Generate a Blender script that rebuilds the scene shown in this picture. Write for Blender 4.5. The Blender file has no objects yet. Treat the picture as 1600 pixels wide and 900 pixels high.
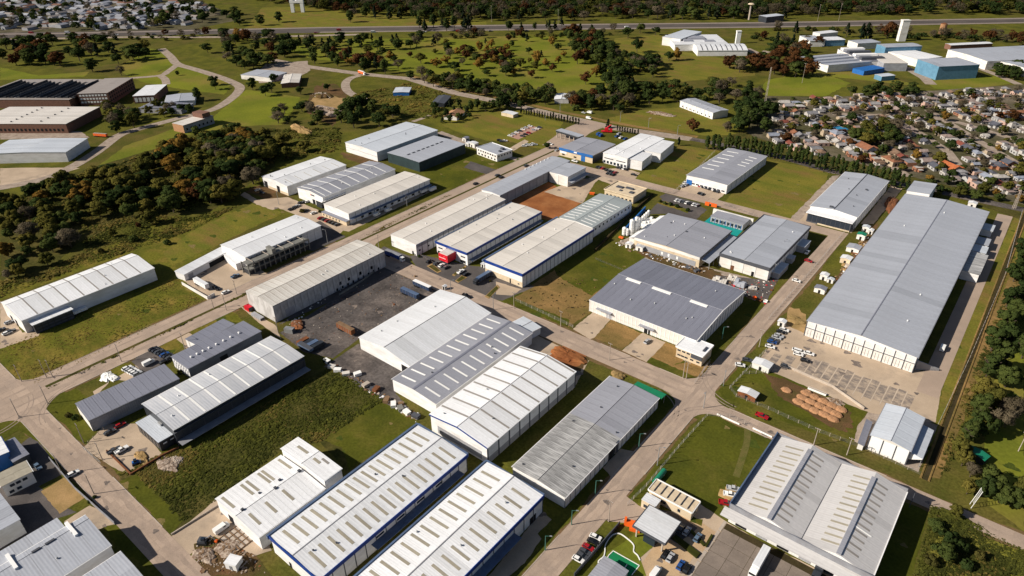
import bpy, math, random, zlib
import numpy as np
from mathutils import Vector
R = math.radians
sc = bpy.context.scene
# ------------------------------------------------------------------ camera, sky, sun, exposure
CAM_H = 200.0
FOC, PIT, YAW, ROLL = 1064.37, 0.53776, -0.68662, -0.015997     # solved from the vanishing points of the street grid
_cp, _sp = math.cos(PIT), math.sin(PIT)
FW = np.array([math.sin(YAW) * _cp, math.cos(YAW) * _cp, -_sp])
_rt = np.array([math.cos(YAW), -math.sin(YAW), 0.0])
_up = np.cross(_rt, FW)
RT = math.cos(ROLL) * _rt + math.sin(ROLL) * _up
UP = -math.sin(ROLL) * _rt + math.cos(ROLL) * _up
cam = bpy.data.cameras.new('camera')
camo = bpy.data.objects.new('camera', cam)
sc.collection.objects.link(camo)
from mathutils import Matrix
camo.matrix_world = Matrix(((RT[0], UP[0], -FW[0], 0), (RT[1], UP[1], -FW[1], 0), (RT[2], UP[2], -FW[2], CAM_H), (0, 0, 0, 1)))
cam.sensor_width = 36.0
cam.lens = 36.0 * FOC / 1600.0
cam.clip_start = 1.0
cam.clip_end = 12000.0
sc.camera = camo
SUN_EL, SUN_AZ = R(33.0), R(50.0)          # shadows run 50 degrees from +x towards +y
sun_dir = Vector((-math.cos(SUN_AZ) * math.cos(SUN_EL), -math.sin(SUN_AZ) * math.cos(SUN_EL), math.sin(SUN_EL)))
w = bpy.data.worlds.new("World")
sc.world = w
w.use_nodes = True
nt = w.node_tree
sky = nt.nodes.new('ShaderNodeTexSky')
sky.sky_type = 'NISHITA'
sky.sun_disc = False
sky.sun_elevation = SUN_EL
sky.sun_rotation = math.atan2(sun_dir.x, sun_dir.y)
sky.altitude = 100
sky.air_density = 0.8
sky.dust_density = 1.2
nt.links.new(sky.outputs[0], nt.nodes['Background'].inputs[0])
nt.nodes['Background'].inputs[1].default_value = 0.05
sl = bpy.data.lights.new('sun', 'SUN')
sl.energy = 5.0
sl.angle = R(0.5)
sl.color = (1.0, 0.91, 0.78)
so = bpy.data.objects.new('sun', sl)
sc.collection.objects.link(so)
so.rotation_euler = sun_dir.to_track_quat('Z', 'Y').to_euler()
sc.view_settings.view_transform = 'Standard'
sc.view_settings.look = 'None'
sc.view_settings.exposure = 0.42
sc.view_settings.gamma = 1.0
# ------------------------------------------------------------------ survey: a bearing from the drone meets the level z
def G(px, py, z=0.0):
    d = FW * FOC + RT * (px - 800) + UP * (450 - py)
    t = (z - CAM_H) / d[2]
    return Vector((d[0] * t, d[1] * t))
def PX(x, y, z=0.0):
    v = np.array([x, y, z - CAM_H]); k = v @ FW
    return 800 + FOC * (v @ RT) / k, 450 - FOC * (v @ UP) / k
rnd = random.Random(7)
COL = sc.collection
# ------------------------------------------------------------------ object helpers
TOPS = []
def link(o, parent=None):
    COL.objects.link(o)
    if parent is not None: o.parent = parent
    return o
def tag(o, label=None, cat=None, group=None, kind=None):
    if label: o['label'] = label
    if cat: o['category'] = cat
    if group: o['group'] = group
    if kind: o['kind'] = kind
    if label: TOPS.append(o)
    return o
def empty(name, x, y, z=0.0, rz=0.0):
    o = bpy.data.objects.new(name, None)
    o.location = (x, y, z); o.rotation_euler = (0, 0, rz); o.empty_display_size = 0.5
    return link(o)
class MB:
    def __init__(s): s.v = []; s.f = []; s.m = []; s.cur = 0
    def quad(s, *p):
        b = len(s.v); s.v += [tuple(q) for q in p]; s.f.append(tuple(range(b, b + len(p)))); s.m.append(s.cur); return s
    def box(s, x0, y0, z0, x1, y1, z1):
        b = len(s.v)
        s.v += [(x0, y0, z0), (x1, y0, z0), (x1, y1, z0), (x0, y1, z0), (x0, y0, z1), (x1, y0, z1), (x1, y1, z1), (x0, y1, z1)]
        for q in ((3, 2, 1, 0), (4, 5, 6, 7), (0, 1, 5, 4), (1, 2, 6, 5), (2, 3, 7, 6), (3, 0, 4, 7)):
            s.f.append(tuple(b + i for i in q)); s.m.append(s.cur)
        return s
    def hexa(s, p):       # eight corners: bottom four ccw, top four ccw
        b = len(s.v); s.v += [tuple(q) for q in p]
        for q in ((3, 2, 1, 0), (4, 5, 6, 7), (0, 1, 5, 4), (1, 2, 6, 5), (2, 3, 7, 6), (3, 0, 4, 7)):
            s.f.append(tuple(b + i for i in q)); s.m.append(s.cur)
        return s
    def prism(s, poly, z0, z1):      # ccw polygon extruded upwards
        n = len(poly); b = len(s.v)
        s.v += [(p[0], p[1], z0) for p in poly] + [(p[0], p[1], z1) for p in poly]
        s.f.append(tuple(b + n + i for i in range(n))); s.m.append(s.cur)
        s.f.append(tuple(b + n - 1 - i for i in range(n))); s.m.append(s.cur)
        for i in range(n):
            j = (i + 1) % n
            s.f.append((b + i, b + j, b + n + j, b + n + i)); s.m.append(s.cur)
        return s
    def section(s, prof, y0, y1):    # closed profile in xz (ccw seen from -y) extruded along y
        n = len(prof); b = len(s.v)
        s.v += [(p[0], y0, p[1]) for p in prof] + [(p[0], y1, p[1]) for p in prof]
        s.f.append(tuple(b + i for i in range(n))); s.m.append(s.cur)
        s.f.append(tuple(b + 2 * n - 1 - i for i in range(n))); s.m.append(s.cur)
        for i in range(n):
            j = (i + 1) % n
            s.f.append((b + j, b + i, b + n + i, b + n + j)); s.m.append(s.cur)
        return s
    def cyl(s, x, y, z0, z1, r0, r1=None, n=8, ax='z'):
        r1 = r0 if r1 is None else r1
        b = len(s.v)
        for (zz, r) in ((z0, r0), (z1, r1)):
            for i in range(n):
                a = 2 * math.pi * i / n; c, d = r * math.cos(a), r * math.sin(a)
                s.v.append((x + c, y + d, zz) if ax == 'z' else ((zz, x + c, y + d) if ax == 'x' else (x + d, zz, y + c)))
        for i in range(n):
            j = (i + 1) % n
            s.f.append((b + i, b + j, b + n + j, b + n + i)); s.m.append(s.cur)
        s.f.append(tuple(b + n - 1 - i for i in range(n))); s.m.append(s.cur)
        s.f.append(tuple(b + n + i for i in range(n))); s.m.append(s.cur)
        return s
    def bar(s, p, q, r, n=5):        # tube from p to q
        p, q = Vector(p), Vector(q); d = (q - p).normalized()
        a = d.orthogonal().normalized(); c = d.cross(a); b = len(s.v)
        for e, rr in ((p, r), (q, r * 0.8)):
            for i in range(n):
                t = 2 * math.pi * i / n
                s.v.append(tuple(e + a * rr * math.cos(t) + c * rr * math.sin(t)))
        for i in range(n):
            j = (i + 1) % n
            s.f.append((b + i, b + j, b + n + j, b + n + i)); s.m.append(s.cur)
        s.f.append(tuple(b + n - 1 - i for i in range(n))); s.m.append(s.cur)
        s.f.append(tuple(b + n + i for i in range(n))); s.m.append(s.cur)
        return s
    def mesh(s, name, mats):
        me = bpy.data.meshes.new(name)
        me.from_pydata(s.v, [], s.f)
        mats = mats if isinstance(mats, (list, tuple)) else [mats]
        for m in mats: me.materials.append(m)
        if len(mats) > 1: me.polygons.foreach_set('material_index', s.m)
        return me
    def build(s, name, mats, parent=None, loc=None):
        o = bpy.data.objects.new(name, s.mesh(name, mats))
        if loc: o.location = loc
        return link(o, parent)
def inst(name, me, parent=None, loc=(0, 0, 0), rz=0.0, scale=None):
    o = bpy.data.objects.new(name, me); o.location = loc
    if rz: o.rotation_euler = (0, 0, rz)
    if scale: o.scale = scale
    return link(o, parent)
def copy_tree(o, parent=None):
    c = o.copy(); link(c, parent)
    for ch in o.children: copy_tree(ch, c)
    return c
# ------------------------------------------------------------------ materials
def srgb(h):
    h = h.lstrip('#'); o = []
    for i in (0, 2, 4):
        c = int(h[i:i + 2], 16) / 255.0
        o.append(c / 12.92 if c <= 0.04045 else ((c + 0.055) / 1.055) ** 2.4)
    return tuple(o) + (1.0,)
def lin(c): return (c[0], c[1], c[2], 1.0)
MATS = {}
def M(name, col, col2=None, scale=(.3, .3, .3), rough=.75, rndv=0.0, ribs=None, metal=0.0, objcol=False, world=False, detail=5.0, lo=.38, hi=.66, col3=None, scale3=(.02, .02, .02), lo3=.45, hi3=.6, fine=0.0, fscale=2.0, bump=0.0, ribamt=.5, odd=0.0):
    """noise blend of col and col2, a third colour in large patches, fine speckle, random tone per object, ribs as bump"""
    m = bpy.data.materials.new(name); m.use_nodes = True; MATS[name] = m
    n = m.node_tree.nodes; l = m.node_tree.links; b = n['Principled BSDF']
    b.inputs['Roughness'].default_value = rough; b.inputs['Metallic'].default_value = metal
    b.inputs['Specular IOR Level'].default_value = 0.02 if world else (0.2 if rough > .5 else .5)
    tc = n.new('ShaderNodeTexCoord')
    if world:
        g = n.new('ShaderNodeNewGeometry'); src = g.outputs['Position']
    else: src = tc.outputs['Object']
    if objcol:
        oi0 = n.new('ShaderNodeObjectInfo'); cur = oi0.outputs['Color']
    else:
        rgb = n.new('ShaderNodeRGB'); rgb.outputs[0].default_value = lin(col); cur = rgb.outputs[0]
    def noise(sc_, det, lo_, hi_, seed=0):
        mp = n.new('ShaderNodeMapping'); mp.inputs['Scale'].default_value = sc_; mp.inputs['Location'].default_value = (seed * 3.7, seed * 1.9, 0)
        l.new(src, mp.inputs['Vector'])
        t = n.new('ShaderNodeTexNoise'); t.inputs['Scale'].default_value = 1.0; t.inputs['Detail'].default_value = det; t.inputs['Roughness'].default_value = .62
        l.new(mp.outputs[0], t.inputs['Vector'])
        r = n.new('ShaderNodeMapRange'); r.inputs[1].default_value = lo_; r.inputs[2].default_value = hi_
        l.new(t.outputs[0], r.inputs[0]); return r.outputs[0], t.outputs[0]
    def mix(a, c, f):
        x = n.new('ShaderNodeMix'); x.data_type = 'RGBA'
        l.new(f, x.inputs[0]); l.new(a, x.inputs[6])
        if isinstance(c, tuple): x.inputs[7].default_value = lin(c)
        else: l.new(c, x.inputs[7])
        return x.outputs[2]
    raw = None
    if col3 is not None:
        f, _ = noise(scale3, 4.0, lo3, hi3, 2); cur = mix(cur, col3, f)
    if col2 is not None:
        f, raw = noise(scale, detail, lo, hi, 1)
        if objcol:
            hv = n.new('ShaderNodeMix'); hv.data_type = 'RGBA'; hv.blend_type = 'MULTIPLY'; hv.inputs[0].default_value = 1.0
            l.new(cur, hv.inputs[6]); hv.inputs[7].default_value = lin(col2); cur = mix(cur, hv.outputs[2], f)
        else: cur = mix(cur, col2, f)
    val = None
    if fine:
        f, _ = noise((fscale,) * 3, 3.0, .3, .7, 4)
        mr = n.new('ShaderNodeMapRange'); l.new(f, mr.inputs[0]); mr.inputs[3].default_value = 1 - fine; mr.inputs[4].default_value = 1 + fine; val = mr.outputs[0]
    if rndv:
        oi = n.new('ShaderNodeObjectInfo'); mr = n.new('ShaderNodeMapRange'); l.new(oi.outputs['Random'], mr.inputs[0])
        mr.inputs[3].default_value = 1 - rndv; mr.inputs[4].default_value = 1 + rndv
        if odd:          # now and then a sheet that was replaced or has gone dull
            m2 = n.new('ShaderNodeMapRange'); l.new(oi.outputs['Random'], m2.inputs[0]); m2.inputs[1].default_value = .90; m2.inputs[2].default_value = .93; m2.inputs[3].default_value = 1.0; m2.inputs[4].default_value = 1 - odd
            mo = n.new('ShaderNodeMath'); mo.operation = 'MULTIPLY'; l.new(mr.outputs[0], mo.inputs[0]); l.new(m2.outputs[0], mo.inputs[1]); mr = mo
        if val is None: val = mr.outputs[0]
        else:
            mm = n.new('ShaderNodeMath'); mm.operation = 'MULTIPLY'; l.new(val, mm.inputs[0]); l.new(mr.outputs[0], mm.inputs[1]); val = mm.outputs[0]
    if val is not None:
        x = n.new('ShaderNodeMix'); x.data_type = 'RGBA'; x.blend_type = 'MULTIPLY'; x.inputs[0].default_value = 1.0
        l.new(cur, x.inputs[6]); l.new(val, x.inputs[7]); cur = x.outputs[2]
    l.new(cur, b.inputs['Base Color'])
    if ribs:
        axis, period = ribs
        sx = n.new('ShaderNodeSeparateXYZ'); l.new(src, sx.inputs[0])
        if axis == 'xy':
            ad = n.new('ShaderNodeMath'); ad.operation = 'ADD'; l.new(sx.outputs[0], ad.inputs[0]); l.new(sx.outputs[1], ad.inputs[1]); s_ = ad.outputs[0]
        else: s_ = sx.outputs['xyz'.index(axis)]
        mu = n.new('ShaderNodeMath'); mu.operation = 'MULTIPLY'; mu.inputs[1].default_value = 2 * math.pi / period; l.new(s_, mu.inputs[0])
        si = n.new('ShaderNodeMath'); si.operation = 'SINE'; l.new(mu.outputs[0], si.inputs[0])
        bp = n.new('ShaderNodeBump'); bp.inputs['Strength'].default_value = ribamt; bp.inputs['Distance'].default_value = .05 * period
        l.new(si.outputs[0], bp.inputs['Height']); l.new(bp.outputs[0], b.inputs['Normal'])
    elif bump and raw is not None:
        bp = n.new('ShaderNodeBump'); bp.inputs['Strength'].default_value = .8; bp.inputs['Distance'].default_value = bump
        l.new(raw, bp.inputs['Height']); l.new(bp.outputs[0], b.inputs['Normal'])
    return m
# roofs: ribs run down the slope (local x), streaks of weathering run the same way
RS = (.035, .9, .035)
def roofmat(name, c, c2, rv=.05, rough=.5, metal=0.0, lo=.42, hi=.75, sc_=RS, ra=.22): return M(name, c, c2, scale=sc_, rough=rough, rndv=rv, ribs=('y', 1.1), metal=metal, lo=lo, hi=hi, fine=.05, fscale=.8, ribamt=ra, col3=(c[0] * .80, c[1] * .77, c[2] * .73), scale3=(.05, .16, .05), lo3=.52, hi3=.74, odd=.16)
roofmat('roof_white', (.70, .72, .755), (.56, .57, .585))
roofmat('roof_cream', (.665, .63, .585), (.50, .465, .42))
roofmat('roof_bright', (.785, .80, .83), (.63, .64, .655), rv=.05)
roofmat('roof_pale_blue', (.52, .56, .62), (.42, .46, .52))
roofmat('roof_grey', (.195, .205, .255), (.16, .165, .205), rv=.05)
roofmat('roof_grey_mid', (.30, .31, .355), (.25, .255, .29), rv=.05)
roofmat('roof_grey_light', (.375, .40, .455), (.31, .325, .365), rv=.035)
roofmat('roof_neutral', (.545, .535, .535), (.45, .44, .445), rv=.03)
roofmat('roof_galv', (.46, .46, .46), (.19, .19, .19), rv=.10, lo=.40, hi=.60, sc_=(.09, 1.1, .09))
roofmat('roof_aged', (.62, .60, .56), (.38, .33, .28), rv=.05, lo=.46, hi=.70)
roofmat('roof_silver', (.42, .44, .48), (.60, .60, .62), rv=.10)
roofmat('roof_green_grey', (.33, .37, .38), (.27, .30, .31))
roofmat('roof_brown', (.32, .285, .26), (.24, .21, .19))
roofmat('roof_green', (.01, .20, .11), (.01, .13, .08))
M('wall_white', (.76, .76, .77), (.62, .61, .60), scale=(.15, .15, .5), ribs=('xy', .9), rough=.6, ribamt=.25)
M('wall_plain', (.74, .73, .71), (.58, .55, .51), scale=(.12, .12, .4), rough=.8)
M('wall_grey', (.34, .35, .38), (.26, .26, .28), scale=(.15, .15, .5), ribs=('xy', .9), rough=.6, ribamt=.3)
M('wall_aged', (.52, .51, .51), (.29, .275, .265), scale=(.25, .25, .12), rough=.9, lo=.42, hi=.7)
M('wall_beige', (.62, .52, .38), (.50, .40, .28), scale=(.3, .3, .3), rough=.9)
M('wall_brick', (.20, .105, .075), (.14, .075, .055), scale=(.8, .8, .8), rough=.9)
M('wall_dark', (.028, .035, .045), (.02, .022, .03), rough=.45)
M('wall_dark_green', (.030, .050, .055), (.022, .036, .04), ribs=('xy', .9), rough=.55, ribamt=.3)
M('wall_blue', (.015, .13, .42), (.012, .10, .33), rough=.5)
M('wall_cyan', (.115, .25, .37), (.09, .20, .30), rough=.55, ribs=('xy', 1.5), ribamt=.3)
M('blue_trim', (.005, .040, .235), (.005, .034, .20), rough=.4)
M('wall_navy', (.02, .038, .085), (.016, .03, .068), rough=.45)
M('dark_trim', (.07, .075, .09), rough=.6)
M('grey_trim', (.25, .26, .29), (.2, .2, .22), rough=.6)
M('white_trim', (.78, .78, .78), rough=.6)
M('blue_grey_trim', (.09, .14, .24), (.07, .10, .17), rough=.5)
M('skylight_tan', (.335, .305, .24), (.27, .245, .19), scale=(.4, .4, .4), rough=.5, rndv=.10)
M('skylight_white', (.80, .80, .78), rough=.4, rndv=.05)
M('skylight_grey', (.27, .25, .23), rough=.5, rndv=.08)
M('glass', (.02, .03, .045), rough=.08)
M('opening', (.012, .012, .014), rough=.9)
M('red_paint', (.55, .010, .022), rough=.35)
M('orange_paint', (.80, .13, .015), rough=.5)
M('green_paint', (.015, .22, .10), (.012, .18, .09), rough=.6)
M('teal_paint', (.01, .27, .25), rough=.6)
M('white_paint', (.80, .80, .78), rough=.5)
M('concrete', (.44, .38, .32), (.34, .29, .25), scale=(.2, .2, .2), rough=.9, fine=.08)
M('concrete_grey', (.20, .20, .185), (.14, .14, .13), scale=(.3, .3, .3), rough=.9)
M('steel', (.36, .37, .38), rough=.45, metal=.4)
M('lamp_green', (.05, .16, .13), rough=.5)
M('wood', (.22, .14, .08), (.15, .09, .05), rough=.9)
M('rubber', (.015, .015, .016), rough=.9)
M('car_paint', (1, 1, 1), objcol=True, rough=.25)
M('car_glass', (.015, .018, .022), rough=.05)
M('tinted', (1, 1, 1), col2=(.72, .70, .68), scale=(.5, .5, .5), objcol=True, rough=.8)
M('tile_roof', (1, 1, 1), col2=(.62, .60, .58), scale=(.35, .35, .35), objcol=True, rough=.85)
M('clay', (.40, .225, .12), (.30, .155, .08), scale=(1.2, 1.2, 1.2), rough=.95, rndv=.07)
M('rubble', (.40, .33, .27), (.16, .11, .08), scale=(1.1, 1.1, 1.1), rough=.95, lo=.4, hi=.6)
M('rust', (.20, .075, .03), (.10, .045, .025), rough=.9)
# ground
M('grass_base', (.112, .108, .018), (.062, .068, .013), scale=(.06, .06, .06), col3=(.105, .085, .025), scale3=(.012, .012, .012), world=True, rough=.95, fine=.30, fscale=.9)
M('grass_lawn', (.084, .088, .012), (.054, .062, .010), scale=(.06, .06, .06), col3=(.135, .112, .026), scale3=(.035, .035, .035), lo3=.50, hi3=.68, world=True, rough=.95, fine=.22, fscale=.9)
M('grass_bright', (.160, .172, .020), (.105, .125, .016), scale=(.02, .02, .02), col3=(.185, .150, .036), scale3=(.012, .012, .012), world=True, rough=.95, fine=.15, fscale=.6)
M('grass_mixed', (.125, .120, .018), (.078, .086, .013), scale=(.07, .11, .07), col3=(.20, .145, .034), scale3=(.04, .06, .04), world=True, rough=.95, fine=.28, fscale=.8)
M('grass_yellow', (.165, .145, .026), (.110, .118, .019), scale=(.04, .10, .04), col3=(.17, .115, .036), scale3=(.02, .03, .02), world=True, rough=.95, fine=.25, fscale=.9)
M('grass_scrub', (.075, .070, .018), (.042, .045, .012), scale=(.12, .12, .12), col3=(.10, .078, .026), scale3=(.02, .02, .02), world=True, rough=.95, fine=.35, fscale=.8, bump=.6)
M('dry_earth', (.27, .165, .065), (.18, .118, .045), scale=(.06, .25, .06), col3=(.12, .095, .03), scale3=(.03, .03, .03), world=True, rough=.95, fine=.22, fscale=1.2)
M('red_earth', (.30, .120, .045), (.20, .075, .03), scale=(.07, .07, .07), col3=(.36, .17, .07), scale3=(.03, .03, .03), world=True, rough=.95, fine=.15)
M('sand', (.36, .235, .11), (.22, .155, .065), scale=(.1, .1, .1), world=True, rough=.95, fine=.15)
M('brown_earth', (.13, .075, .038), (.085, .055, .026), scale=(.12, .12, .12), col3=(.07, .065, .02), scale3=(.05, .05, .05), world=True, rough=.95, fine=.3)
M('road_concrete', (.38, .295, .235), (.32, .25, .20), scale=(.06, .06, .06), col3=(.23, .19, .17), scale3=(.035, .035, .035), lo3=.55, hi3=.75, world=True, rough=.9, fine=.07)
M('slab_concrete', (.40, .31, .245), (.33, .258, .208), scale=(.07, .07, .07), col3=(.20, .165, .145), scale3=(.06, .06, .06), lo3=.54, hi3=.76, world=True, rough=.9, fine=.09, rndv=.07)
M('yard_concrete', (.47, .37, .275), (.37, .29, .215), scale=(.05, .05, .05), col3=(.21, .175, .145), scale3=(.07, .07, .07), lo3=.52, hi3=.74, world=True, rough=.9, fine=.08)
M('asphalt', (.105, .095, .092), (.075, .068, .066), scale=(.08, .08, .08), col3=(.18, .15, .135), scale3=(.03, .03, .03), lo3=.5, hi3=.75, world=True, rough=.9, fine=.15)
M('asphalt_dirty', (.115, .102, .097), (.062, .055, .053), scale=(.10, .10, .10), col3=(.20, .165, .145), scale3=(.02, .02, .02), lo3=.47, hi3=.7, world=True, rough=.95, fine=.3, fscale=.7)
M('parking_grey', (.17, .15, .14), (.24, .21, .185), scale=(.15, .4, .15), world=True, rough=.9, fine=.12)
M('pavers_pink', (.40, .25, .20), (.33, .20, .16), world=True, rough=.9, fine=.1)
M('gravel', (.35, .29, .24), (.24, .19, .155), scale=(.2, .2, .2), world=True, rough=.95, fine=.2)
M('highway_asphalt', (.105, .092, .085), (.08, .07, .066), scale=(.03, .03, .03), world=True, rough=.9)
M('far_ground', (.10, .088, .05), (.055, .055, .025), scale=(.03, .03, .03), col3=(.17, .14, .11), scale3=(.01, .01, .01), world=True, rough=.95, fine=.3, fscale=.3)
M('earth_dark', (.055, .042, .022), (.035, .03, .014), scale=(.2, .2, .2), world=True, rough=.95, fine=.2)
M('pavers_tan', (.50, .36, .22), (.40, .28, .17), scale=(.1, .1, .1), col3=(.34, .26, .18), scale3=(.05, .05, .05), world=True, rough=.9, fine=.1)
M('highway_lane', (.25, .21, .185), (.20, .17, .15), world=True, rough=.9)
M('worn_bay', (.20, .17, .15), (.45, .36, .275), scale=(.22, .40, .22), lo=.42, hi=.66, world=True, rough=.9, fine=.2, fscale=1.5)
def tuftmat(nm, c1, c2):
    m = M(nm, c1, c2, scale=(.25, .25, .25), col3=tuple(x * 1.3 for x in c1), scale3=(.05, .05, .05), world=True, rough=.95)
    n = m.node_tree.nodes; l = m.node_tree.links; b = n['Principled BSDF']; c = b.inputs['Base Color'].links[0].from_socket
    t = n.new('ShaderNodeBsdfTranslucent'); l.new(c, t.inputs[0]); x = n.new('ShaderNodeMixShader'); x.inputs[0].default_value = .35
    l.new(b.outputs[0], x.inputs[1]); l.new(t.outputs[0], x.inputs[2]); l.new(x.outputs[0], n['Material Output'].inputs[0])
tuftmat('tuft_green', (.108, .112, .022), (.072, .080, .017)); tuftmat('tuft_dark', (.068, .074, .017), (.046, .053, .013)); tuftmat('tuft_dry', (.19, .145, .040), (.125, .105, .028)); tuftmat('tuft_yellow', (.26, .19, .048), (.18, .14, .034))
M('worn_path', (.12, .105, .035), (.085, .090, .022), scale=(.3, .3, .3), world=True, rough=.95, fine=.2)
M('works_slab', (.235, .195, .165), (.17, .142, .122), scale=(.09, .09, .09), col3=(.115, .097, .085), scale3=(.045, .045, .045), lo3=.52, hi3=.7, world=True, rough=.9, fine=.1, rndv=.07)
M('court_green', (.014, .20, .080), (.015, .16, .065), scale=(.05, .05, .05), world=True, rough=.8)
M('line_white', (.52, .47, .41), rough=.8)
M('dirt_edge', (.17, .105, .055), (.11, .085, .035), scale=(.5, .5, .5), world=True, rough=.95, fine=.3)
M('lane_wear', (.29, .228, .185), (.36, .28, .225), scale=(.12, .12, .12), world=True, rough=.9, fine=.12)
M('oil_stain', (.13, .11, .10), (.24, .195, .165), scale=(.5, .5, .5), world=True, rough=.9, fine=.15)
M('bare_patch', (.20, .145, .065), (.13, .115, .035), scale=(.6, .6, .6), world=True, rough=.95, fine=.25)
M('weed_patch', (.045, .062, .012), (.07, .085, .014), scale=(.5, .5, .5), world=True, rough=.95, fine=.25)
M('tyre_mark', (.25, .20, .17), (.34, .265, .21), scale=(.3, .3, .3), world=True, rough=.9)
# ------------------------------------------------------------------ ground, fields, yards
def smooth(px, n=4):
    out = []
    for i in range(len(px) - 1):
        p0, p1, p2, p3 = px[max(i - 1, 0)], px[i], px[i + 1], px[min(i + 2, len(px) - 1)]
        for k in range(n):
            t = k / n
            out.append(tuple(.5 * (2 * p1[a] + (p2[a] - p0[a]) * t + (2 * p0[a] - 5 * p1[a] + 4 * p2[a] - p3[a]) * t * t + (3 * p1[a] - p0[a] - 3 * p2[a] + p3[a]) * t ** 3) for a in (0, 1)))
    return out + [px[-1]]
def up_poly(pts):
    a = sum(pts[i][0] * pts[(i + 1) % len(pts)][1] - pts[(i + 1) % len(pts)][0] * pts[i][1] for i in range(len(pts)))
    return pts if a > 0 else pts[::-1]
LAID = []
def clear_level(pts, z):       # lay each sheet 4 mm above any sheet of the same level that it meets
    bb = (min(p[0] for p in pts), min(p[1] for p in pts), max(p[0] for p in pts), max(p[1] for p in pts))
    while any(abs(q[4] - z) < .0035 and bb[0] < q[2] and q[0] < bb[2] and bb[1] < q[3] and q[1] < bb[3] for q in LAID): z += .004
    LAID.append(bb + (z,)); return z
def sheet(name, mat, pts, z, parent=None, kind='structure'):
    pts = up_poly([tuple(p) for p in pts]); z = clear_level(pts, z)
    mb = MB(); mb.quad(*[(p[0], p[1], z) for p in pts])
    o = mb.build(name, MATS[mat], parent)
    if parent is None: o['kind'] = kind
    return o
PATCHES = []
def patch(name, mat, px, lvl=1):       # outlines are worn ragged, as turf and old concrete are
    p = [G(*q) for q in px]; c = sum(p, Vector((0, 0))) / len(p); st = max(1.6, c.length / 170); r = random.Random(len(LAID)); out = []
    jit = 0 if mat in ('teal_paint', 'pavers_pink') else st * (.22 if mat.startswith(('grass', 'dry', 'red')) else .12)
    for i in range(len(p)):
        a, b = p[i], p[(i + 1) % len(p)]; n = max(1, min(60, int((b - a).length / st)))
        out += [a + (b - a) * k / n + Vector((r.uniform(-jit, jit), r.uniform(-jit, jit))) * (k > 0) for k in range(n)]
    if c.length < 620: PATCHES.append((name, mat, p, lvl))
    return sheet(name, mat, out, .02 * lvl)
def blob(name, mat, px, lvl, seed=1, wob=.10):      # a patch with a soft ragged outline
    P_ = [G(*p) for p in px]; c = sum(P_, Vector((0, 0))) / len(P_); r = random.Random(seed + len(LAID)); loop = smooth([tuple(p) for p in P_ + [P_[0]]], 7)[:-1]
    return sheet(name, mat, [(c.x + (x - c.x) * (k := 1 + r.uniform(-wob, wob)), c.y + (y - c.y) * k) for x, y in loop], .02 * lvl)
def rect(name, mat, x0, y0, x1, y1, lvl, parent=None): return sheet(name, mat, [(x0, y0), (x1, y0), (x1, y1), (x0, y1)], .02 * lvl, parent)
sheet('ground', 'grass_base', [(-6000, -6000), (6000, -6000), (6000, 9000), (-6000, 9000)], 0)
F = 'field'
patch(F, 'grass_mixed', [(0, 540), (45, 522), (278, 432), (322, 474), (57, 603), (25, 590), (0, 575)])
patch(F, 'grass_mixed', [(0, 432), (60, 425), (200, 372), (300, 345), (420, 318), (445, 332), (345, 380), (275, 425), (240, 415), (206, 395), (120, 425), (0, 470)])
patch(F, 'grass_yellow', [(255, 395), (300, 360), (395, 318), (440, 332), (345, 380), (270, 415)], 2)
patch('scrub_field', 'grass_scrub', [(175, 745), (255, 708), (300, 700), (480, 590), (520, 572), (657, 660), (540, 735), (500, 690), (438, 705), (345, 780), (270, 835)])
patch('mown_corner', 'grass_lawn', [(505, 688), (580, 622), (610, 628), (655, 660), (545, 735), (535, 700)], 2)
patch('verge', 'grass_lawn', [(186, 752), (213, 742), (288, 812), (268, 835)], 2)
patch(F, 'grass_lawn', [(865, 420), (940, 372), (1005, 392), (1008, 402), (925, 462), (872, 432)], 2)
patch('dry_field', 'dry_earth', [(805, 463), (872, 418), (940, 448), (924, 487), (888, 511), (784, 470)], 1)
patch('verge', 'grass_lawn', [(784, 470), (800, 455), (818, 457), (803, 466), (890, 500), (887, 511)], 2)
patch('dry_field', 'dry_earth', [(928, 528), (955, 499), (1003, 521), (972, 546)], 1)
patch('dry_field', 'dry_earth', [(1012, 562), (1038, 533), (1112, 566), (1088, 598)], 1)
patch('verge', 'grass_lawn', [(1008, 565), (1012, 556), (1095, 592), (1117, 575), (1095, 600), (1080, 598)], 2)
patch('lawn', 'grass_lawn', [(1048, 572), (1115, 555), (1200, 470), (1188, 466), (1160, 480), (1100, 550)], 1)
patch('lawn', 'grass_yellow', [(983, 286), (1058, 226), (1125, 236), (1080, 266), (1078, 284), (1052, 302)], 1)
patch('lawn', 'grass_yellow', [(1128, 318), (1198, 250), (1296, 266), (1290, 285), (1240, 343), (1185, 338)], 1)
patch('lawn', 'grass_lawn', [(975, 783), (1113, 640), (1212, 680), (1140, 795), (1120, 806), (1090, 790), (1022, 748), (1000, 785)], 1)
patch(F, 'grass_lawn', [(1120, 597), (1175, 565), (1250, 597), (1352, 643), (1330, 700), (1128, 620)], 1)
blob('bare_earth', 'brown_earth', [(1195, 585), (1245, 600), (1325, 640), (1330, 665), (1310, 672), (1255, 640), (1215, 618)], 2)
blob('bare_earth', 'sand', [(1225, 520), (1234, 482), (1258, 492), (1257, 522)], 2)
blob('bare_earth', 'brown_earth', [(860, 570), (890, 535), (918, 548), (915, 570), (900, 580)], 2)
patch('bare_earth', 'red_earth', [(858, 556), (880, 540), (908, 545), (917, 555), (905, 572), (885, 575)], 3)
patch('bare_earth', 'red_earth', [(788, 318), (858, 284), (908, 318), (862, 345), (845, 341)], 2)
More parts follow.
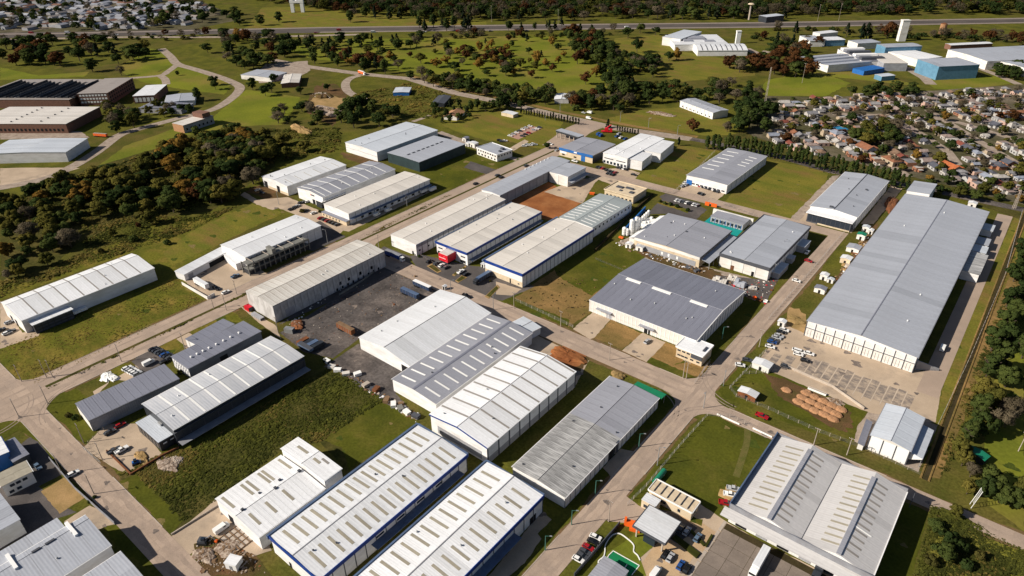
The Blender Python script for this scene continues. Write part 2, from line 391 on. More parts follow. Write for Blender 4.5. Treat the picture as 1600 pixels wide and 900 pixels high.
blob('bare_earth', 'brown_earth', [(385, 300), (405, 290), (450, 305), (455, 312), (435, 318), (400, 305)], 1)
blob('bare_earth', 'brown_earth', [(540, 248), (535, 238), (590, 252), (585, 262)], 1)
blob('bare_earth', 'brown_earth', [(476, 160), (500, 132), (535, 138), (545, 155), (570, 165), (530, 175), (520, 195), (480, 175)], 1)
blob('bare_earth', 'sand', [(470, 165), (500, 150), (540, 155), (530, 172), (490, 172)], 2)
patch('lawn', 'grass_bright', [(150, 262), (195, 228), (275, 200), (330, 185), (385, 140), (470, 152), (460, 170), (440, 195), (380, 197), (290, 212), (200, 255)], 1)
patch('lawn', 'grass_bright', [(205, 122), (250, 112), (273, 98), (330, 115), (362, 130), (350, 148), (290, 140), (230, 130)], 1)
patch('lawn', 'grass_bright', [(0, 105), (60, 118), (140, 112), (130, 120), (0, 125)], 1)
patch('lawn', 'grass_bright', [(180, 108), (235, 76), (262, 80), (272, 100), (240, 115), (205, 122)], 1)
patch('golf_fairway', 'grass_bright', smooth([(440, 72), (520, 62), (640, 60), (760, 57), (880, 57), (960, 66), (965, 95), (950, 130), (935, 150), (850, 148), (760, 140), (680, 122), (600, 108), (540, 97), (480, 90), (440, 72)]), 1)
patch('golf_fairway', 'grass_yellow', [(960, 60), (1050, 52), (1060, 80), (1180, 100), (1180, 118), (1060, 128), (1000, 110), (960, 85)], 1)
patch('golf_fairway', 'grass_bright', [(1290, 150), (1180, 150), (1200, 125), (1270, 110), (1330, 130)], 1)
patch('golf_fairway', 'grass_yellow', [(380, 48), (410, 12), (480, 10), (560, 20), (640, 28), (760, 33), (760, 40), (500, 45)], 1)
patch('lawn', 'grass_bright', [(1440, 125), (1560, 118), (1580, 130), (1510, 142), (1460, 138)], 1)
patch('lawn', 'grass_bright', [(1290, 112), (1360, 113), (1440, 135), (1300, 120)], 1)
patch('lawn', 'grass_yellow', [(690, 195), (740, 172), (830, 172), (880, 190), (855, 235), (800, 222), (760, 220), (720, 208)], 1)
patch('lawn', 'grass_lawn', [(662, 268), (725, 235), (775, 262), (700, 302), (672, 290)], 1)
patch('lawn', 'grass_lawn', [(760, 257), (795, 238), (818, 246), (780, 264)], 2)
patch('lawn', 'grass_yellow', [(950, 185), (1000, 172), (1060, 168), (1150, 190), (1170, 210), (1100, 212), (960, 192)], 1)
patch('golf_green', 'grass_bright', [(1560, 560), (1600, 540), (1600, 830), (1545, 790), (1535, 710)], 1)
patch('lawn', 'grass_bright', [(1480, 800), (1600, 845), (1600, 900), (1440, 900)], 1)
patch('scrub_field', 'grass_scrub', [(60, 440), (0, 445), (0, 330), (100, 275), (300, 215), (430, 200), (430, 260), (330, 330), (200, 345), (120, 380)], 1)
patch('verge', 'grass_yellow', [(1488, 545), (1590, 330), (1600, 330), (1600, 395), (1540, 530), (1460, 745), (1440, 740)], 1)
patch('drain_bank', 'dry_earth', [(1600, 440), (1600, 385), (1545, 500), (1498, 620), (1450, 745), (1468, 748), (1520, 620), (1560, 520)], 2)
patch('verge', 'grass_lawn', [(985, 820), (1010, 790), (1020, 795), (990, 830), (940, 900), (895, 900)], 1)
patch('field', 'far_ground', [(0, 60), (0, 0), (310, 0), (380, 30), (300, 46)], 1)
patch('field', 'far_ground', [(1165, 205), (1200, 150), (1300, 152), (1600, 132), (1600, 335), (1420, 285), (1200, 235)], 1)
patch('field', 'grass_scrub', [(1165, 205), (1180, 215), (1600, 320), (1600, 345), (1440, 290), (1100, 222)], 2)
# yards
Y = 'yard'
patch(Y, 'asphalt_dirty', [(437, 520), (470, 500), (600, 418), (640, 408), (690, 462), (650, 485), (560, 530), (520, 560), (475, 550)], 1)
patch(Y, 'yard_concrete', [(375, 478), (430, 508), (440, 530), (405, 505)], 1)
patch(Y, 'asphalt', [(600, 385), (640, 400), (640, 412), (520, 470), (435, 508)], 2)
patch(Y, 'asphalt_dirty', [(506, 573), (560, 537), (634, 578), (618, 615), (655, 655), (600, 630), (520, 578)], 2)
patch(Y, 'yard_concrete', [(284, 436), (345, 398), (372, 402), (425, 432), (372, 455), (325, 470)], 2)
patch(Y, 'yard_concrete', [(402, 312), (450, 308), (525, 340), (545, 352), (530, 366), (500, 350), (435, 325), (420, 330), (375, 305), (382, 300)], 1)
patch(Y, 'yard_concrete', [(500, 352), (550, 340), (660, 295), (672, 300), (545, 362)], 2)
patch(Y, 'asphalt', [(478, 352), (500, 345), (540, 370), (490, 392), (450, 385)], 2)
patch(Y, 'yard_concrete', [(0, 470), (35, 520), (65, 515), (60, 525), (0, 545)], 2)
patch(Y, 'yard_concrete', [(130, 700), (165, 662), (215, 662), (255, 712), (205, 742), (185, 735)], 2)
patch(Y, 'yard_concrete', [(145, 612), (230, 560), (268, 562), (240, 575), (200, 595), (175, 592), (150, 620)], 2)
patch(Y, 'asphalt', [(205, 565), (232, 545), (268, 560), (230, 585)], 3)
patch(Y, 'yard_concrete', [(275, 530), (295, 520), (310, 530), (292, 545)], 2)
patch(Y, 'yard_concrete', [(895, 514), (927, 487), (955, 498), (928, 528), (922, 530)], 2)
patch(Y, 'yard_concrete', [(972, 548), (1004, 520), (1040, 535), (1010, 566)], 2)
patch(Y, 'yard_concrete', [(798, 520), (835, 505), (925, 555), (895, 610), (870, 600)], 1)
patch(Y, 'asphalt', [(640, 400), (660, 398), (735, 415), (780, 420), (835, 448), (785, 470), (690, 455), (655, 425)], 2)
patch(Y, 'yard_concrete', [(775, 440), (815, 452), (800, 462), (775, 460)], 3)
patch(Y, 'yard_concrete', [(870, 250), (930, 265), (975, 262), (1000, 270), (985, 288), (960, 290), (905, 270), (870, 262)], 2)
patch(Y, 'yard_concrete', [(850, 300), (890, 285), (945, 272), (930, 285), (910, 318)], 3)
patch(Y, 'asphalt', [(1010, 335), (1040, 305), (1085, 318), (1105, 328), (1085, 345), (1045, 334)], 3)
patch('parking_lot', 'asphalt', [(1030, 308), (1040, 302), (1095, 318), (1080, 330)], 2)
patch('planted_strip', 'grass_mixed', [(1026, 317), (1031, 313), (1079, 328), (1074, 333)], 4)
patch(Y, 'yard_concrete', [(1060, 300), (1080, 272), (1136, 300), (1115, 318)], 2)
patch(Y, 'yard_concrete', [(1230, 345), (1268, 322), (1338, 354), (1330, 364), (1290, 350), (1262, 352)], 2)
patch(Y, 'gravel', [(1236, 340), (1300, 275), (1312, 274), (1262, 330), (1245, 350)], 2)
patch(Y, 'yard_concrete', [(1345, 350), (1392, 290), (1410, 295), (1365, 350)], 2)
patch(Y, 'gravel', [(930, 395), (985, 370), (1010, 385), (1115, 420), (1195, 440), (1180, 470), (1110, 440), (1000, 400)], 1)
blob('rough_strip', 'brown_earth', [(1302, 440), (1330, 400), (1352, 360), (1372, 352), (1350, 390), (1315, 440)], 2)
blob('rough_strip', 'brown_earth', [(1000, 390), (1060, 403), (1110, 420), (1130, 430), (1110, 440), (1008, 402)], 2)
patch(Y, 'asphalt', [(1115, 430), (1200, 437), (1220, 430), (1195, 475), (1160, 458)], 3)
patch('parking_lot', 'yard_concrete', [(1180, 570), (1228, 508), (1260, 522), (1440, 580), (1478, 570), (1462, 660), (1440, 660), (1360, 645), (1345, 640)], 2)
patch(Y, 'gravel', [(1340, 665), (1360, 640), (1440, 655), (1465, 665), (1435, 738), (1335, 690)], 1)
patch(Y, 'yard_concrete', [(1000, 830), (1090, 700 + 85), (1135, 815), (1195, 850), (1300, 900), (985, 900)], 1)
patch(Y, 'pavers_tan', [(1010, 800), (1080, 805), (1120, 832), (1098, 862), (1040, 836)], 2)
patch(Y, 'pavers_tan', [(1025, 848), (1040, 840), (1085, 868), (1062, 900), (1000, 900), (1002, 880)], 2)
def hedge(px, label):
    P_ = up_poly([tuple(G(*p)) for p in px]); o = MB().prism(P_, .02, .7).build('hedge', MATS['tuft_dark']); tag(o, label, 'hedge')
HEDGES = (([(1050, 842), (1056, 837), (1094, 866), (1088, 873)], 'long clipped hedge beside the gate canopy'), ([(1101, 853), (1111, 836), (1114, 838), (1104, 856)], 'short clipped hedge at the gate yard end'), ([(1076, 829), (1079, 827), (1102, 852), (1099, 854)], 'thin low hedge before the parked silver car'))
patch('hedge_strip', 'grass_lawn', [(1082, 808), (1098, 812), (1096, 822), (1078, 815)], 4)
patch('gate_apron', 'road_concrete', [(930, 800), (975, 772), (1008, 798), (992, 818), (950, 815)], 4)
patch(Y, 'asphalt', [(1020, 795), (1055, 800), (1090, 825), (1060, 850), (1020, 825)], 3)
patch(Y, 'yard_concrete', [(315, 800), (342, 775), (415, 840), (425, 860), (395, 870), (330, 840), (280, 880), (268, 838)], 2)
patch(Y, 'brown_earth', [(303, 850), (335, 838), (400, 868), (425, 900), (310, 900)], 3)
patch(Y, 'asphalt', [(0, 720), (50, 680), (100, 740), (60, 760), (95, 790), (120, 800), (85, 812), (0, 860)], 1)
patch(Y, 'sand', [(64, 768), (100, 746), (132, 778), (93, 803)], 2)
patch(Y, 'yard_concrete', [(100, 815), (140, 790), (200, 815), (165, 822), (150, 830)], 2)
patch(Y, 'asphalt', [(40, 690), (75, 660), (95, 690), (90, 720), (60, 715)], 2)
patch('verge', 'grass_lawn', [(0, 655), (38, 646), (92, 705), (98, 740), (60, 690), (30, 672), (0, 690)], 2)
patch('lawn', 'grass_lawn', [(66, 632), (112, 604), (140, 622), (115, 640), (145, 672), (160, 680), (131, 702)], 1)
patch('lawn', 'grass_mixed', [(240, 540), (270, 525), (290, 540), (262, 558)], 2)
patch('lawn', 'grass_mixed', [(150, 595), (195, 565), (212, 575), (180, 590), (172, 598)], 2)
patch('lawn', 'grass_mixed', [(295, 518), (358, 482), (385, 505), (345, 500), (310, 522)], 2)
patch('lawn', 'grass_lawn', [(155, 812), (205, 822), (258, 880), (240, 895), (180, 850)], 1)
patch('lawn', 'grass_lawn', [(835, 870), (895, 800), (935, 770), (945, 785), (862, 895), (838, 900)], 1)
patch('lawn', 'grass_lawn', [(965, 700), (1005, 640), (1040, 605), (1070, 618), (1060, 640), (960, 745), (905, 800), (890, 792)], 1)
patch('lawn', 'grass_lawn', [(1365, 900), (1420, 768), (1455, 785), (1425, 900)], 1)
patch('parking_lot', 'pavers_pink', [(794, 213), (830, 196), (846, 201), (810, 218)], 2)
patch('footpath', 'yard_concrete', [(795, 232), (820, 218), (826, 221), (802, 236)], 2)
patch('parking_lot', 'asphalt', [(725, 262), (735, 252), (775, 265), (760, 272)], 2)
patch(Y, 'gravel', [(690, 205), (735, 222), (800, 245), (820, 248), (812, 253), (740, 232), (680, 208)], 2)
patch(Y, 'yard_concrete', [(0, 263), (35, 262), (105, 262), (125, 263), (60, 280), (0, 292)], 2)
patch(Y, 'gravel', [(0, 205), (125, 205), (140, 215), (0, 218)], 1)
patch(Y, 'gravel', [(400, 115), (415, 100), (480, 95), (485, 110), (460, 125), (405, 130)], 2)
patch('driveway', 'yard_concrete', [(942, 731), (970, 701), (1003, 708), (962, 753)], 3)
patch('driveway', 'yard_concrete', [(846, 800), (862, 812), (840, 834), (846, 842), (820, 880), (790, 905), (760, 905)], 3)
# S-shaped and long roads outside the grid
def ribbon(name, mat, px, width, lvl, close=False):
    p = [G(*q) for q in px]; L, Rr = [], []
    for i in range(len(p)):
        d = (p[min(i + 1, len(p) - 1)] - p[max(i - 1, 0)]).normalized(); n = Vector((-d.y, d.x)) * width / 2
        L.append(p[i] + n); Rr.append(p[i] - n)
    mb = MB(); z = clear_level([tuple(q) for q in L + Rr], .02 * lvl)
    for i in range(len(p) - 1):
        mb.quad((Rr[i].x, Rr[i].y, z), (Rr[i + 1].x, Rr[i + 1].y, z), (L[i + 1].x, L[i + 1].y, z), (L[i].x, L[i].y, z))
    o = mb.build(name, MATS[mat]); o['kind'] = 'structure'; return o
ribbon('park_road', 'gravel', smooth([(252, 76), (266, 88), (277, 100), (300, 107), (330, 116), (362, 128), (375, 138), (360, 155), (330, 172), (275, 186), (215, 202), (185, 212), (150, 238), (110, 262), (60, 282), (-40, 300)]), 11, 4)
ribbon('park_road', 'gravel', smooth([(277, 101), (262, 112), (250, 118), (205, 122)]), 9, 4)
ribbon('park_road', 'gravel', smooth([(250, 118), (258, 124), (260, 132)]), 9, 5)
ribbon('access_road', 'gravel', smooth([(562, 118), (548, 122), (540, 130), (543, 142), (560, 152), (585, 160)]), 10, 4)
ribbon('country_road', 'gravel', [(395, 88), (480, 104), (560, 115), (640, 123), (710, 145), (790, 161), (860, 178), (960, 200), (1080, 217)], 13, 3)
ribbon('country_road', 'asphalt_dirty', [(1080, 217), (1200, 240), (1300, 268), (1430, 292), (1600, 328)], 9, 3)
ribbon('railway_bed', 'dry_earth', [(640, 118), (710, 139), (790, 155), (860, 171), (960, 192), (1090, 214)], 6, 4)
ribbon('highway', 'highway_asphalt', [(-150, 57), (100, 54), (300, 50), (500, 47), (800, 43), (1200, 39), (1600, 32), (1800, 29)], 46, 4)
ribbon('highway_lane', 'highway_lane', [(-150, 55.4), (100, 52.2), (300, 47.8), (500, 43.2), (800, 39.4), (1200, 35.5), (1600, 28.7), (1800, 25)], 10, 5)
ribbon('highway_lane', 'highway_lane', [(500, 50.5), (800, 46.5), (1200, 42.2), (1600, 35.5), (1800, 32)], 9, 5)
ribbon('side_road', 'gravel', [(-100, 64), (0, 62), (200, 58), (400, 58), (560, 54)], 12, 4)
ribbon('village_street', 'gravel', [(1283, 180), (1340, 220), (1394, 259), (1418, 276)], 8, 3)
ribbon('village_street', 'gravel', [(1388, 178), (1440, 210), (1480, 236), (1500, 262)], 8, 3)
ribbon('village_street', 'gravel', [(1300, 178), (1370, 180), (1420, 178), (1500, 192), (1600, 222)], 8, 4)
ribbon('village_street', 'gravel', [(1450, 172), (1520, 215), (1600, 262)], 8, 4)
ribbon('works_road', 'gravel', [(1415, 105), (1445, 122), (1455, 132)], 12, 3)
ribbon('works_road', 'gravel', [(1534, 108), (1560, 118), (1592, 132)], 9, 3)
ribbon('works_road', 'gravel', [(1165, 76), (1185, 84), (1200, 80)], 14, 3)
ribbon('entrance_road', 'road_concrete', smooth([(935, 192), (905, 203), (885, 218), (868, 230)]), 26, 5)
ribbon('footpath', 'gravel', [(645, 190), (660, 185), (672, 180)], 5, 3)
ribbon('footpath', 'worn_path', smooth([(1168, 665), (1167, 690), (1160, 715), (1150, 745)]), 2.6, 3)
blob('worn_ground', 'sand', [(1128, 790), (1134, 770), (1146, 758), (1150, 765), (1140, 790)], 3, 3, .2)
# ------------------------------------------------------------------ streets: a bed, concrete slabs laid on it, kerbs
def street(name, x0, y0, x1, y1, nx, ny, kerbs=(), region=None, mat='road_concrete', lvl=3, flush=0):
    o = rect(name, mat, x0, y0, x1, y1, lvl)
    if region:
        a0, b0, a1, b1 = region; sx = (a1 - a0) / nx; sy = (b1 - b0) / ny
        mb = MB(); mb.box(-sx / 2 + .05, -sy / 2 + .05, 0, sx / 2 - .05, sy / 2 - .05, .03)
        me = mb.mesh('slab', MATS['slab_concrete'])
        for i in range(nx):
            for j in range(ny):
                inst('slab', me, o, (a0 + sx * (i + .5), b0 + sy * (j + .5), o.data.vertices[0].co.z - .008 + rnd.random() * .005))
    for (a0, b0, a1, b1) in kerbs:
        mb = MB()
        if abs(a1 - a0) > abs(b1 - b0): mb.box(a0, b0 - .15, 0, a1, b0 + .15, .16)
        else: mb.box(a0 - .15, b0, 0, a0 + .15, b1, .16)
        mb.build('kerb', MATS['concrete'], o)
    return o
street('avenue', -339.5, -140, -329.9, 505, 2, 72, [(-339.5, 60, -339.5, 235), (-339.5, 262, -339.5, 500)], (-339.5, -40, -329.9, 320))
street('avenue', -327.9, -140, -318.3, 500, 2, 72, [(-318.3, 62, -318.3, 108), (-318.3, 128, -318.3, 150), (-318.3, 268, -318.3, 420)], (-327.9, -40, -318.3, 320))
rect('median', 'grass_scrub', -329.9, 56, -327.9, 500, 5)
rect('carriageway_crossing', 'road_concrete', -329.9, -140, -327.9, 56, 3)
street('west_street', -430, 39.5, -339.5, 49.5, 18, 2, [(-430, 49.5, -347, 49.5)], (-430, 39.5, -339.5, 49.5))
street('west_street', -318.3, 39.5, -120, 49.5, 38, 2, [(-311, 49.5, -271, 49.5), (-246, 49.5, -207, 49.5), (-311, 39.5, -265, 39.5), (-255, 39.5, -225, 39.5)], (-318.3, 39.5, -128, 49.5))
street('middle_street', -318.3, 231, -91.5, 244, 44, 2, [(-205, 244, -170, 244), (-143, 244, -126, 244), (-110, 244, -97, 244)], (-318.3, 231, -91.5, 244))
street('east_street', -91.5, -60, -82, 437, 2, 74, [(-91.5, 65, -91.5, 136), (-91.5, 170, -91.5, 225), (-91.5, 250, -91.5, 330), (-82, 180, -82, 222), (-82, 250, -82, 300), (-82, 330, -82, 400)], (-91.5, 67, -82, 437))
street('southeast_street', -82, 229.5, 160, 237, 48, 1, [(-72, 237, -8, 237), (-72, 229.5, -52, 229.5)], (-82, 229.5, 110, 237))
street('north_street', -330, 436, -82, 447, 44, 2, [(-270, 436, -220, 436)], (-330, 436, -82, 447))
rect('service_road', 'road_concrete', -11, 300, -2.2, 540, 3)
# rounded junction aprons: a triangle of concrete with a curved grass corner
def apron(x, y, sx, sy, r=9):
    pts = [(x, y)] + [(x + sx * r * (1 - math.sin(a)), y + sy * r * (1 - math.cos(a))) for a in [i * math.pi / 2 / 7 for i in range(8)]]
    sheet('junction_apron', 'road_concrete', pts, .05)
for a in ((-339.5, 49.5, -1, 1), (-339.5, 39.5, -1, -1), (-318.3, 49.5, 1, 1), (-318.3, 39.5, 1, -1), (-91.5, 244, -1, 1), (-91.5, 231, -1, -1), (-82, 237, 1, 1), (-82, 229.5, 1, -1), (-318.3, 244, 1, 1), (-318.3, 231, 1, -1)): apron(*a)
# bare dirt worn along the street edges, ragged, and dark tyre marks through the junctions
def ragged(x0, y0, x1, y1, side, seed):
    r = random.Random(seed); L_ = math.hypot(x1 - x0, y1 - y0); d = Vector((x1 - x0, y1 - y0)) / L_; n = Vector((-d.y, d.x)) * side; a = Vector((x0, y0)); n_ = int(L_ / 2.2); wv = .7; out = []
    for i in range(n_ + 1):
        wv = min(2.3, max(.25, wv + r.uniform(-.5, .5))); q = a + d * (L_ * i / n_) + n * wv; out.append((q.x, q.y))
    mb = MB(); z = clear_level(out, .024)
    for i in range(n_):
        p, q = a + d * (L_ * i / n_), a + d * (L_ * (i + 1) / n_); t = [(p.x, p.y, z), (q.x, q.y, z), out[i + 1] + (z,), out[i] + (z,)]
        mb.quad(*(t if side > 0 else t[::-1]))
    o = mb.build('dirt_edge', MATS['dirt_edge']); o['kind'] = 'structure'
for i, e in enumerate([(-339.5, 60, -339.5, 235, 1), (-339.5, 262, -339.5, 420, 1), (-318.3, 60, -318.3, 150, -1), (-318.3, 265, -318.3, 400, -1), (-311, 49.5, -207, 49.5, 1), (-311, 39.5, -225, 39.5, -1), (-205, 244, -97, 244, 1), (-300, 231, -100, 231, -1), (-91.5, 65, -91.5, 222, 1), (-91.5, 250, -91.5, 400, 1), (-82, 165, -82, 222, -1), (-82, 245, -82, 420, -1), (-72, 237, 80, 237, 1), (-72, 229.5, 80, 229.5, -1)]): ragged(*e, seed=i)
for i, (cx, cy, rr, a0, a1) in enumerate([(-70, 262, 22, 180, 270), (-70, 262, 23.8, 180, 270), (-103, 215, 14, 0, 90), (-103, 215, 15.8, 0, 90), (-330, 30, 18, 0, 85), (-330, 30, 19.8, 0, 85), (-300, 66, 20, 180, 265), (-300, 66, 21.8, 180, 265), (-304, 215, 14, 90, 180), (-304, 215, 15.8, 90, 180), (-68, 214, 20, 95, 180), (-68, 214, 21.8, 95, 180)]):
    mb = MB(); st = 14
    ang = [R(a0 + (a1 - a0) * k / st) for k in range(st + 1)]; z = .098
    for k in range(st): mb.quad(*[(cx + q * math.cos(t), cy + q * math.sin(t), z) for q, t in ((rr, ang[k]), (rr + .42, ang[k]), (rr + .42, ang[k + 1]), (rr, ang[k + 1]))])
    o = mb.build('tyre_mark', MATS['tyre_mark']); o['kind'] = 'structure'
for (x0, y0, x1, y1, sd) in [(-334.8, -30, -334.8, 330, 1), (-323.2, -30, -323.2, 330, 2), (-318, 42, -130, 42, 3), (-318, 47, -130, 47, 4), (-318, 235, -92, 235, 5), (-318, 240.5, -92, 240.5, 6), (-89, 70, -89, 430, 7), (-84.5, 70, -84.5, 430, 8), (-82, 233.2, 110, 233.2, 9)]:
    r = random.Random(sd); L_ = math.hypot(x1 - x0, y1 - y0); d = Vector((x1 - x0, y1 - y0)) / L_; n = Vector((-d.y, d.x)); a = Vector((x0, y0)); m = int(L_ / 4); mb = MB(); z = .0955; prev = None
    for i in range(m + 1):
        q = a + d * (L_ * i / m) + n * r.uniform(-.2, .2); h_ = max(.15, r.gauss(.75, .3)); cur = (q - n * h_, q + n * h_)
        if prev: mb.quad((prev[0].x, prev[0].y, z), (cur[0].x, cur[0].y, z), (cur[1].x, cur[1].y, z), (prev[1].x, prev[1].y, z))
        prev = cur
    o = mb.build('lane_wear', MATS['lane_wear']); o['kind'] = 'structure'
def spot(name, mat, x, y, ra, seed, z):
    r = random.Random(seed); ph = r.uniform(0, 6.28); el = r.uniform(.5, 1)
    pts = [(x + ra * k * math.cos(t), y + ra * el * k * math.sin(t)) for t, k in [(i * 6.283 / 16, 1 + .25 * math.sin(3 * i * 6.283 / 16 + ph) + r.uniform(-.15, .15)) for i in range(16)]]
    sheet(name, mat, pts, z)
def inside(q, P_):
    c = False; j = len(P_) - 1
    for i in range(len(P_)):
        a, b = P_[i], P_[j]
        if (a.y > q.y) != (b.y > q.y) and q.x < (b.x - a.x) * (q.y - a.y) / (b.y - a.y) + a.x: c = not c
        j = i
    return c
rs = random.Random(21); K_ = 0
for name, mat, p, lvl in list(PATCHES):
    kind = 'yard' if mat in ('yard_concrete', 'gravel', 'pavers_tan', 'asphalt_dirty') else ('turf' if mat.startswith('grass') and mat != 'grass_scrub' else None)
    if not kind: continue
    xs, ys = [q.x for q in p], [q.y for q in p]; area = abs(sum(p[i].x * p[(i + 1) % len(p)].y - p[(i + 1) % len(p)].x * p[i].y for i in range(len(p)))) / 2
    for _ in range(min(14, int(area / (170 if kind == 'yard' else 210)) + 1)):
        q = Vector((rs.uniform(min(xs), max(xs)), rs.uniform(min(ys), max(ys)))); K_ += 1
        if inside(q, p): spot('oil_stain' if kind == 'yard' else 'worn_patch', 'oil_stain' if kind == 'yard' else rs.choice(['bare_patch', 'weed_patch', 'weed_patch']), q.x, q.y, rs.uniform(.5, 2.2) if kind == 'yard' else rs.uniform(.6, 3.0), K_, .02 * lvl + .0045)
for k in range(46):
    x, y = rs.choice([(rs.uniform(-315, -130), rs.uniform(40, 49)), (rs.uniform(-310, -95), rs.uniform(232, 243)), (rs.uniform(-91, -83), rs.uniform(75, 420)), (rs.uniform(-80, 40), rs.uniform(230, 236.5)), (rs.uniform(-70, -10), rs.uniform(275, 300))]); spot('oil_stain', 'oil_stain', x, y, rs.uniform(.4, 1.5), 500 + k, .0995)
# bottom-right works yard: cast concrete bays, each its own slab
wy = sheet('works_yard', 'earth_dark', [(-47, 90), (46, 90), (46, 177.5), (-47, 177.5)], .09)
for yy in range(0, 16): MB().box(-48.3, 92 + yy * 5.4, 0, -47.2, 96.9 + yy * 5.4, .14).build('kerb', MATS['concrete'], wy)
me = MB().box(-3.0, -2.85, 0, 3.0, 2.85, .04).mesh('slab', MATS['works_slab'])
for i in range(15):
    for j in range(14): inst('slab', me, wy, (-43.9 + i * 6.12, 96 + j * 5.82, .075 + rnd.random() * .01))
# drain: a cut with two banks and a dark bed
def drain():
    a, b = 244.0, 560.0
    mb = MB()
    mb.section([(2.8, .12), (3.9, -.5), (4.6, -.5), (5.6, .12), (5.6, .13), (2.8, .13)], a, b)
    o = MB().box(3.2, a, .02, 5.2, b, .06).build('drain_channel', MATS['earth_dark']); o['kind'] = 'structure'
    for x in (2.6, 5.4): MB().section([(x - .5, .0), (x + .5, .0), (x + .2, .35), (x - .2, .35)], a, b).build('drain_edge', MATS['dry_earth'], o)
drain()
# parking bays: worn dark pads with pale lines between
for i in range(13):
    x0 = -58.5 + i * 3.75; y0, y1 = 281.5 + (i % 4) * .6, 295.5 + (i % 3) * .7
    a = sheet('parking_bay', 'worn_bay', [(x0, y0), (x0 + 3.1, y0), (x0 + 3.1, y1), (x0, y1)], .065)
    MB().box(x0 - .4, 280, .05, x0 - .26, 297, .066).build('parking_line', MATS['line_white'], a)
for (x0, y0, x1, y1) in ((-66, 281, -62, 292), (-71.5, 280, -68, 290), (-8.5, 270, -5, 283), (-13, 268, -10, 279)): sheet('parking_bay', 'worn_bay', [(x0, y0), (x1, y0), (x1, y1), (x0, y1)], .066)
# mini sports court by the gate office
sheet('mini_golf_lawn', 'grass_bright', [G(*p) for p in [(968, 852), (1000, 830), (1020, 842), (1028, 848), (1000, 872), (1010, 900), (935, 900), (945, 865)]], .055)
cg = sheet('sports_court', 'court_green', [G(*p) for p in [(958, 862), (998, 884), (985, 900), (940, 900), (944, 882), (951, 868)]], .08)
rim = [G(*p) for p in smooth([(940, 884), (935, 880), (936, 876), (943, 870), (945, 862), (946, 852), (955, 838), (967, 834), (980, 842), (990, 852), (990, 862), (996, 868), (1000, 876)])]
for i in range(len(rim) - 1):
    p, q = rim[i], rim[i + 1]; d = (q - p).normalized(); n = Vector((-d.y, d.x)) * .18
    MB().hexa([(p.x - n.x, p.y - n.y, .02), (q.x - n.x, q.y - n.y, .02), (q.x + n.x, q.y + n.y, .02), (p.x + n.x, p.y + n.y, .02), (p.x - n.x, p.y - n.y, .3), (q.x - n.x, q.y - n.y, .3), (q.x + n.x, q.y + n.y, .3), (p.x + n.x, p.y + n.y, .3)]).build('court_kerb', MATS['white_paint'], cg)
for a, b in (((944, 882), (951, 868)), ((951, 868), (958, 861)), ((958, 861), (999, 884)), ((999, 884), (987, 899)), ((980, 882), (972, 894))):
    p, q = G(*a), G(*b); d = (q - p).normalized(); n = Vector((-d.y, d.x)) * .13
    MB().hexa([(p.x - n.x, p.y - n.y, .07), (q.x - n.x, q.y - n.y, .07), (q.x + n.x, q.y + n.y, .07), (p.x + n.x, p.y + n.y, .07), (p.x - n.x, p.y - n.y, .2), (q.x - n.x, q.y - n.y, .2), (q.x + n.x, q.y + n.y, .2), (p.x + n.x, p.y + n.y, .2)]).build('court_line', MATS['white_paint'], cg)
# ------------------------------------------------------------------ sheds and offices
LM = []          # landmarks used to word labels: (phrase, px, py)
def frame(A, B, C, D, h, L, Wd):
    g = lambda p: G(p[0], p[1], h)
    if A and B and C: a, u, v = g(A), g(B) - g(A), g(C) - g(B)
    elif A and B: a, u = g(A), g(B) - g(A); v = Vector((-u.y, u.x)).normalized() * L
    elif D and C: u = g(C) - g(D); v = Vector((-u.y, u.x)).normalized() * L; a = g(D) - v
    elif B and C: v = g(C) - g(B); u = Vector((v.y, -v.x)).normalized() * Wd; a = g(B) - u
    elif A and D: v = g(D) - g(A); u = Vector((v.y, -v.x)).normalized() * Wd; a = g(A)
    th = math.atan2(u.y, u.x) if u.length > v.length else math.atan2(-v.x, v.y)
    q = round(th / (math.pi / 2)) * math.pi / 2
    if abs(th - q) < R(4): th = q
    ux, uy = Vector((math.cos(th), math.sin(th))), Vector((-math.sin(th), math.cos(th)))
    W_, L_ = abs(u.dot(ux)), abs(v.dot(uy))
    mid = a + u / 2 + v / 2
    return mid, th, W_, L_
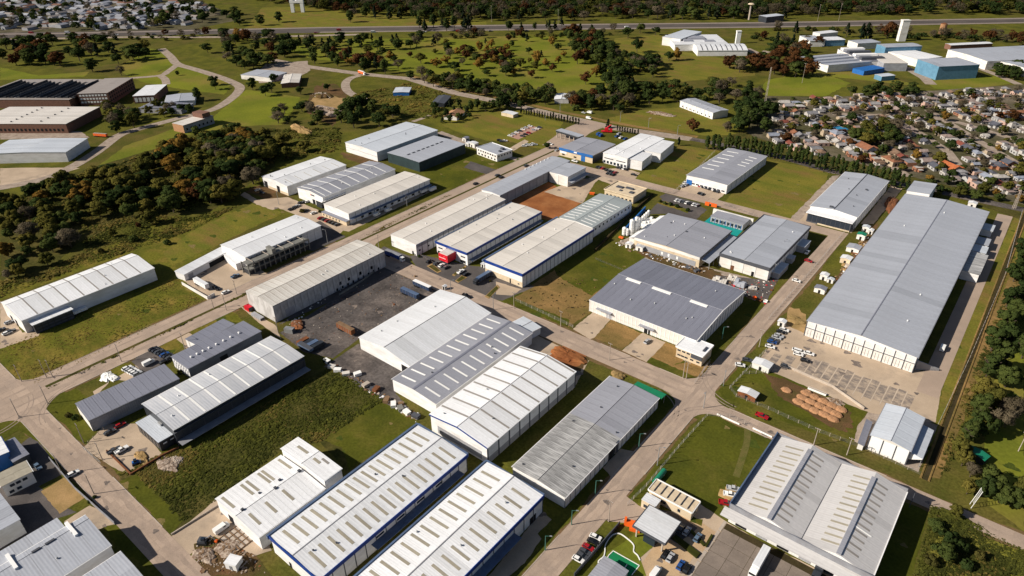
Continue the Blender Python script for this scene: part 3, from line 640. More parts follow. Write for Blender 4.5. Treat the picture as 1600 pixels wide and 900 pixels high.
class Shed:
    def __init__(s, name, label, A=None, B=None, C=None, D=None, h=8, L=None, W=None, rise=1.0, prof=None, n=12, roof='roof_white', wall='wall_white', ridge='grey_trim', gut='white_trim', cat='warehouse', lm=None, root=None, over=.3, group=None, capw=.7, floor=0.0):
        mid, th, s.W, s.L = frame(A, B, C, D, h, L, W)
        s.h = h; s.prof = prof or [(0, 0), (.5, rise), (1, 0)]
        if root is None:
            s.o = empty(name, mid.x, mid.y, 0, th); tag(s.o, label, cat, group)
        else:
            s.o = bpy.data.objects.new(name, None); link(s.o, root.o)
            d = mid - Vector(root.o.location[:2]); t0 = root.o.rotation_euler[2]
            s.o.location = (d.x * math.cos(t0) + d.y * math.sin(t0), -d.x * math.sin(t0) + d.y * math.cos(t0), 0); s.o.rotation_euler = (0, 0, th - t0)
        if lm: LM.append((lm,) + PX(mid.x, mid.y, h))
        W_, L_ = s.W, s.L
        X = lambda t: (t - .5) * W_
        pr = [(X(t), h + z) for t, z in s.prof]
        MB().section([(-W_ / 2, floor), (W_ / 2, floor)] + [(x, z - .06) for x, z in pr[::-1]], -L_ / 2, L_ / 2).build('wall', MATS[wall], s.o)
        ns = len(pr) - 1; n = max(1, n); s.n = n
        for i in range(ns):
            (x0, z0), (x1, z1) = pr[i], pr[i + 1]
            k = (z1 - z0) / max(1e-6, x1 - x0)
            if i == 0: x0 -= over; z0 -= over * k
            if i == ns - 1: x1 += over; z1 += over * k
            pl = (L_ + 2 * over) / n
            y0, y1 = -pl / 2 + (.04 if n > 1 else 0), pl / 2 - (.04 if n > 1 else 0)
            xm, zm = (x0 + x1) / 2, (z0 + z1) / 2
            me = MB().hexa([(x0 - xm, y0, z0 - zm), (x1 - xm, y0, z1 - zm), (x1 - xm, y1, z1 - zm), (x0 - xm, y1, z0 - zm), (x0 - xm, y0, z0 - zm + .12), (x1 - xm, y0, z1 - zm + .12), (x1 - xm, y1, z1 - zm + .12), (x0 - xm, y1, z0 - zm + .12)]).mesh('roof_panel', MATS[roof] if isinstance(roof, str) else MATS[roof[0]])
            for j in range(n):
                me2 = me
                if not isinstance(roof, str):
                    key = 1 if j >= n * roof[2] else 0
                    if key:
                        if not hasattr(s, '_m%d' % i): m2 = me.copy(); m2.materials[0] = MATS[roof[1]]; setattr(s, '_m%d' % i, m2)
                        me2 = getattr(s, '_m%d' % i)
                inst('roof_panel', me2, s.o, (xm, -L_ / 2 - over + pl * (j + .5), zm + rnd.uniform(0, .025)))
        if ridge:
            for i in range(1, ns):
                if pr[i][1] > pr[i - 1][1] and pr[i][1] > pr[i + 1][1]:
                    x, z = pr[i]; MB().section([(x - capw / 2, z + .04), (x + capw / 2, z + .04), (x + capw / 2 - .1, z + .18), (x, z + .26), (x - capw / 2 + .1, z + .18)], -L_ / 2 - over, L_ / 2 + over).build('ridge_cap', MATS[ridge], s.o)
        if root is None and s.L > 38 and ridge:
            vm = MB().cyl(0, 0, 0, .5, .28, .28, 7).cyl(0, 0, .5, .75, .42, .2, 7).mesh('roof_vent', MATS[rnd.choice(['steel', 'dark_trim', 'white_trim'])])
            for _ in range(rnd.randint(3, 7)):
                t = rnd.choice((rnd.uniform(.1, .45), rnd.uniform(.55, .9))); inst('roof_vent', vm, s.o, ((t - .5) * s.W, rnd.uniform(-.46, .46) * s.L, s.zx(t) + .05))
        if gut:
            for sg, (x, z) in ((-1, pr[0]), (1, pr[-1])):
                a, b = sorted((x + sg * (over + .01), x + sg * (over + .26)))
                MB().box(a, -L_ / 2 - over, z - .22, b, L_ / 2 + over, z + .06).build('gutter', MATS[gut], s.o)
    def zx(s, t):
        for (t0, z0), (t1, z1) in zip(s.prof, s.prof[1:]):
            if t <= t1 + 1e-9: return s.h + z0 + (z1 - z0) * (t - t0) / max(1e-6, t1 - t0)
    def sb(s, side, a0, a1, z0, z1, d0, d1):     # a box against a side: a0..a1 along it (fractions), d0..d1 outwards
        W_, L_ = s.W / 2, s.L / 2
        if side in 'FB':
            x0, x1 = (a0 - .5) * s.W, (a1 - .5) * s.W
            return MB().box(x0, -L_ - d1, z0, x1, -L_ - d0, z1) if side == 'F' else MB().box(x0, L_ + d0, z0, x1, L_ + d1, z1)
        y0, y1 = (a0 - .5) * s.L, (a1 - .5) * s.L
        return MB().box(-W_ - d1, y0, z0, -W_ - d0, y1, z1) if side == 'L' else MB().box(W_ + d0, y0, z0, W_ + d1, y1, z1)
    def fascia(s, sides, mat, lo, hi, name='fascia', t=.3):
        for q in sides:
            e = .0
            if q in 'LR':
                f = t / s.L; s.sb(q, -f, 1 + f, s.h - lo, s.h + hi, .3, .3 + t).build(name, MATS[mat], s.o)
            else: s.sb(q, -.3 / s.W, 1 + .3 / s.W, s.h - lo, s.h + hi + .01, .3, .3 + t).build(name, MATS[mat], s.o)
        return s
    def sky(s, seg, t0, t1, ys, wid, mat='skylight_tan', lift=.16):
        ta, tb = s.prof[seg][0], s.prof[seg + 1][0]
        u0, u1 = ta + (tb - ta) * t0, ta + (tb - ta) * t1
        x0, x1 = (u0 - .5) * s.W, (u1 - .5) * s.W; z0, z1 = s.zx(u0), s.zx(u1)
        if isinstance(ys, int): ys = [(k + .5) / ys for k in range(ys)]
        xm, zm = (x0 + x1) / 2, (z0 + z1) / 2; a, b = -wid / 2, wid / 2
        me = MB().hexa([(x0 - xm, a, z0 - zm + .08), (x1 - xm, a, z1 - zm + .08), (x1 - xm, b, z1 - zm + .08), (x0 - xm, b, z0 - zm + .08), (x0 - xm, a, z0 - zm + lift), (x1 - xm, a, z1 - zm + lift), (x1 - xm, b, z1 - zm + lift), (x0 - xm, b, z0 - zm + lift)]).mesh('skylight', MATS[mat])
        for y in ys: inst('skylight', me, s.o, (xm, (y - .5) * s.L, zm + .03))
        return s
    def panels(s, side, n, z0, z1, mat='wall_white', col='grey_trim', cw=.35, gap=.0, d=.07):
        """wall panels between columns; shared meshes"""
        ln = s.W if side in 'FB' else s.L; st = ln / n; hw = st / 2 - cw / 2
        W_, L_ = s.W / 2, s.L / 2
        if side in 'FB':
            p = MB().box(-hw, 0, z0, hw, d, z1); c = MB().box(-cw / 2, 0, 0, cw / 2, d * 2.5, z1 + .05)
        else:
            p = MB().box(0, -hw, z0, d, hw, z1); c = MB().box(0, -cw / 2, 0, d * 2.5, cw / 2, z1 + .05)
        pm = p.mesh('wall_panel', MATS[mat]); cm = c.mesh('column', MATS[col])
        for k in range(n):
            a = -ln / 2 + st * (k + .5)
            loc = {'F': (a, -L_ - d, 0), 'B': (a, L_, 0), 'L': (-W_ - d, a, 0), 'R': (W_, a, 0)}[side]
            inst('wall_panel', pm, s.o, loc)
        for k in range(n + 1):
            a = -ln / 2 + st * k
            dd = d * 2.5
            loc = {'F': (a, -L_ - dd, 0), 'B': (a, L_, 0), 'L': (-W_ - dd, a, 0), 'R': (W_, a, 0)}[side]
            inst('column', cm, s.o, loc)
        return s
    def door(s, side, p, wd, ht, mat='opening', name='door', z0=0.0, d=.12):
        ln = s.W if side in 'FB' else s.L; f = wd / ln / 2
        s.sb(side, p - f, p + f, z0, z0 + ht, .0, d).build(name, MATS[mat], s.o)
        f += .2 / ln
        return s
    def windows(s, side, ps, wd, z0, z1, mat='glass', d=.10):
        ln = s.W if side in 'FB' else s.L
        for p in ps: s.sb(side, p - wd / ln / 2, p + wd / ln / 2, z0, z1, .0, d).build('window', MATS[mat], s.o)
        return s
    def awning(s, side, a0, a1, z, depth, mat='roof_grey_mid', posts=0, t=.2, name='awning'):
        o = s.sb(side, a0, a1, z, z + t, .02, depth).build(name, MATS[mat], s.o)
        for k in range(posts):
            a = a0 + (a1 - a0) * (k + .5) / posts; ln = s.W if side in 'FB' else s.L; f = .1 / ln
            s.sb(side, a - f, a + f, 0, z, depth - .4, depth - .2).build('post', MATS['steel'], s.o)
        return s
    def vents(s, t, ys, r=.5, mat='white_trim', hh=.8):
        x, z = (t - .5) * s.W, s.zx(t)
        mb = MB().cyl(0, 0, 0, hh, r, r * .8, 7).cyl(0, 0, hh, hh + .25, r * 1.25, r * .5, 7)
        me = mb.mesh('roof_vent', MATS[mat])
        for y in ys: inst('roof_vent', me, s.o, (x, (y - .5) * s.L, z))
        return s
    def boxes(s, lst, mat='steel', name='roof_unit'):
        for (t, y, a, b, c) in lst:
            x, yy, z = (t - .5) * s.W, (y - .5) * s.L, s.zx(t)
            MB().box(x - a / 2, yy - b / 2, z - .1, x + a / 2, yy + b / 2, z + c).build(name, MATS[mat], s.o)
        return s
def lin_(n, a=.03, b=.97): return [a + (b - a) * (k + .5) / n for k in range(n)]
# --- foreground
s = Shed('long_warehouse', 'long white warehouse with blue fascia and tan skylights, left of two at bottom edge', A=(413.75, 845), B=(508.75, 898), C=(734, 706), h=8.5, rise=1.1, n=17, roof='roof_white', gut=None, lm='the left blue-edged front warehouse')
s.fascia('FR', 'blue_trim', 1.1, .5).fascia('LB', 'blue_grey_trim', 1.2, .55, t=.9)
s.sky(0, .12, .80, lin_(17), 1.1).sky(1, .22, .85, lin_(17), 1.1)
s.panels('R', 15, 3.4, 7.3, 'wall_white', 'dark_trim', .3).awning('R', .30, .93, 4.4, 3.4, 'blue_grey_trim', 0).windows('R', [.36, .5, .64, .78], 3.6, 5.2, 6.2)
s.door('F', .35, 1.2, 2.4, 'opening').door('F', .75, 1.2, 2.4, 'opening')
s = Shed('long_warehouse', 'long white warehouse with blue fascia and tan skylights, nearest the east street at bottom', D=(763.75, 723.75), C=(850, 777.5), L=83, h=8.5, rise=1.1, n=17, roof='roof_bright', gut=None, lm='the right blue-edged front warehouse')
s.fascia('R', 'blue_trim', 1.1, .5).fascia('LB', 'blue_grey_trim', 1.0, .5, t=.7)
s.sky(0, .12, .78, lin_(17), 1.1).sky(1, .22, .82, lin_(17), 1.1)
s.panels('R', 15, 3.4, 7.3, 'wall_white', 'dark_trim', .3).awning('R', .30, .80, 4.4, 3.4, 'blue_grey_trim', 0)
s.door('R', .93, 3.5, 3.2, 'opening')
s = Shed('white_warehouse', 'white gabled warehouse with dark cross strips on its roof and blue gable edge', A=(673, 647.6), B=(762, 699), C=(898.5, 580), h=9.2, rise=2.0, n=9, roof='roof_bright', lm='the white warehouse with dark roof strips', capw=.5)
s.sky(0, .0, .97, [k / 9 for k in range(9)][1:] + [.985], .9, 'skylight_grey').sky(1, .03, 1, [k / 9 for k in range(9)][1:] + [.985], .9, 'skylight_grey')
s.panels('R', 9, 3.6, 9.0, 'wall_white', 'dark_trim', .7).panels('R', 9, .2, 3.3, 'wall_grey', 'dark_trim', .7)
MB().hexa([(-s.W / 2 - .3, -s.L / 2 - .55, s.h - .5), (0, -s.L / 2 - .55, s.h + 1.5), (0, -s.L / 2 - .31, s.h + 1.5), (-s.W / 2 - .3, -s.L / 2 - .31, s.h - .5), (-s.W / 2 - .3, -s.L / 2 - .55, s.h), (0, -s.L / 2 - .55, s.h + 2), (0, -s.L / 2 - .31, s.h + 2), (-s.W / 2 - .3, -s.L / 2 - .31, s.h)]).build('gable_trim', MATS['blue_trim'], s.o)
MB().hexa([(0, -s.L / 2 - .55, s.h + 1.5), (s.W / 2 + .3, -s.L / 2 - .55, s.h - .5), (s.W / 2 + .3, -s.L / 2 - .31, s.h - .5), (0, -s.L / 2 - .31, s.h + 1.5), (0, -s.L / 2 - .55, s.h + 2), (s.W / 2 + .3, -s.L / 2 - .55, s.h), (s.W / 2 + .3, -s.L / 2 - .31, s.h), (0, -s.L / 2 - .31, s.h + 2)]).build('gable_trim', MATS['blue_trim'], s.o)
s.sb('F', .12, .9, 1.0, 5.0, .0, .1).build('shutter', MATS['wall_grey'], s.o)
s = Shed('grey_warehouse', 'grey roofed warehouse with a row of white skylights on both slopes', A=(616, 593.75), B=(683.75, 632.5), C=(828, 519), h=6.8, rise=1.2, n=12, roof='roof_grey_mid', ridge='roof_grey', capw=1.6, lm='the grey roof with white skylights')
s.sky(0, .12, .78, lin_(11, .02, .98), .9, 'skylight_white').sky(1, .22, .88, lin_(11, .02, .98), .9, 'skylight_white')
s2 = Shed('annex', None, A=(800, 506), B=(826, 522), C=(843, 510), h=4.5, rise=.3, n=3, roof='roof_pale_blue', root=s)
s = Shed('broad_warehouse', 'broad white warehouse with a wide uneven gable roof beside the grey skylit one', A=(564.5, 523.75), B=(634, 572), D=(680, 451), C=(764, 490), h=7.0, prof=[(0, 0), (.52, 2.4), (1, -.8)], n=10, roof='roof_white', ridge='dark_trim', capw=.5, lm='the broad white warehouse')
s.door('F', .9, 5, 4.5)
s = Shed('galvanised_warehouse', 'weathered galvanised warehouse, half mottled silver and half plain grey, by the east street', A=(802, 728.75), B=(882, 777.5), C=(1028.5, 622.5), h=5.8, rise=.9, n=20, roof=('roof_galv', 'roof_grey_mid', .52), ridge='dark_trim', capw=.4, lm='the galvanised warehouse')
s.panels('R', 21, .9, 5.5, 'wall_plain', 'dark_trim', .22).door('R', .46, 5, 4.6)
s.sb('F', 0, 1, .3, 5.4, .0, .08).build('wall_panel', MATS['wall_white'], s.o)
s.sb('R', .50, .53, .5, 6.1, .0, .3).build('downpipe', MATS['dark_trim'], s.o)
MB().hexa([(-1, s.L / 2 + .5, 5.7), (s.W / 2 + 1.2, s.L / 2 + .5, 5.5), (s.W / 2 + 1.2, s.L / 2 + 5.2, 5.0), (-1, s.L / 2 + 5.2, 5.2), (-1, s.L / 2 + .5, 5.85), (s.W / 2 + 1.2, s.L / 2 + .5, 5.65), (s.W / 2 + 1.2, s.L / 2 + 5.2, 5.15), (-1, s.L / 2 + 5.2, 5.35)]).build('canopy', MATS['green_paint'], s.o)
for k in range(4): MB().box(-.6 + k * 4.4, s.L / 2 + 4.8, 0, -.4 + k * 4.4, s.L / 2 + 5, 5.1).build('post', MATS['steel'], s.o)
s = Shed('wide_warehouse', 'wide grey roofed warehouse with three white ridge strips behind two concrete driveways', A=(1087.5, 533.75), B=(1161, 456), C=(1007.5, 402.5), h=7.2, rise=2.6, n=16, roof='roof_grey', ridge='roof_grey', gut='white_trim', lm='the wide grey warehouse')
s.sky(0, .91, .97, [.20], 9.5, 'skylight_white', .45).sky(0, .91, .97, [.55], 11, 'skylight_white', .45).sky(0, .91, .97, [.83], 9, 'skylight_white', .45)
s.panels('L', 26, .2, 6.6, 'wall_plain', 'white_trim', .3).panels('F', 17, .2, 7.0, 'wall_white', 'dark_trim', .25)
for a, b in ((.77, .92), (.36, .50)): s.awning('L', a, b, 4.2, 2.2, 'roof_grey_mid')
s.door('L', .43, 3.4, 3.8).door('L', .80, 3.4, 3.8, 'wall_grey')
def rake(s, top, mat, d=.3, up=.4):      # sloping trim on the two halves of the front gable
    for a, b in (((-s.W / 2 - .3, -.25), (0, top)), ((0, top), (s.W / 2 + .3, -.25))):
        y0, y1 = -s.L / 2 - .32 - d, -s.L / 2 - .32
        MB().hexa([(a[0], y0, s.h + a[1]), (b[0], y0, s.h + b[1]), (b[0], y1, s.h + b[1]), (a[0], y1, s.h + a[1]), (a[0], y0, s.h + a[1] + up), (b[0], y0, s.h + b[1] + up), (b[0], y1, s.h + b[1] + up), (a[0], y1, s.h + a[1] + up)]).build('gable_trim', MATS[mat], s.o)
rake(s, 2.4, 'white_trim')
s = Shed('front_office', 'cream two storey office block on the street corner of the wide grey warehouse', A=(1057, 541), B=(1098, 556), C=(1114, 540), h=6.2, rise=.1, n=1, roof='roof_bright', wall='wall_beige', ridge=None, gut=None, cat='office', over=.2)
s.fascia('FLRB', 'white_trim', .5, .35).windows('F', [.1, .28, .46], 1.6, 4.0, 4.8).windows('F', [.12, .26, .40, .62, .86], 1.6, 1.3, 2.1).sb('F', .58, 1.0, 3.2, 5.6, .0, .5).build('glass_bay', MATS['dark_trim'], s.o)
s.boxes([(.9, .5, .9, 4.0, .7)], 'dark_trim')
# --- the huge shed on the right
s = Shed('huge_warehouse', 'huge grey roofed warehouse with white framed front facing the worn car park', A=(1262.5, 503), B=(1436, 558), C=(1544, 330), h=8.8, rise=1.8, n=34, roof='roof_grey_light', ridge='roof_grey', gut='grey_trim', capw=.8, lm='the huge grey warehouse')
s.panels('F', 11, .5, 5.0, 'wall_plain', 'dark_trim', .35, d=.12).panels('F', 11, 5.25, 8.6, 'wall_white', 'dark_trim', .35, d=.1)
for k in range(11):
    for q in (.3, .62): s.sb('F', (k + q) / 11 - .0015, (k + q) / 11 + .0015, .5, 4.2, .12, .2).build('door_post', MATS['grey_trim'], s.o)
s.sb('F', 0, 1, 4.9, 5.25, .1, .2).build('band', MATS['dark_trim'], s.o)
for k in range(5): s.sb('L', .01 + k * .03, .012 + k * .03, .3, 8.4, .05, .2).build('downpipe', MATS['white_trim'], s.o)
s2 = Shed('wing', None, A=(1418.5, 297), B=(1452, 306.5), C=(1462, 290.5), h=8.8, prof=[(0, 0), (1, 1.0)], n=6, roof='roof_grey_light', ridge=None, gut=None, root=s)
for a, b, z, dp, m in ((.55, .69, 5.6, 9.5, 'roof_galv'), (.715, .76, 4.6, 8, 'roof_pale_blue'), (.78, .83, 4.2, 7.5, 'roof_grey_light'), (.90, .95, 4.2, 6.5, 'roof_pale_blue')):
    s.sb('R', a, b, .0, z - .15, .3, dp - .4).build('lean_to_wall', MATS['wall_white'], s.o)
    s.awning('R', a - .003, b + .003, z, dp, m, name='lean_to_roof')
MB().hexa([(s.W / 2 + .4, -s.L / 2 + 3, 0), (s.W / 2 + 9.5, -s.L / 2 + 9, 0), (s.W / 2 + 9.5, -s.L / 2 + 9.4, 0), (s.W / 2 + .4, -s.L / 2 + 3.4, 0), (s.W / 2 + .4, -s.L / 2 + 3, 5.5), (s.W / 2 + 9.5, -s.L / 2 + 9, 1.2), (s.W / 2 + 9.5, -s.L / 2 + 9.4, 1.2), (s.W / 2 + .4, -s.L / 2 + 3.4, 5.5)]).build('side_wall', MATS['wall_grey'], s.o)
s = Shed('modern_warehouse', 'pale ribbed warehouse with a dark glazed front and black ridge slot by the poplars', A=(1266, 323), B=(1341, 338.4), C=(1388.5, 281.6), h=8.5, rise=1.6, n=14, roof='roof_grey_light', ridge='dark_trim', capw=.9, lm='the glazed front warehouse')
s.panels('R', 12, .3, 7.6, 'wall_white', 'grey_trim', .3)
MB().section([(-s.W / 2 + .1, 6.6), (s.W / 2 - .1, 6.6), (s.W / 2 - .1, 7.0), (-s.W / 2 + .1, 7.0)], -s.L / 2 - 8.5, -s.L / 2 - .1).build('front_roof', MATS['roof_bright'], s.o)
MB().box(-s.W / 2 + 1, -s.L / 2 - 7.2, 0, s.W / 2 - 1, -s.L / 2 - .05, 6.58).build('front_block', MATS['dark_trim'], s.o)
for k in range(9): MB().box(-s.W / 2 + 1.6 + k * (s.W - 3) / 9, -s.L / 2 - 7.3, 1.0, -s.L / 2 * 0 - s.W / 2 + 1.3 + (k + 1) * (s.W - 3) / 9, -s.L / 2 - 7.2, 5.8).build('window', MATS['glass'], s.o)
MB().box(-s.W / 2 + 8.5, -s.L / 2 - 7.35, 0, s.W / 2 - 1.2, -s.L / 2 - 7.28, 1.0).build('plinth', MATS['wall_beige'], s.o)
s.boxes([(.75, .62, 1.4, 1.4, .8), (.42, .03, 2.2, 1.6, 1.1)], 'dark_trim')
s = Shed('skylit_office_shed', 'white walled shed with grey roof and short white roof lights beside a lawn', A=(1079, 272), B=(1136, 292), C=(1193, 245.4), h=7.2, rise=.5, n=10, roof='roof_grey_mid', ridge=None, gut='white_trim', lm='the shed with short roof lights')
s.sky(0, .15, .75, lin_(6, .22, .95), 1.3, 'skylight_white').sky(1, .35, .75, lin_(4, .52, .9), 1.2, 'skylight_white')
s.windows('F', lin_(9), 2.4, 1.2, 2.2).door('F', .08, 4.5, 4, 'wall_blue').panels('R', 9, .3, 6.8, 'wall_white', 'grey_trim', .25)
s2 = Shed('annex', None, A=(1109, 250), B=(1116, 252.5), C=(1151, 234), h=7.1, rise=.2, n=2, roof='roof_grey_light', ridge=None, root=s)
s = Shed('dark_edged_warehouse', 'white warehouse with charcoal roof edge and pale roof above a cluttered yard', A=(1127.5, 395), B=(1201, 421), C=(1264, 356), h=8.2, rise=.8, n=12, roof='roof_grey_light', ridge='dark_trim', gut=None, capw=.35, lm='the charcoal-edged warehouse')
s.fascia('FLRB', 'dark_trim', 1.4, .55, t=.35).door('F', .28, 2.2, 3, 'rust').door('F', .70, 1.6, 3, 'opening').panels('F', 4, .2, 6.6, 'wall_plain', 'grey_trim', .12).panels('R', 8, .2, 6.6, 'wall_white', 'grey_trim', .25)
for a, b, dp, z in ((.08, .30, 4.5, 3.6), (.42, .50, 4, 3), (.68, .84, 5, 4.2)):
    s.sb('R', a, b, 0, z - .01, .35, dp).build('side_annex', MATS['wall_grey'], s.o); s.awning('R', a - .004, b + .004, z, dp + .2, 'roof_pale_blue', name='side_annex_roof')
s = Shed('flat_grey_warehouse', 'grey roofed factory with cream walls beside white silos', A=(995, 371), B=(1096, 404), C=(1139, 360.5), h=7.0, rise=.9, n=9, roof='roof_grey_mid', ridge='dark_trim', gut=None, capw=.3, lm='the grey factory with silos', wall='wall_beige')
s.fascia('R', 'dark_trim', .6, .3).sb('F', 0.05, .95, 0, 3.6, .0, .12).build('grey_band', MATS['wall_grey'], s.o)
s.sb('F', 0, 1, 5.2, 7.1, .0, .15).build('wall_panel', MATS['wall_plain'], s.o)
s.windows('F', [.45, .55, .68], 1.2, 1.2, 3.0, 'white_trim', .2)
MB().hexa([(s.W / 2 + .3, -s.L / 2 + 1, 5.3), (s.W / 2 + 6, -s.L / 2 + 1, 4.3), (s.W / 2 + 6, s.L / 2 - 2, 4.3), (s.W / 2 + .3, s.L / 2 - 2, 5.3), (s.W / 2 + .3, -s.L / 2 + 1, 5.5), (s.W / 2 + 6, -s.L / 2 + 1, 4.5), (s.W / 2 + 6, s.L / 2 - 2, 4.5), (s.W / 2 + .3, s.L / 2 - 2, 5.5)]).build('lean_to_roof', MATS['roof_grey_light'], s.o)
for k in range(6): MB().box(s.W / 2 + 5.6, -s.L / 2 + 1.5 + k * 6, 0, s.W / 2 + 5.9, -s.L / 2 + 1.8 + k * 6, 4.35).build('post', MATS['steel'], s.o)
MB().section([(-s.W / 2 - 6, 3.2), (-s.W / 2 - .05, 5.4), (-s.W / 2 - .05, 5.7), (-s.W / 2 - 6, 3.5)], -s.L / 2 + 4, s.L / 2).build('side_roof', MATS['roof_bright'], s.o)
MB().box(-s.W / 2 - 5.8, -s.L / 2 + 4.2, 0, -s.W / 2 - .06, s.L / 2 - .2, 3.25).build('side_block', MATS['wall_plain'], s.o)
s.boxes([(.2, .7, .8, .8, .6), (.52, .55, .9, .9, .7), (.38, .25, .5, .5, .4)], 'dark_trim')
s = Shed('teal_yard_building', 'low grey office with blue posts inside a teal paved court', A=(1112, 337), B=(1161, 352), C=(1170.5, 343), h=4.2, rise=.2, n=4, roof='roof_grey_mid', ridge=None, gut=None, wall='wall_grey', cat='office')
s.sb('B', -.15, 1.1, 0, 4.6, .1, 1.4).build('back_wall', MATS['wall_plain'], s.o); s.windows('F', lin_(8), 1.6, 1, 2.8, 'glass')
patch('teal_court', 'teal_paint', [(1095, 351), (1114, 336), (1166, 355), (1150, 371), (1138, 368)], 5)
for k in range(7): s.sb('F', k / 6.2, k / 6.2 + .012, 0, 4.1, 1.2, 1.5).build('post', MATS['wall_blue'], s.o)
# --- the blue sheds in the middle
s = Shed('blue_front_warehouse', 'cream roofed warehouse with blue eaves and a red entrance block on its front', A=(682.5, 377.5), B=(730, 396), C=(845, 331), h=8.2, rise=.7, n=16, roof='roof_cream', ridge='dark_trim', gut=None, capw=.25, lm='the blue-eaved warehouse with red entrance')
s.fascia('FR', 'blue_trim', 1.1, .45).fascia('L', 'blue_grey_trim', .8, .4, t=.6).panels('R', 17, 3.2, 7.1, 'wall_white', 'dark_trim', .3).awning('R', .02, .98, 3.0, 3, 'blue_grey_trim')
s.windows('F', [.13, .87], 3.6, 4.2, 5.0).windows('F', [.12, .86], 4.5, .5, 2.2, 'opening').sb('F', .96, 1.02, 0, 7.2, .0, .35).build('corner_pillar', MATS['white_trim'], s.o)
MB().box(-3.9, -s.L / 2 - 7.5, 1.6, 3.6, -s.L / 2 - .05, 6.2).build('entrance_block', MATS['red_paint'], s.o)
MB().box(-3.5, -s.L / 2 - 7.1, 6.2, 3.2, -s.L / 2 - .4, 6.4).build('entrance_roof', MATS['roof_cream'], s.o)
MB().box(-3.1, -s.L / 2 - 6.8, 0, 2.9, -s.L / 2 - .1, 1.59).build('entrance_base', MATS['glass'], s.o)
MB().box(-3.6, -s.L / 2 - 7.62, 3.6, 2.0, -s.L / 2 - 7.5, 3.85).build('light_band', MATS['white_trim'], s.o)
lx = s
s = Shed('blue_front_warehouse', 'cream roofed warehouse with blue eaves and plain white front beside a parked lorry', A=(760, 406), B=(816, 430), C=(925, 358.75), h=8.8, rise=.8, n=16, roof='roof_cream', ridge='dark_trim', gut=None, capw=.25, lm='the plain-fronted blue-eaved warehouse')
s.fascia('FR', 'blue_trim', 1.2, .5).fascia('L', 'blue_grey_trim', .8, .4, t=1.2).panels('R', 19, .4, 7.5, 'wall_white', 'dark_trim', .3).door('F', .17, 1.6, 3.4, 'wall_grey').door('F', .68, .9, 3, 'opening').windows('F', [.9], 1.2, 1.2, 2.0)
s.sb('F', .0, 1, 0, 3.4, .0, .06).build('plinth', MATS['wall_beige'], s.o)
s = Shed('green_grey_warehouse', 'grey green roofed warehouse with slanting white skylights joined behind the blue-eaved one', A=(876, 338.5), B=(924.5, 356.5), C=(986, 317.5), h=7.8, rise=1.0, n=11, roof='roof_green_grey', ridge='dark_trim', gut='grey_trim', capw=.3, lm='the grey-green warehouse')
s.sky(0, .10, .78, lin_(9, .02, .80), .8, 'skylight_white').sky(1, .15, .85, lin_(9, .02, .78), .8, 'skylight_white').windows('R', lin_(10), 1.4, 4.6, 6.0, 'opening')
s = Shed('white_warehouse', 'white warehouse with cream roof on the avenue corner left of the red entrance', A=(612.5, 367.5), B=(652.5, 383), C=(787.5, 311), h=8.0, rise=.8, n=16, roof='roof_cream', ridge='dark_trim', gut='blue_grey_trim', capw=.25, lm='the avenue corner warehouse')
s.windows('R', [.03, .12, .2], 1.4, 2.5, 3.6).panels('R', 18, 5.4, 7.5, 'wall_grey', 'dark_trim', .3).door('F', .85, 1.4, 2.4)
s = Shed('l_shaped_warehouse', 'pale grey L-shaped warehouse wrapping round a red earth court', A=(752.5, 297.5), B=(784, 305), C=(890, 250.3), h=8.2, rise=.6, n=12, roof='roof_grey_light', ridge=None, gut='grey_trim', lm='the L-shaped warehouse')
s.panels('R', 10, .3, 7.6, 'wall_grey', 'dark_trim', .15).vents(.06, lin_(7, .55, .95), .4)
s2 = Shed('wing', None, A=(859, 267.5), B=(885.5, 276.5), C=(915, 262.5), h=8.25, rise=.3, n=5, roof='roof_grey_light', ridge=None, gut='grey_trim', root=s)
s2.awning('R', .0, 1, 4.2, 4, 'roof_grey_light').panels('F', 2, .3, 7.6, 'wall_plain', 'grey_trim', .1)
s = Shed('cream_warehouse', 'cream roofed warehouse with a blue side canopy facing the avenue', A=(506, 318.75), B=(545, 333.75), C=(671, 280), h=8.2, rise=.7, n=14, roof='roof_cream', ridge='dark_trim', capw=.3, lm='the cream-roofed warehouse')
s.panels('R', 14, 4.8, 7.9, 'wall_white', 'dark_trim', .2).awning('R', .0, 1.0, 4.2, 2.6, 'blue_grey_trim').windows('R', lin_(9, .1, .9), 2.4, 1.2, 2.6, 'opening')
MB().section([(-s.W / 2 - .2, 2.9), (s.W / 2 + .2, 2.9), (s.W / 2 + .2, 3.3), (-s.W / 2 - .2, 3.3)], -s.L / 2 - 3.2, -s.L / 2 - .02).build('front_roof', MATS['roof_grey'], s.o)
MB().box(-s.W / 2, -s.L / 2 - 2.8, 0, s.W / 2, -s.L / 2 - .03, 2.88).build('front_block', MATS['wall_beige'], s.o)
for k in range(6): MB().box(-s.W / 2 + 1.5 + k * 3.4, -s.L / 2 - 2.92, 1, -s.W / 2 + 2.5 + k * 3.4, -s.L / 2 - 2.8, 2.1).build('window', MATS['glass'], s.o)
s = Shed('striped_warehouse', 'grey roofed warehouse with crossing white roof strips and a white sign front', A=(462.5, 293.75), B=(505, 307.5), C=(618.75, 263.75), h=8.2, rise=1.6, n=8, roof='roof_grey_mid', ridge='roof_grey', capw=.4, lm='the white-striped grey roof')
s.sky(0, .05, .98, [k / 8 for k in range(1, 8)] + [.04], .8, 'skylight_white').sky(1, .02, .95, [k / 8 for k in range(1, 8)] + [.04], .8, 'skylight_white')
s.sb('F', .78, 1.0, 0, 5.0, .0, 1.6).build('entrance_block', MATS['wall_dark'], s.o); s.sb('R', .0, .28, 0, 5.0, .0, 1.2).build('corner_block', MATS['wall_dark'], s.o)
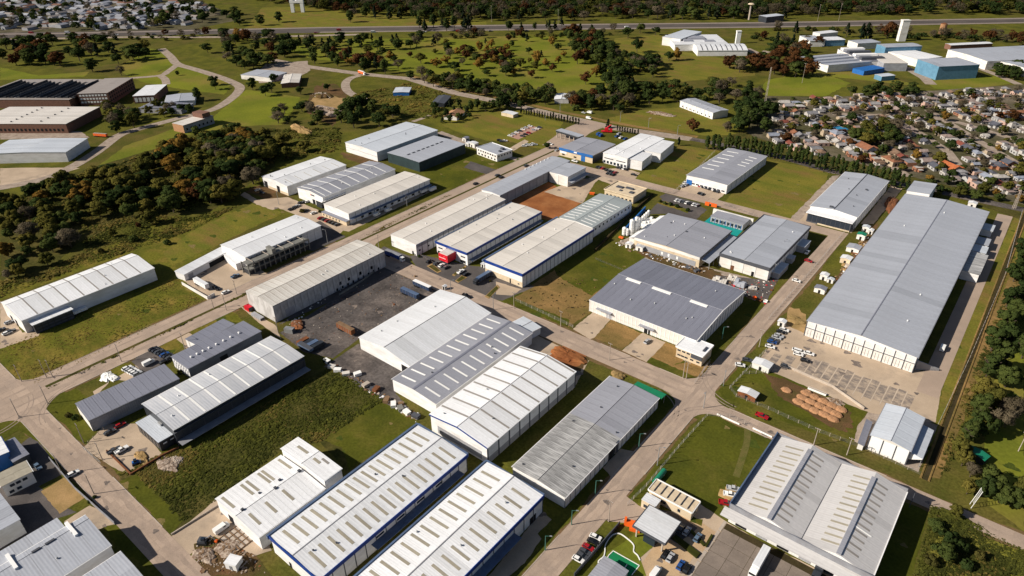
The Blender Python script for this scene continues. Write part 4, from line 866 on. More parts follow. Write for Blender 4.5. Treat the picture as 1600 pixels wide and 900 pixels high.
s.sb('R', -.01, .29, 5.0, 5.4, .0, 1.5).build('corner_roof', MATS['white_trim'], s.o); s.sb('F', .74, 1.04, 5.0, 5.4, .0, 1.9).build('corner_roof', MATS['white_trim'], s.o)
s.door('F', .62, 3, 3.6)
for k in range(5): s.sb('F', .52 + k * .032, .54 + k * .032, 6.2, 7.2, .0, .14).build('sign_letter', MATS['dark_trim' if k else 'red_paint'], s.o)
s = Shed('white_gable_warehouse', 'white warehouse nearest the wood, with two dark doors in its gable', A=(407, 276), B=(448.75, 290), C=(542.5, 257.5), h=7.8, rise=1.2, n=12, roof='roof_white', ridge='grey_trim', capw=.35, lm='the white warehouse by the wood')
s.door('F', .12, 4, 5).door('F', .62, 3.6, 5).sb('F', .2, 1, 0, 2, .0, .1).build('plinth', MATS['wall_beige'], s.o); s.sky(1, .3, .95, lin_(6), .4, 'skylight_tan')
s = Shed('pale_blue_warehouse', 'tall pale blue roofed warehouse, farthest back of the left cluster', A=(539.5, 222), B=(587, 237.5), C=(683.75, 203.75), h=8.4, rise=.9, n=14, roof='roof_pale_blue', ridge='dark_trim', capw=.4, lm='the pale blue warehouse')
s.sb('F', 0, 1, 4.2, 4.35, .0, .1).build('band', MATS['grey_trim'], s.o)
s = Shed('dark_green_warehouse', 'dark green walled warehouse with pale roof and a vented ridge', A=(606, 238.75), B=(655, 253.75), C=(726, 225), h=8.2, rise=.5, n=11, roof='roof_grey_light', wall='wall_dark_green', ridge=None, gut='dark_trim', lm='the dark green warehouse')
s.boxes([(.5, .12 + k * .1, 1.1, 3.2, .5) for k in range(8)], 'dark_trim', 'ridge_vent')
# --- left side
s = Shed('framed_warehouse', 'white warehouse with an unfinished grey concrete frame along its front', A=(346, 382.5), B=(382.5, 402.5), C=(500, 352.5), h=8.5, rise=1.0, n=12, roof='roof_white', ridge='grey_trim', capw=.3, lm='the warehouse with concrete frame')
s.panels('R', 10, .3, 7.8, 'wall_white', 'grey_trim', .12)
fw, fl, fh = 7.0, s.L * .78, 7.4
fx, fy = s.W / 2 + .6, -s.L / 2 - 3.5
fr = bpy.data.objects.new('concrete_frame', None); link(fr, s.o); fr.location = (fx, fy, 0)
for zz in (3.3, 6.7): MB().box(.25, .25, zz, fw - .25, fl - .25, zz + .3).build('slab', MATS['concrete_grey'], fr)
cm = MB().box(-.25, -.25, 0, .25, .25, fh).mesh('column', MATS['concrete_grey'])
for k in range(13):
    for xx in (0, fw): inst('column', cm, fr, (xx, fl * k / 12, 0))
for zz in (3.0, 6.4, 7.3): MB().box(fw - .2, 0, zz, fw + .12, fl, zz + .35).build('beam', MATS['concrete_grey'], fr)
MB().box(.3, .3, .02, fw - .9, fl - .3, 3.25).build('infill', MATS['wall_dark'], fr)
MB().box(.3, fl * .40, 6.95, fw - .3, fl * .46, 10.4).build('stair_tower', MATS['concrete_grey'], fr)
for k in (1, 4, 7, 9, 11): MB().box(-.4, fl * k / 12 - .15, 8.0, fw, fl * k / 12 + .15, 8.3).build('beam', MATS['concrete'], fr)
s2 = Shed('long_shed', 'long low white shed with open carport beside the concrete frame yard', A=(276, 423.5), B=(285, 430.5), C=(357, 392), h=4.2, prof=[(0, .4), (1, 0)], n=8, roof='roof_white', gut=None, ridge=None, cat='shed')
s2.door('R', .72, 14, 3.2).door('R', .12, 3.4, 3, 'wall_grey')
s = Shed('canopy_shed', 'small white link canopy between the long low shed and framed warehouse', A=(350, 398), B=(369, 413), C=(383, 407), h=4.6, rise=.1, n=2, roof='roof_white', gut=None, ridge=None, cat='canopy', wall='wall_white')
s = Shed('old_warehouse', 'old stained white warehouse with long cream roof beside the dirty asphalt yard', A=(383.75, 455), B=(426, 478), C=(600.5, 392.5), h=10.4, rise=1.3, n=22, roof='roof_aged', wall='wall_aged', ridge='rust', gut='dark_trim', capw=.35, lm='the old stained warehouse')
s.panels('R', 18, 4.6, 9.8, 'wall_aged', 'wall_grey', .2).door('R', .12, 6, 5, 'wall_grey').windows('R', [.56, .64, .75, .86], 1.6, 3.0, 5.0, 'opening')
s.windows('R', lin_(9, .5, .95), 1.2, .2, 1.8, 'opening')
s = Shed('white_warehouse', 'long white warehouse with black louvred office corner at the left field edge', A=(1.25, 472.5), B=(32.5, 498.75), C=(241, 417.5), h=8.6, prof=[(0, 0), (.30, 1.5), (1, -.6)], n=9, roof='roof_bright', ridge='grey_trim', capw=.3, lm='the left field warehouse')
s.sky(0, .0, 1, [k / 9 for k in range(1, 9)], .7, 'skylight_grey').sky(1, .0, 1, [k / 9 for k in range(1, 9)], .7, 'skylight_grey')
MB().box(s.W / 2 + .05, -s.L / 2 + 3, 0, s.W / 2 + 5, -s.L / 2 + 22, 5.6).build('louvred_office', MATS['wall_dark'], s.o)
MB().box(s.W / 2 + .02, -s.L / 2 + 2.4, 5.6, s.W / 2 + 5.8, -s.L / 2 + 22.6, 5.9).build('office_roof', MATS['roof_white'], s.o)
for k in range(6):
    for q in range(3): MB().box(s.W / 2 + 5, -s.L / 2 + 3.6 + k * 3.05, .6 + q * 1.7, s.W / 2 + 5.1, -s.L / 2 + 6.2 + k * 3.05, 1.5 + q * 1.7).build('louvre', MATS['dark_trim'], s.o)
s.door('F', .3, 3, 3.4).door('F', .55, 3, 3.4)
s = Shed('grey_shed', 'grey shed with a row of white roof vents beside the black-walled warehouse', A=(265, 559), B=(297.5, 575), C=(410, 517), h=6.2, prof=[(0, 0), (1, .3)], n=12, roof='roof_grey', wall='wall_grey', ridge=None, gut='grey_trim', lm='the grey vented shed')
s.vents(.55, [.14, .22, .30, .38, .48, .58, .68, .80], .55)
for k in range(7):
    for q in range(3): s.sb('F', .04 + k * .14 + (q % 2) * .05, .11 + k * .14 + (q % 2) * .05, .8 + q * 1.7, 1.9 + q * 1.7, .0, .1).build('screen_block', MATS['white_trim'], s.o)
s2 = Shed('wing', None, A=(291, 529), B=(306, 540), C=(365, 508), h=4.6, prof=[(0, 0), (1, .3)], n=6, roof='roof_grey', ridge=None, gut=None, root=s)
s.door('R', .45, 4, 4, 'wall_dark')
s = Shed('grey_shed', 'plain grey shed at the street corner with a stepped roof edge', A=(115, 632.5), B=(142.5, 656), C=(282.5, 591), h=6.0, prof=[(0, 0), (1, .3)], n=12, roof='roof_grey', wall='wall_grey', ridge=None, gut='grey_trim', lm='the plain grey shed', W=13)
s.sb('F', 0, 1, .2, 5.8, .0, .08).build('wall_panel', MATS['wall_plain'], s.o)
s = Shed('black_warehouse', 'black walled warehouse with silver panelled roof and long side canopy', A=(223.75, 632.5), B=(272.5, 672.5), C=(472.5, 555), h=9.0, rise=1.0, n=9, roof='roof_silver', wall='wall_dark', ridge='grey_trim', gut='white_trim', capw=.35, lm='the black-walled warehouse')
s.sky(0, .0, .98, [k / 9 for k in range(1, 9)], .8, 'skylight_white').sky(1, .02, 1, [k / 9 for k in range(1, 9)], .8, 'skylight_white')
s.awning('R', -.0, 1.0, 2.6, 4.2, 'grey_trim').awning('R', .0, 1.0, 7.2, .8, 'dark_trim')
s.panels('R', 10, 2.9, 7.0, 'wall_dark', 'dark_trim', .3)
s2 = Shed('front_office', None, A=(215, 661), B=(248, 692.5), C=(273, 675), h=5.2, rise=.05, n=3, roof='roof_pale_blue', wall='wall_dark', ridge=None, gut='dark_trim', root=s)
s2.windows('F', lin_(6), 1.6, 1.0, 3.8).windows('R', [.3, .7], 1.6, 3, 3.6, 'white_trim').boxes([(.5, .85, 2.6, 2.2, 1.1)], 'steel')
s = Shed('patched_warehouse', 'patched white warehouse with taller end block next to the scrub lot', A=(338.75, 781), B=(406, 840), C=(506, 762), h=6.6, rise=.9, n=14, roof='roof_bright', wall='wall_white', ridge='dark_trim', capw=.3, gut='white_trim', lm='the patched white warehouse')
s.sky(0, .08, .7, [.06, .34, .42, .6, .66, .93], 1.1).sky(1, .2, .7, [.12, .36, .62], 1.1).boxes([(.48, .1, .8, 1, .8), (.4, .4, .8, .8, .5), (.5, .58, 1.2, 1, .6), (.42, .7, .8, 1, .7), (.5, .96, 1, 1, .9)], 'dark_trim')
s.door('F', .3, 3, 3.4)
s2 = Shed('end_block', None, A=(437.5, 701), B=(506, 749), C=(535.5, 732), h=9.2, rise=.5, n=4, roof='roof_bright', ridge='dark_trim', capw=.3, root=s)
s2.sky(0, .3, .8, [.6], 1.2).sky(1, .1, .4, [.55], 1.2).sky(1, .3, .6, [.8], 1.0, 'skylight_grey')
# --- bottom left corner
s = Shed('ridge_warehouse', 'pale warehouse with two white ridge vents crossing its stepped roof in the corner', D=(135, 809), C=(172.5, 852.5), L=62, h=8.2, prof=[(0, .9), (.14, 1.1), (1, 0)], n=13, roof='roof_grey_light', ridge='grey_trim', capw=.3, lm='the corner warehouse')
for yy, t in ((.91, .14), (.62, .06)):
    MB().box((t - .5) * s.W - 4.2, (yy - .5) * s.L - .55, s.h + .7, (t - .5) * s.W + 4.4, (yy - .5) * s.L + .55, s.h + 1.8).build('vent_hood', MATS['white_trim'], s.o)
s.boxes([(.14, .80, .9, 3, .5), (.14, .73, .9, 2.6, .5), (.14, .45, .9, 3, .5)], 'dark_trim', 'ridge_vent')
s2 = Shed('wing', None, D=(86, 809), C=(103.5, 827), L=50, h=8.2, prof=[(0, .1), (1, .86)], n=10, roof='roof_grey_light', ridge=None, gut=None, root=s)
s = Shed('corner_warehouse', 'plain pale roofed warehouse cut off by the bottom left picture corner', D=(185, 862), C=(232, 909), L=45, h=8.4, rise=.5, n=9, roof='roof_grey_light', ridge=None)
s = Shed('blue_shed', 'blue walled shed with white roof at the left edge', B=(13, 706), C=(0, 683), L=20, W=16, A=None, h=7, rise=.5, n=4, roof='roof_bright', wall='wall_blue', gut='blue_trim', ridge=None, cat='shed', lm='the blue-walled shed')
s = Shed('canopy_shed', 'slate blue canopy roof beside the blue-walled shed', A=(22, 722), B=(45, 709), C=(21, 684), h=4.6, rise=.1, n=4, roof='roof_grey', wall='wall_dark', gut=None, ridge=None, cat='canopy')
s = Shed('small_office', 'small white office with tan flat roof in the left corner yard', A=(5, 759), B=(52, 736), C=(37, 722), h=5.6, rise=.1, n=2, roof='skylight_tan', wall='wall_plain', gut='white_trim', ridge=None, cat='office', lm='the tan-roofed office')
s.windows('F', [.3, .5, .72], 1.6, 3.4, 4.6).windows('F', [.2, .45], 1.6, .8, 2.0)
s = Shed('edge_shed', 'pale grey shed at the left picture edge below the tan-roofed office', B=(30, 813), C=(0, 771), W=30, A=None, h=7, rise=.4, n=4, roof='roof_grey_light', gut=None, ridge=None, cat='shed')
# --- bottom right
s = Shed('double_ridge_warehouse', 'large grey warehouse with twin ridge monitors and tan skylights beside the works yard', A=(1140.6, 793), B=(1362.5, 899), C=(1417, 767), h=8.0, prof=[(0, 0), (.28, 2.9), (.52, .1), (.77, 2.9), (1, 0)], n=14, roof='roof_neutral', ridge=None, gut=None, lm='the double-ridge warehouse')
for t in (.28, .77): MB().box((t - .5) * s.W - .75, -s.L / 2 - .2, s.h + 2.6, (t - .5) * s.W + .75, s.L / 2 - 3, s.h + 3.3).build('ridge_monitor', MATS['roof_grey_mid'], s.o)
s.sky(0, .35, .85, lin_(12, .05, .93), .9).sky(1, .12, .52, lin_(12, .05, .93), .9, 'skylight_grey').sky(2, .45, .92, lin_(12, .05, .93), .9).sky(3, .10, .5, lin_(12, .05, .93), .9, 'skylight_grey')
s.sky(3, .12, .6, [.34], .5, 'skylight_white', .24)
MB().box((.52 - .5) * s.W - .15, -s.L / 2, s.h + .1, (.52 - .5) * s.W + .15, s.L / 2, s.h + .28).build('valley_gutter', MATS['dark_trim'], s.o)
s.fascia('L', 'blue_grey_trim', .8, 2.0, 'parapet', .4).fascia('FB', 'grey_trim', .8, 1.5, 'parapet', .4).fascia('R', 'white_trim', .3, .25, 'parapet', .3)
MB().hexa([(-s.W / 2 - 2, -s.L / 2 - 4.6, 6.3), (s.W / 2 + 1, -s.L / 2 - 4.6, 6.3), (s.W / 2 + 1, -s.L / 2 - .72, 7.1), (-s.W / 2 - 2, -s.L / 2 - .72, 7.1), (-s.W / 2 - 2, -s.L / 2 - 4.6, 6.5), (s.W / 2 + 1, -s.L / 2 - 4.6, 6.5), (s.W / 2 + 1, -s.L / 2 - .72, 7.3), (-s.W / 2 - 2, -s.L / 2 - .72, 7.3)]).build('awning', MATS['roof_neutral'], s.o)
for k in range(6): s.door('F', .1 + k * .16, 4, 4.4, 'wall_grey' if k % 2 else 'opening', 'dock_door', .2)
for k in range(9): MB().box(-s.W / 2 + 3 + k * 5.8, s.L / 2 + .7, 1.2, -s.W / 2 + 3.2 + k * 5.8, s.L / 2 + .9, 8.6).build('downpipe', MATS['dark_trim'], s.o)
s.panels('R', 12, .3, 7.6, 'wall_white', 'grey_trim', .2)
s = Shed('gabled_hall', 'white gabled hall with three tall front panels and a blue-roofed side shelter', A=(1361, 680), B=(1422, 705), C=(1444, 653), h=7.4, rise=1.3, n=5, roof='roof_pale_blue', ridge='roof_grey', capw=.4, wall='wall_plain', gut='grey_trim', lm='the white gabled hall')
s.panels('F', 3, .3, 7.2, 'white_trim', 'dark_trim', .4)
MB().section([(s.W / 2 + .3, 5.6), (s.W / 2 + 4.8, 4.8), (s.W / 2 + 4.8, 5.0), (s.W / 2 + .3, 5.8)], -s.L / 2 + 1.5, s.L / 2 - 2.5).build('lean_to_roof', MATS['roof_pale_blue'], s.o)
MB().section([(s.W / 2 + .3, 2.2), (s.W / 2 + 4.7, 4.6), (s.W / 2 + 4.7, 4.8), (s.W / 2 + .3, 5.6)], -s.L / 2 + 1.3, -s.L / 2 + 1.5).build('lean_to_end', MATS['white_trim'], s.o)
for k in range(4): MB().box(s.W / 2 + 4.4, -s.L / 2 + 2 + k * 4.2, 0, s.W / 2 + 4.6, -s.L / 2 + 2.2 + k * 4.2, 4.8).build('post', MATS['steel'], s.o)
s = Shed('low_store', 'low narrow store with three grey roof panels left of the gabled hall', A=(1341, 693), B=(1349, 697), C=(1362, 660), h=2.6, prof=[(0, .3), (1, 0)], n=3, roof='roof_grey', wall='wall_plain', ridge=None, gut=None, cat='store')
s = Shed('gate_office', 'cream flat office with dark roof beams at the works gate', A=(1081, 800), B=(1092.5, 784.5), C=(1026.5, 751), h=4.4, rise=.05, n=1, roof='wall_beige', wall='wall_beige', ridge=None, gut=None, cat='office', lm='the gate office', over=.1)
s.fascia('FLRB', 'white_trim', .3, .4, 'parapet', .25)
for k in range(6): MB().box(-s.W / 2 + .3, (k + .7) / 6.3 * s.L - s.L / 2 - .12, s.h + .13, s.W / 2 - .3, (k + .7) / 6.3 * s.L - s.L / 2 + .12, s.h + .5).build('roof_beam', MATS['dark_trim'], s.o)
s.windows('L', [.28, .62, .68], 1.0, 1.2, 2.6).windows('F', [.5], 1.6, 1.2, 2.8)
s2 = Shed('front_block', None, A=(1004, 781), B=(1025, 793), C=(1031, 781), h=4.0, rise=.05, n=1, roof='roof_white', wall='wall_beige', ridge=None, gut=None, root=s, over=.1)
s2.windows('F', [.3], 1.4, 1, 2.4)
# gate canopy on columns
a = [G(p[0], p[1], 6.0) for p in ((1000, 822.5), (1031, 842.5), (1053.75, 812.5), (1021, 795))]
cc = sum(a, Vector((0, 0))) / 4
gc = empty('gate_canopy', cc.x, cc.y); tag(gc, 'square grey roofed gate canopy on columns next to the orange gate', 'canopy'); LM.append(('the gate canopy',) + PX(cc.x, cc.y, 6))
MB().box(-6.2, -5.8, 5.6, 6.2, 5.8, 5.85).build('roof', MATS['roof_white'], gc)
for b in ((-6.4, -6.0, -6.2, 6.0), (6.2, -6.0, 6.4, 6.0)): MB().box(b[0], b[1], 5.0, b[2], b[3], 6.0).build('fascia', MATS['dark_trim'], gc)
for b in ((-6.2, -6.0, 6.2, -5.8), (-6.2, 5.8, 6.2, 6.0)): MB().box(b[0], b[1], 5.0, b[2], b[3], 6.0).build('fascia', MATS['dark_trim'], gc)
for x in (-5, 5):
    for y in (-4.8, 0, 4.8): MB().box(x - .25, y - .25, 0, x + .25, y + .25, 5.6).build('column', MATS['concrete'], gc)
MB().box(-2.2, -5.0, 0, 2.2, -1.5, 3).build('booth', MATS['glass'], gc)
# --- upper middle
s = Shed('blue_workshop', 'grey roofed workshop with bright blue front band and blue door', A=(876, 230), B=(925, 244), C=(960, 226), h=6.8, rise=.7, n=8, roof='roof_grey_mid', wall='wall_beige', ridge='grey_trim', capw=.3, gut=None, lm='the blue-banded workshop')
s.fascia('F', 'wall_blue', 1.9, .3).door('F', .72, 4, 4.4, 'wall_blue').windows('F', [.12, .48], 2.6, 1.2, 2.4, 'opening').sb('R', 0, 1, 0, 6.2, .0, .1).build('side_wall', MATS['wall_dark'], s.o)
MB().box(-1.5, -s.L / 2 - .78, s.h - 1.2, 1.5, -s.L / 2 - .6, s.h - .2).build('sign_oval', MATS['white_trim'], s.o)
s.sb('F', .02, .22, 2.6, 4.6, .0, .08).build('wall_panel', MATS['white_trim'], s.o)
s = Shed('stepped_warehouse', 'bright white warehouse with zigzag stepped side walls near the entrance', A=(944, 240), B=(985, 247.5), C=(1036, 215), h=8.6, rise=.4, n=10, roof='roof_bright', ridge='dark_trim', capw=.3, gut=None, lm='the zigzag white warehouse')
s.windows('F', lin_(2, 0, 1), 8.5, 4.4, 5.0, 'opening').windows('F', lin_(7, 0, 1), 2.0, .5, 2.6)
s2 = Shed('step', None, A=(973, 247), B=(1004, 252), C=(1019, 240), h=7.6, rise=.2, n=4, roof='roof_white', ridge=None, gut=None, root=s)
s2 = Shed('step', None, A=(1003, 234), B=(1032, 240), C=(1053, 222.5), h=8.2, rise=.2, n=4, roof='roof_white', ridge=None, gut=None, root=s)
s = Shed('flat_office', 'flat beige office with cluttered roof behind the grey-green warehouse', A=(944, 296), B=(990, 307.5), C=(1011, 295), h=5.4, rise=.03, n=1, roof='wall_beige', wall='wall_beige', ridge=None, gut=None, cat='office', lm='the flat beige office')
s.fascia('FLRB', 'wall_beige', .4, .6, 'parapet').windows('F', lin_(7), 1.6, 1.4, 2.6, 'opening').boxes([(.3, .5, 5, 3, .9), (.6, .6, 6, 2, 1.1), (.8, .3, 3, 3, .8), (.45, .25, 2, 2, .6)], 'dark_trim')
s = Shed('white_office', 'white two storey office with roof plant beside the avenue lawn', A=(746, 231), B=(777.5, 242.5), C=(799, 234), h=6.0, rise=.03, n=1, roof='roof_grey_light', wall='wall_plain', ridge=None, gut=None, cat='office', lm='the white two storey office')
s.fascia('FLRB', 'white_trim', .3, .5, 'parapet').windows('F', lin_(8), 1.6, 3.8, 5.0, 'opening').windows('F', lin_(6), 1.8, .8, 2.2, 'opening').windows('R', lin_(5), 1.2, 3.6, 4.8, 'opening').boxes([(.75, .7, 3, 2.5, 1.6), (.85, .4, 2, 2, 1.2)], 'dark_trim')
s = Shed('white_barn', 'isolated white barn with grey roof on the meadow behind the entrance road', A=(1117.5, 177.5), B=(1135, 171), C=(1083, 152.5), h=6.4, rise=1.0, n=8, roof='roof_grey_light', ridge='dark_trim', capw=.4, cat='barn', lm='the isolated white barn')
s.windows('L', lin_(8), 1.4, 1.0, 2.4, 'opening').panels('L', 8, 3.0, 6.0, 'wall_white', 'grey_trim', .3)
# entrance portal
p0, p1 = G(872, 222), G(912, 228)
s = Shed('entrance_portal', 'long grey entrance portal roof on dark posts spanning the gate', A=(868, 203.5), B=(903, 214), C=(913, 211.5), h=6.5, rise=.1, n=4, roof='roof_grey_light', wall='wall_dark', ridge=None, gut=None, cat='portal', floor=4.9)
for k in range(6):
    for q in (-1, 1): MB().box((k / 5 - .5) * s.W * .94 - .3, q * s.L * .4 - .3, 0, (k / 5 - .5) * s.W * .94 + .3, q * s.L * .4 + .3, 4.95).build('post', MATS['concrete'], s.o)
s = Shed('gatehouse', 'tiny beige gatehouse on the lawn by the conifer row', A=(785, 176), B=(804, 180), C=(808, 176), h=3.2, rise=.4, n=2, roof='roof_white', wall='wall_beige', ridge=None, gut=None, cat='hut')
# ------------------------------------------------------------------ far works and the brick factory
s = Shed('white_storehouse', 'pale blue roofed white storehouse at the left edge above the wood', A=(-28, 241), B=(100, 238), C=(138, 216), h=8.5, rise=.8, n=12, roof='roof_pale_blue', gut='white_trim', ridge=None, lm='the left storehouse')
s.sky(0, .1, .95, lin_(1), .1)
s = Shed('brick_hall', 'low dark brick hall with flat white roof at the left edge', A=(-40, 193.75), B=(111, 193.75), C=(147.5, 167), h=9, rise=.2, n=10, roof='roof_cream', wall='wall_brick', ridge=None, gut='dark_trim', lm='the white flat brick hall', cat='factory')
s.windows('F', lin_(22), 2.0, 2.0, 4.5, 'opening').vents(.4, lin_(7), .8, 'dark_trim').vents(.7, lin_(5), .8, 'dark_trim')
s = Shed('brick_factory', 'dark brick factory with sawtooth skylight roof at the far left', A=(-40, 156), B=(122, 156), C=(165, 124), h=9, rise=.2, n=6, roof='roof_brown', wall='wall_brick', ridge=None, gut=None, lm='the sawtooth brick factory', cat='factory')
for k in range(15):
    x = (k / 15 - .5) * s.W + 4
    m = ('roof_white', 'dark_trim', 'roof_brown')[k % 3]
    MB().section([(x, s.h + .2), (x + s.W / 17, s.h + .2), (x + s.W / 17, s.h + 2.6)], -s.L / 2 + 6, s.L / 2 - 10 - (k % 4) * 5).build('sawtooth', MATS['wall_dark'], s.o)
    MB().hexa([(x, -s.L / 2 + 6, s.h + .25), (x + s.W / 17 * .35, -s.L / 2 + 6, s.h + 1.1), (x + s.W / 17 * .35, s.L / 2 - 14, s.h + 1.1), (x, s.L / 2 - 14, s.h + .25), (x, -s.L / 2 + 6, s.h + .45), (x + s.W / 17 * .35, -s.L / 2 + 6, s.h + 1.3), (x + s.W / 17 * .35, s.L / 2 - 14, s.h + 1.3), (x, s.L / 2 - 14, s.h + .45)]).build('sawtooth_glass', MATS[m], s.o)
s = Shed('brick_block', 'taller brown brick block with rows of small windows behind the brick hall', A=(122, 146), B=(166, 146), C=(206, 122), h=13, rise=.1, n=2, roof='roof_brown', wall='wall_brick', ridge=None, gut='wall_brick', cat='factory', lm='the brick block')
for z in (3, 6.5, 10): s.windows('F', lin_(9), 2.2, z, z + 1.8, 'white_trim').windows('R', lin_(12), 2.4, z, z + 1.8, 'opening')
s = Shed('grey_block', 'white fronted low block with grey roofs right of the brick block', A=(210, 148), B=(238, 151), C=(258, 134), h=8, rise=.1, n=2, roof='roof_white', wall='wall_brick', ridge=None, gut=None, cat='factory')
s.windows('F', lin_(5), 3, 1.5, 6, 'white_trim')
s = Shed('grey_shed', 'long low grey shed beside the park road left of the brick house', A=(258, 159), B=(303, 159), C=(305, 147), h=5, rise=.8, n=4, roof='roof_grey_light', wall='wall_plain', cat='shed')
s = Shed('grey_shed', 'low grey roofed store behind the olive tree near the brick block', A=(222, 169), B=(288, 171), C=(296, 161), h=5, rise=.5, n=4, roof='roof_grey', wall='wall_grey', cat='shed')
s = Shed('brick_house', 'long brick house with white roof and brick tower on the green lawn', A=(269, 192.5), B=(286, 196), C=(333, 181), h=7.5, rise=.1, n=5, roof='roof_cream', wall='wall_grey', ridge=None, gut='wall_brick', cat='house', lm='the long brick house')
s.sb('F', 0, 1, 0, 7.4, .0, .2).build('brick_end', MATS['clay'], s.o); MB().box(-s.W / 2, s.L / 2 - 11, 7.5, s.W / 2 - 1, s.L / 2 - 2, 12).build('tower', MATS['wall_brick'], s.o)
s.windows('R', lin_(7), 1.6, 2, 4, 'opening')
s = Shed('park_house', 'low white park pavilion with red brick end behind the bright lawn', A=(440, 129), B=(466, 131), C=(470, 117), h=5, rise=.8, n=3, roof='roof_cream', wall='wall_brick', cat='pavilion', lm='the park pavilion')
s = Shed('park_house', 'grey roofed park building by the pale forecourt at left centre', A=(378, 117), B=(425, 122), C=(446, 113), h=5, rise=.6, n=4, roof='roof_grey_light', wall='wall_plain', cat='pavilion')
s = Shed('red_roof_house', 'red hip roofed house among dark trees above the white warehouses', A=(695, 180), B=(712, 184), C=(724, 175), h=3.6, rise=2.6, n=1, roof='clay', wall='wall_plain', ridge=None, gut=None, cat='house', lm='the red-roofed house', over=1.0)
s = Shed('black_barn', 'black roofed barn left of the red-roofed house', A=(675, 160), B=(693, 163), C=(704, 151), h=4, rise=1.0, n=2, roof='dark_trim', wall='wall_dark', ridge=None, gut=None, cat='barn')
s = Shed('blue_stall', 'small blue fronted stall with white awnings on the waste ground', A=(615, 143), B=(638, 146), C=(642, 138), h=3.6, rise=.4, n=2, roof='roof_pale_blue', wall='wall_blue', ridge=None, gut=None, cat='stall', lm='the blue stall')
s = Shed('farm_shed', 'small pale farm shed left of two among the dark trees', A=(867, 153), B=(888, 158), C=(890, 149), h=4, rise=.8, n=2, roof='roof_white', wall='wall_aged', cat='shed')
s = Shed('farm_shed', 'rusty fronted long farm shed among the dark trees by the road', A=(897, 157), B=(937, 157.5), C=(938, 148), h=4, rise=.8, n=4, roof='roof_cream', wall='rust', cat='shed', lm='the rusty farm shed')
# white works, upper right
s = Shed('white_works', 'white box works hall, tallest of the white works in the upper meadow', A=(1044, 55), B=(1056, 64), C=(1088, 52), h=11, rise=.1, n=3, roof='roof_pale_blue', wall='wall_plain', ridge=None, cat='works', lm='the white works')
s = Shed('flat_works', 'flat low white works roof behind the arched white shed', A=(1056, 70), B=(1140, 69), C=(1118, 54), h=8, rise=.2, n=5, roof='roof_white', ridge=None, cat='works')
s.boxes([(.5, .6, 24, 18, 2), (.7, .3, 14, 8, 1.5), (.3, .35, 12, 10, 2)], 'roof_grey_mid')
s = Shed('arched_shed', 'long white shed with dark roof ribs in front of the white works', A=(1163, 78.5), B=(1162, 69), D=(1081, 78), C=(1087, 69.5), h=7, prof=[(0, 0), (.25, 2.6), (.5, 3.6), (.75, 2.6), (1, 0)], n=9, roof='roof_white', ridge=None, cat='works', lm='the ribbed arched shed')
s.sky(0, 0, 1, [k / 10 for k in range(1, 10)], 1.2, 'dark_trim').sky(1, 0, 1, [k / 10 for k in range(1, 10)], 1.2, 'dark_trim')
def tower(name, label, px, h, w_, mat, cat='tower', cap=None):
    g = G(*px); o = empty(name, g.x, g.y, 0, .69); tag(o, label, cat)
    MB().box(-w_ / 2, -w_ / 3, 0, w_ / 2, w_ / 3, h).build('shaft', MATS[mat], o)
    MB().box(-w_ / 2 - .4, -w_ / 3 - .4, h, w_ / 2 + .4, w_ / 3 + .4, h + 1.2).build('cap', MATS[cap or mat], o); return o
tower('white_tower', 'slim white square tower beside the ribbed arched shed', (1152, 68), 16, 6, 'white_trim')
tower('white_tower', 'tall white slab tower rising behind the blue works', (1407, 64), 27, 10, 'wall_plain')
g = G(1170, 31); o = empty('water_tower', g.x, g.y); tag(o, 'white water tower with flat disc tank beyond the highway', 'water tower')
MB().cyl(0, 0, 0, 22, 1.7, 1.4, 8).build('shaft', MATS['concrete'], o); MB().cyl(0, 0, 22, 24, 2, 5.5, 12).cyl(0, 0, 24, 25.5, 5.5, 3.5, 12).build('tank', MATS['wall_beige'], o)
g = G(1471, 53); o = empty('red_tank', g.x, g.y); tag(o, 'upright rust red storage tank behind the blue works', 'tank'); MB().cyl(0, 0, 0, 14, 4.5, 4.5, 12).build('shell', MATS['clay'], o); MB().cyl(0, 0, 14, 15.5, 4.5, 1, 12).build('lid', MATS['rust'], o)
blue = 'blue and white works buildings'
s = Shed('blue_works_hall', 'large blue works hall with grey roof, nearest of the blue works', A=(1432.5, 92.5), B=(1469, 104), C=(1532.5, 101), h=15, rise=.2, n=6, roof='roof_grey_light', wall='wall_cyan', ridge=None, gut='wall_cyan', cat='works hall', lm='the blue works hall')
s = Shed('works_hall', 'white roofed works hall joined behind the big blue hall', A=(1384, 80), B=(1432, 92), C=(1477, 90), h=9, rise=.2, n=8, roof='roof_bright', wall='wall_plain', ridge=None, gut=None, cat='works hall')
s = Shed('blue_works_hall', 'blue walled hall with silver roof behind the white roofed works hall', A=(1368, 69), B=(1386, 74), C=(1443, 72), h=14, rise=.6, n=6, roof='roof_grey_light', wall='wall_cyan', ridge=None, gut=None, cat='works hall')
s = Shed('sawtooth_works', 'grey sawtooth roofed works shed at the left end of the blue works', A=(1259, 88), B=(1284, 105), C=(1352, 99), h=7, prof=[(0, 0), (.24, 1.6), (.25, 0), (.49, 1.6), (.5, 0), (.74, 1.6), (.75, 0), (1, 1.6)], n=1, roof='roof_grey_light', wall='wall_plain', ridge=None, gut=None, cat='works hall', lm='the sawtooth works shed')
s = Shed('striped_works', 'works hall with black and white striped roof monitors', A=(1314, 79), B=(1353, 98), C=(1380, 92), h=8, rise=.3, n=5, roof='roof_grey', wall='wall_plain', ridge=None, gut=None, cat='works hall')
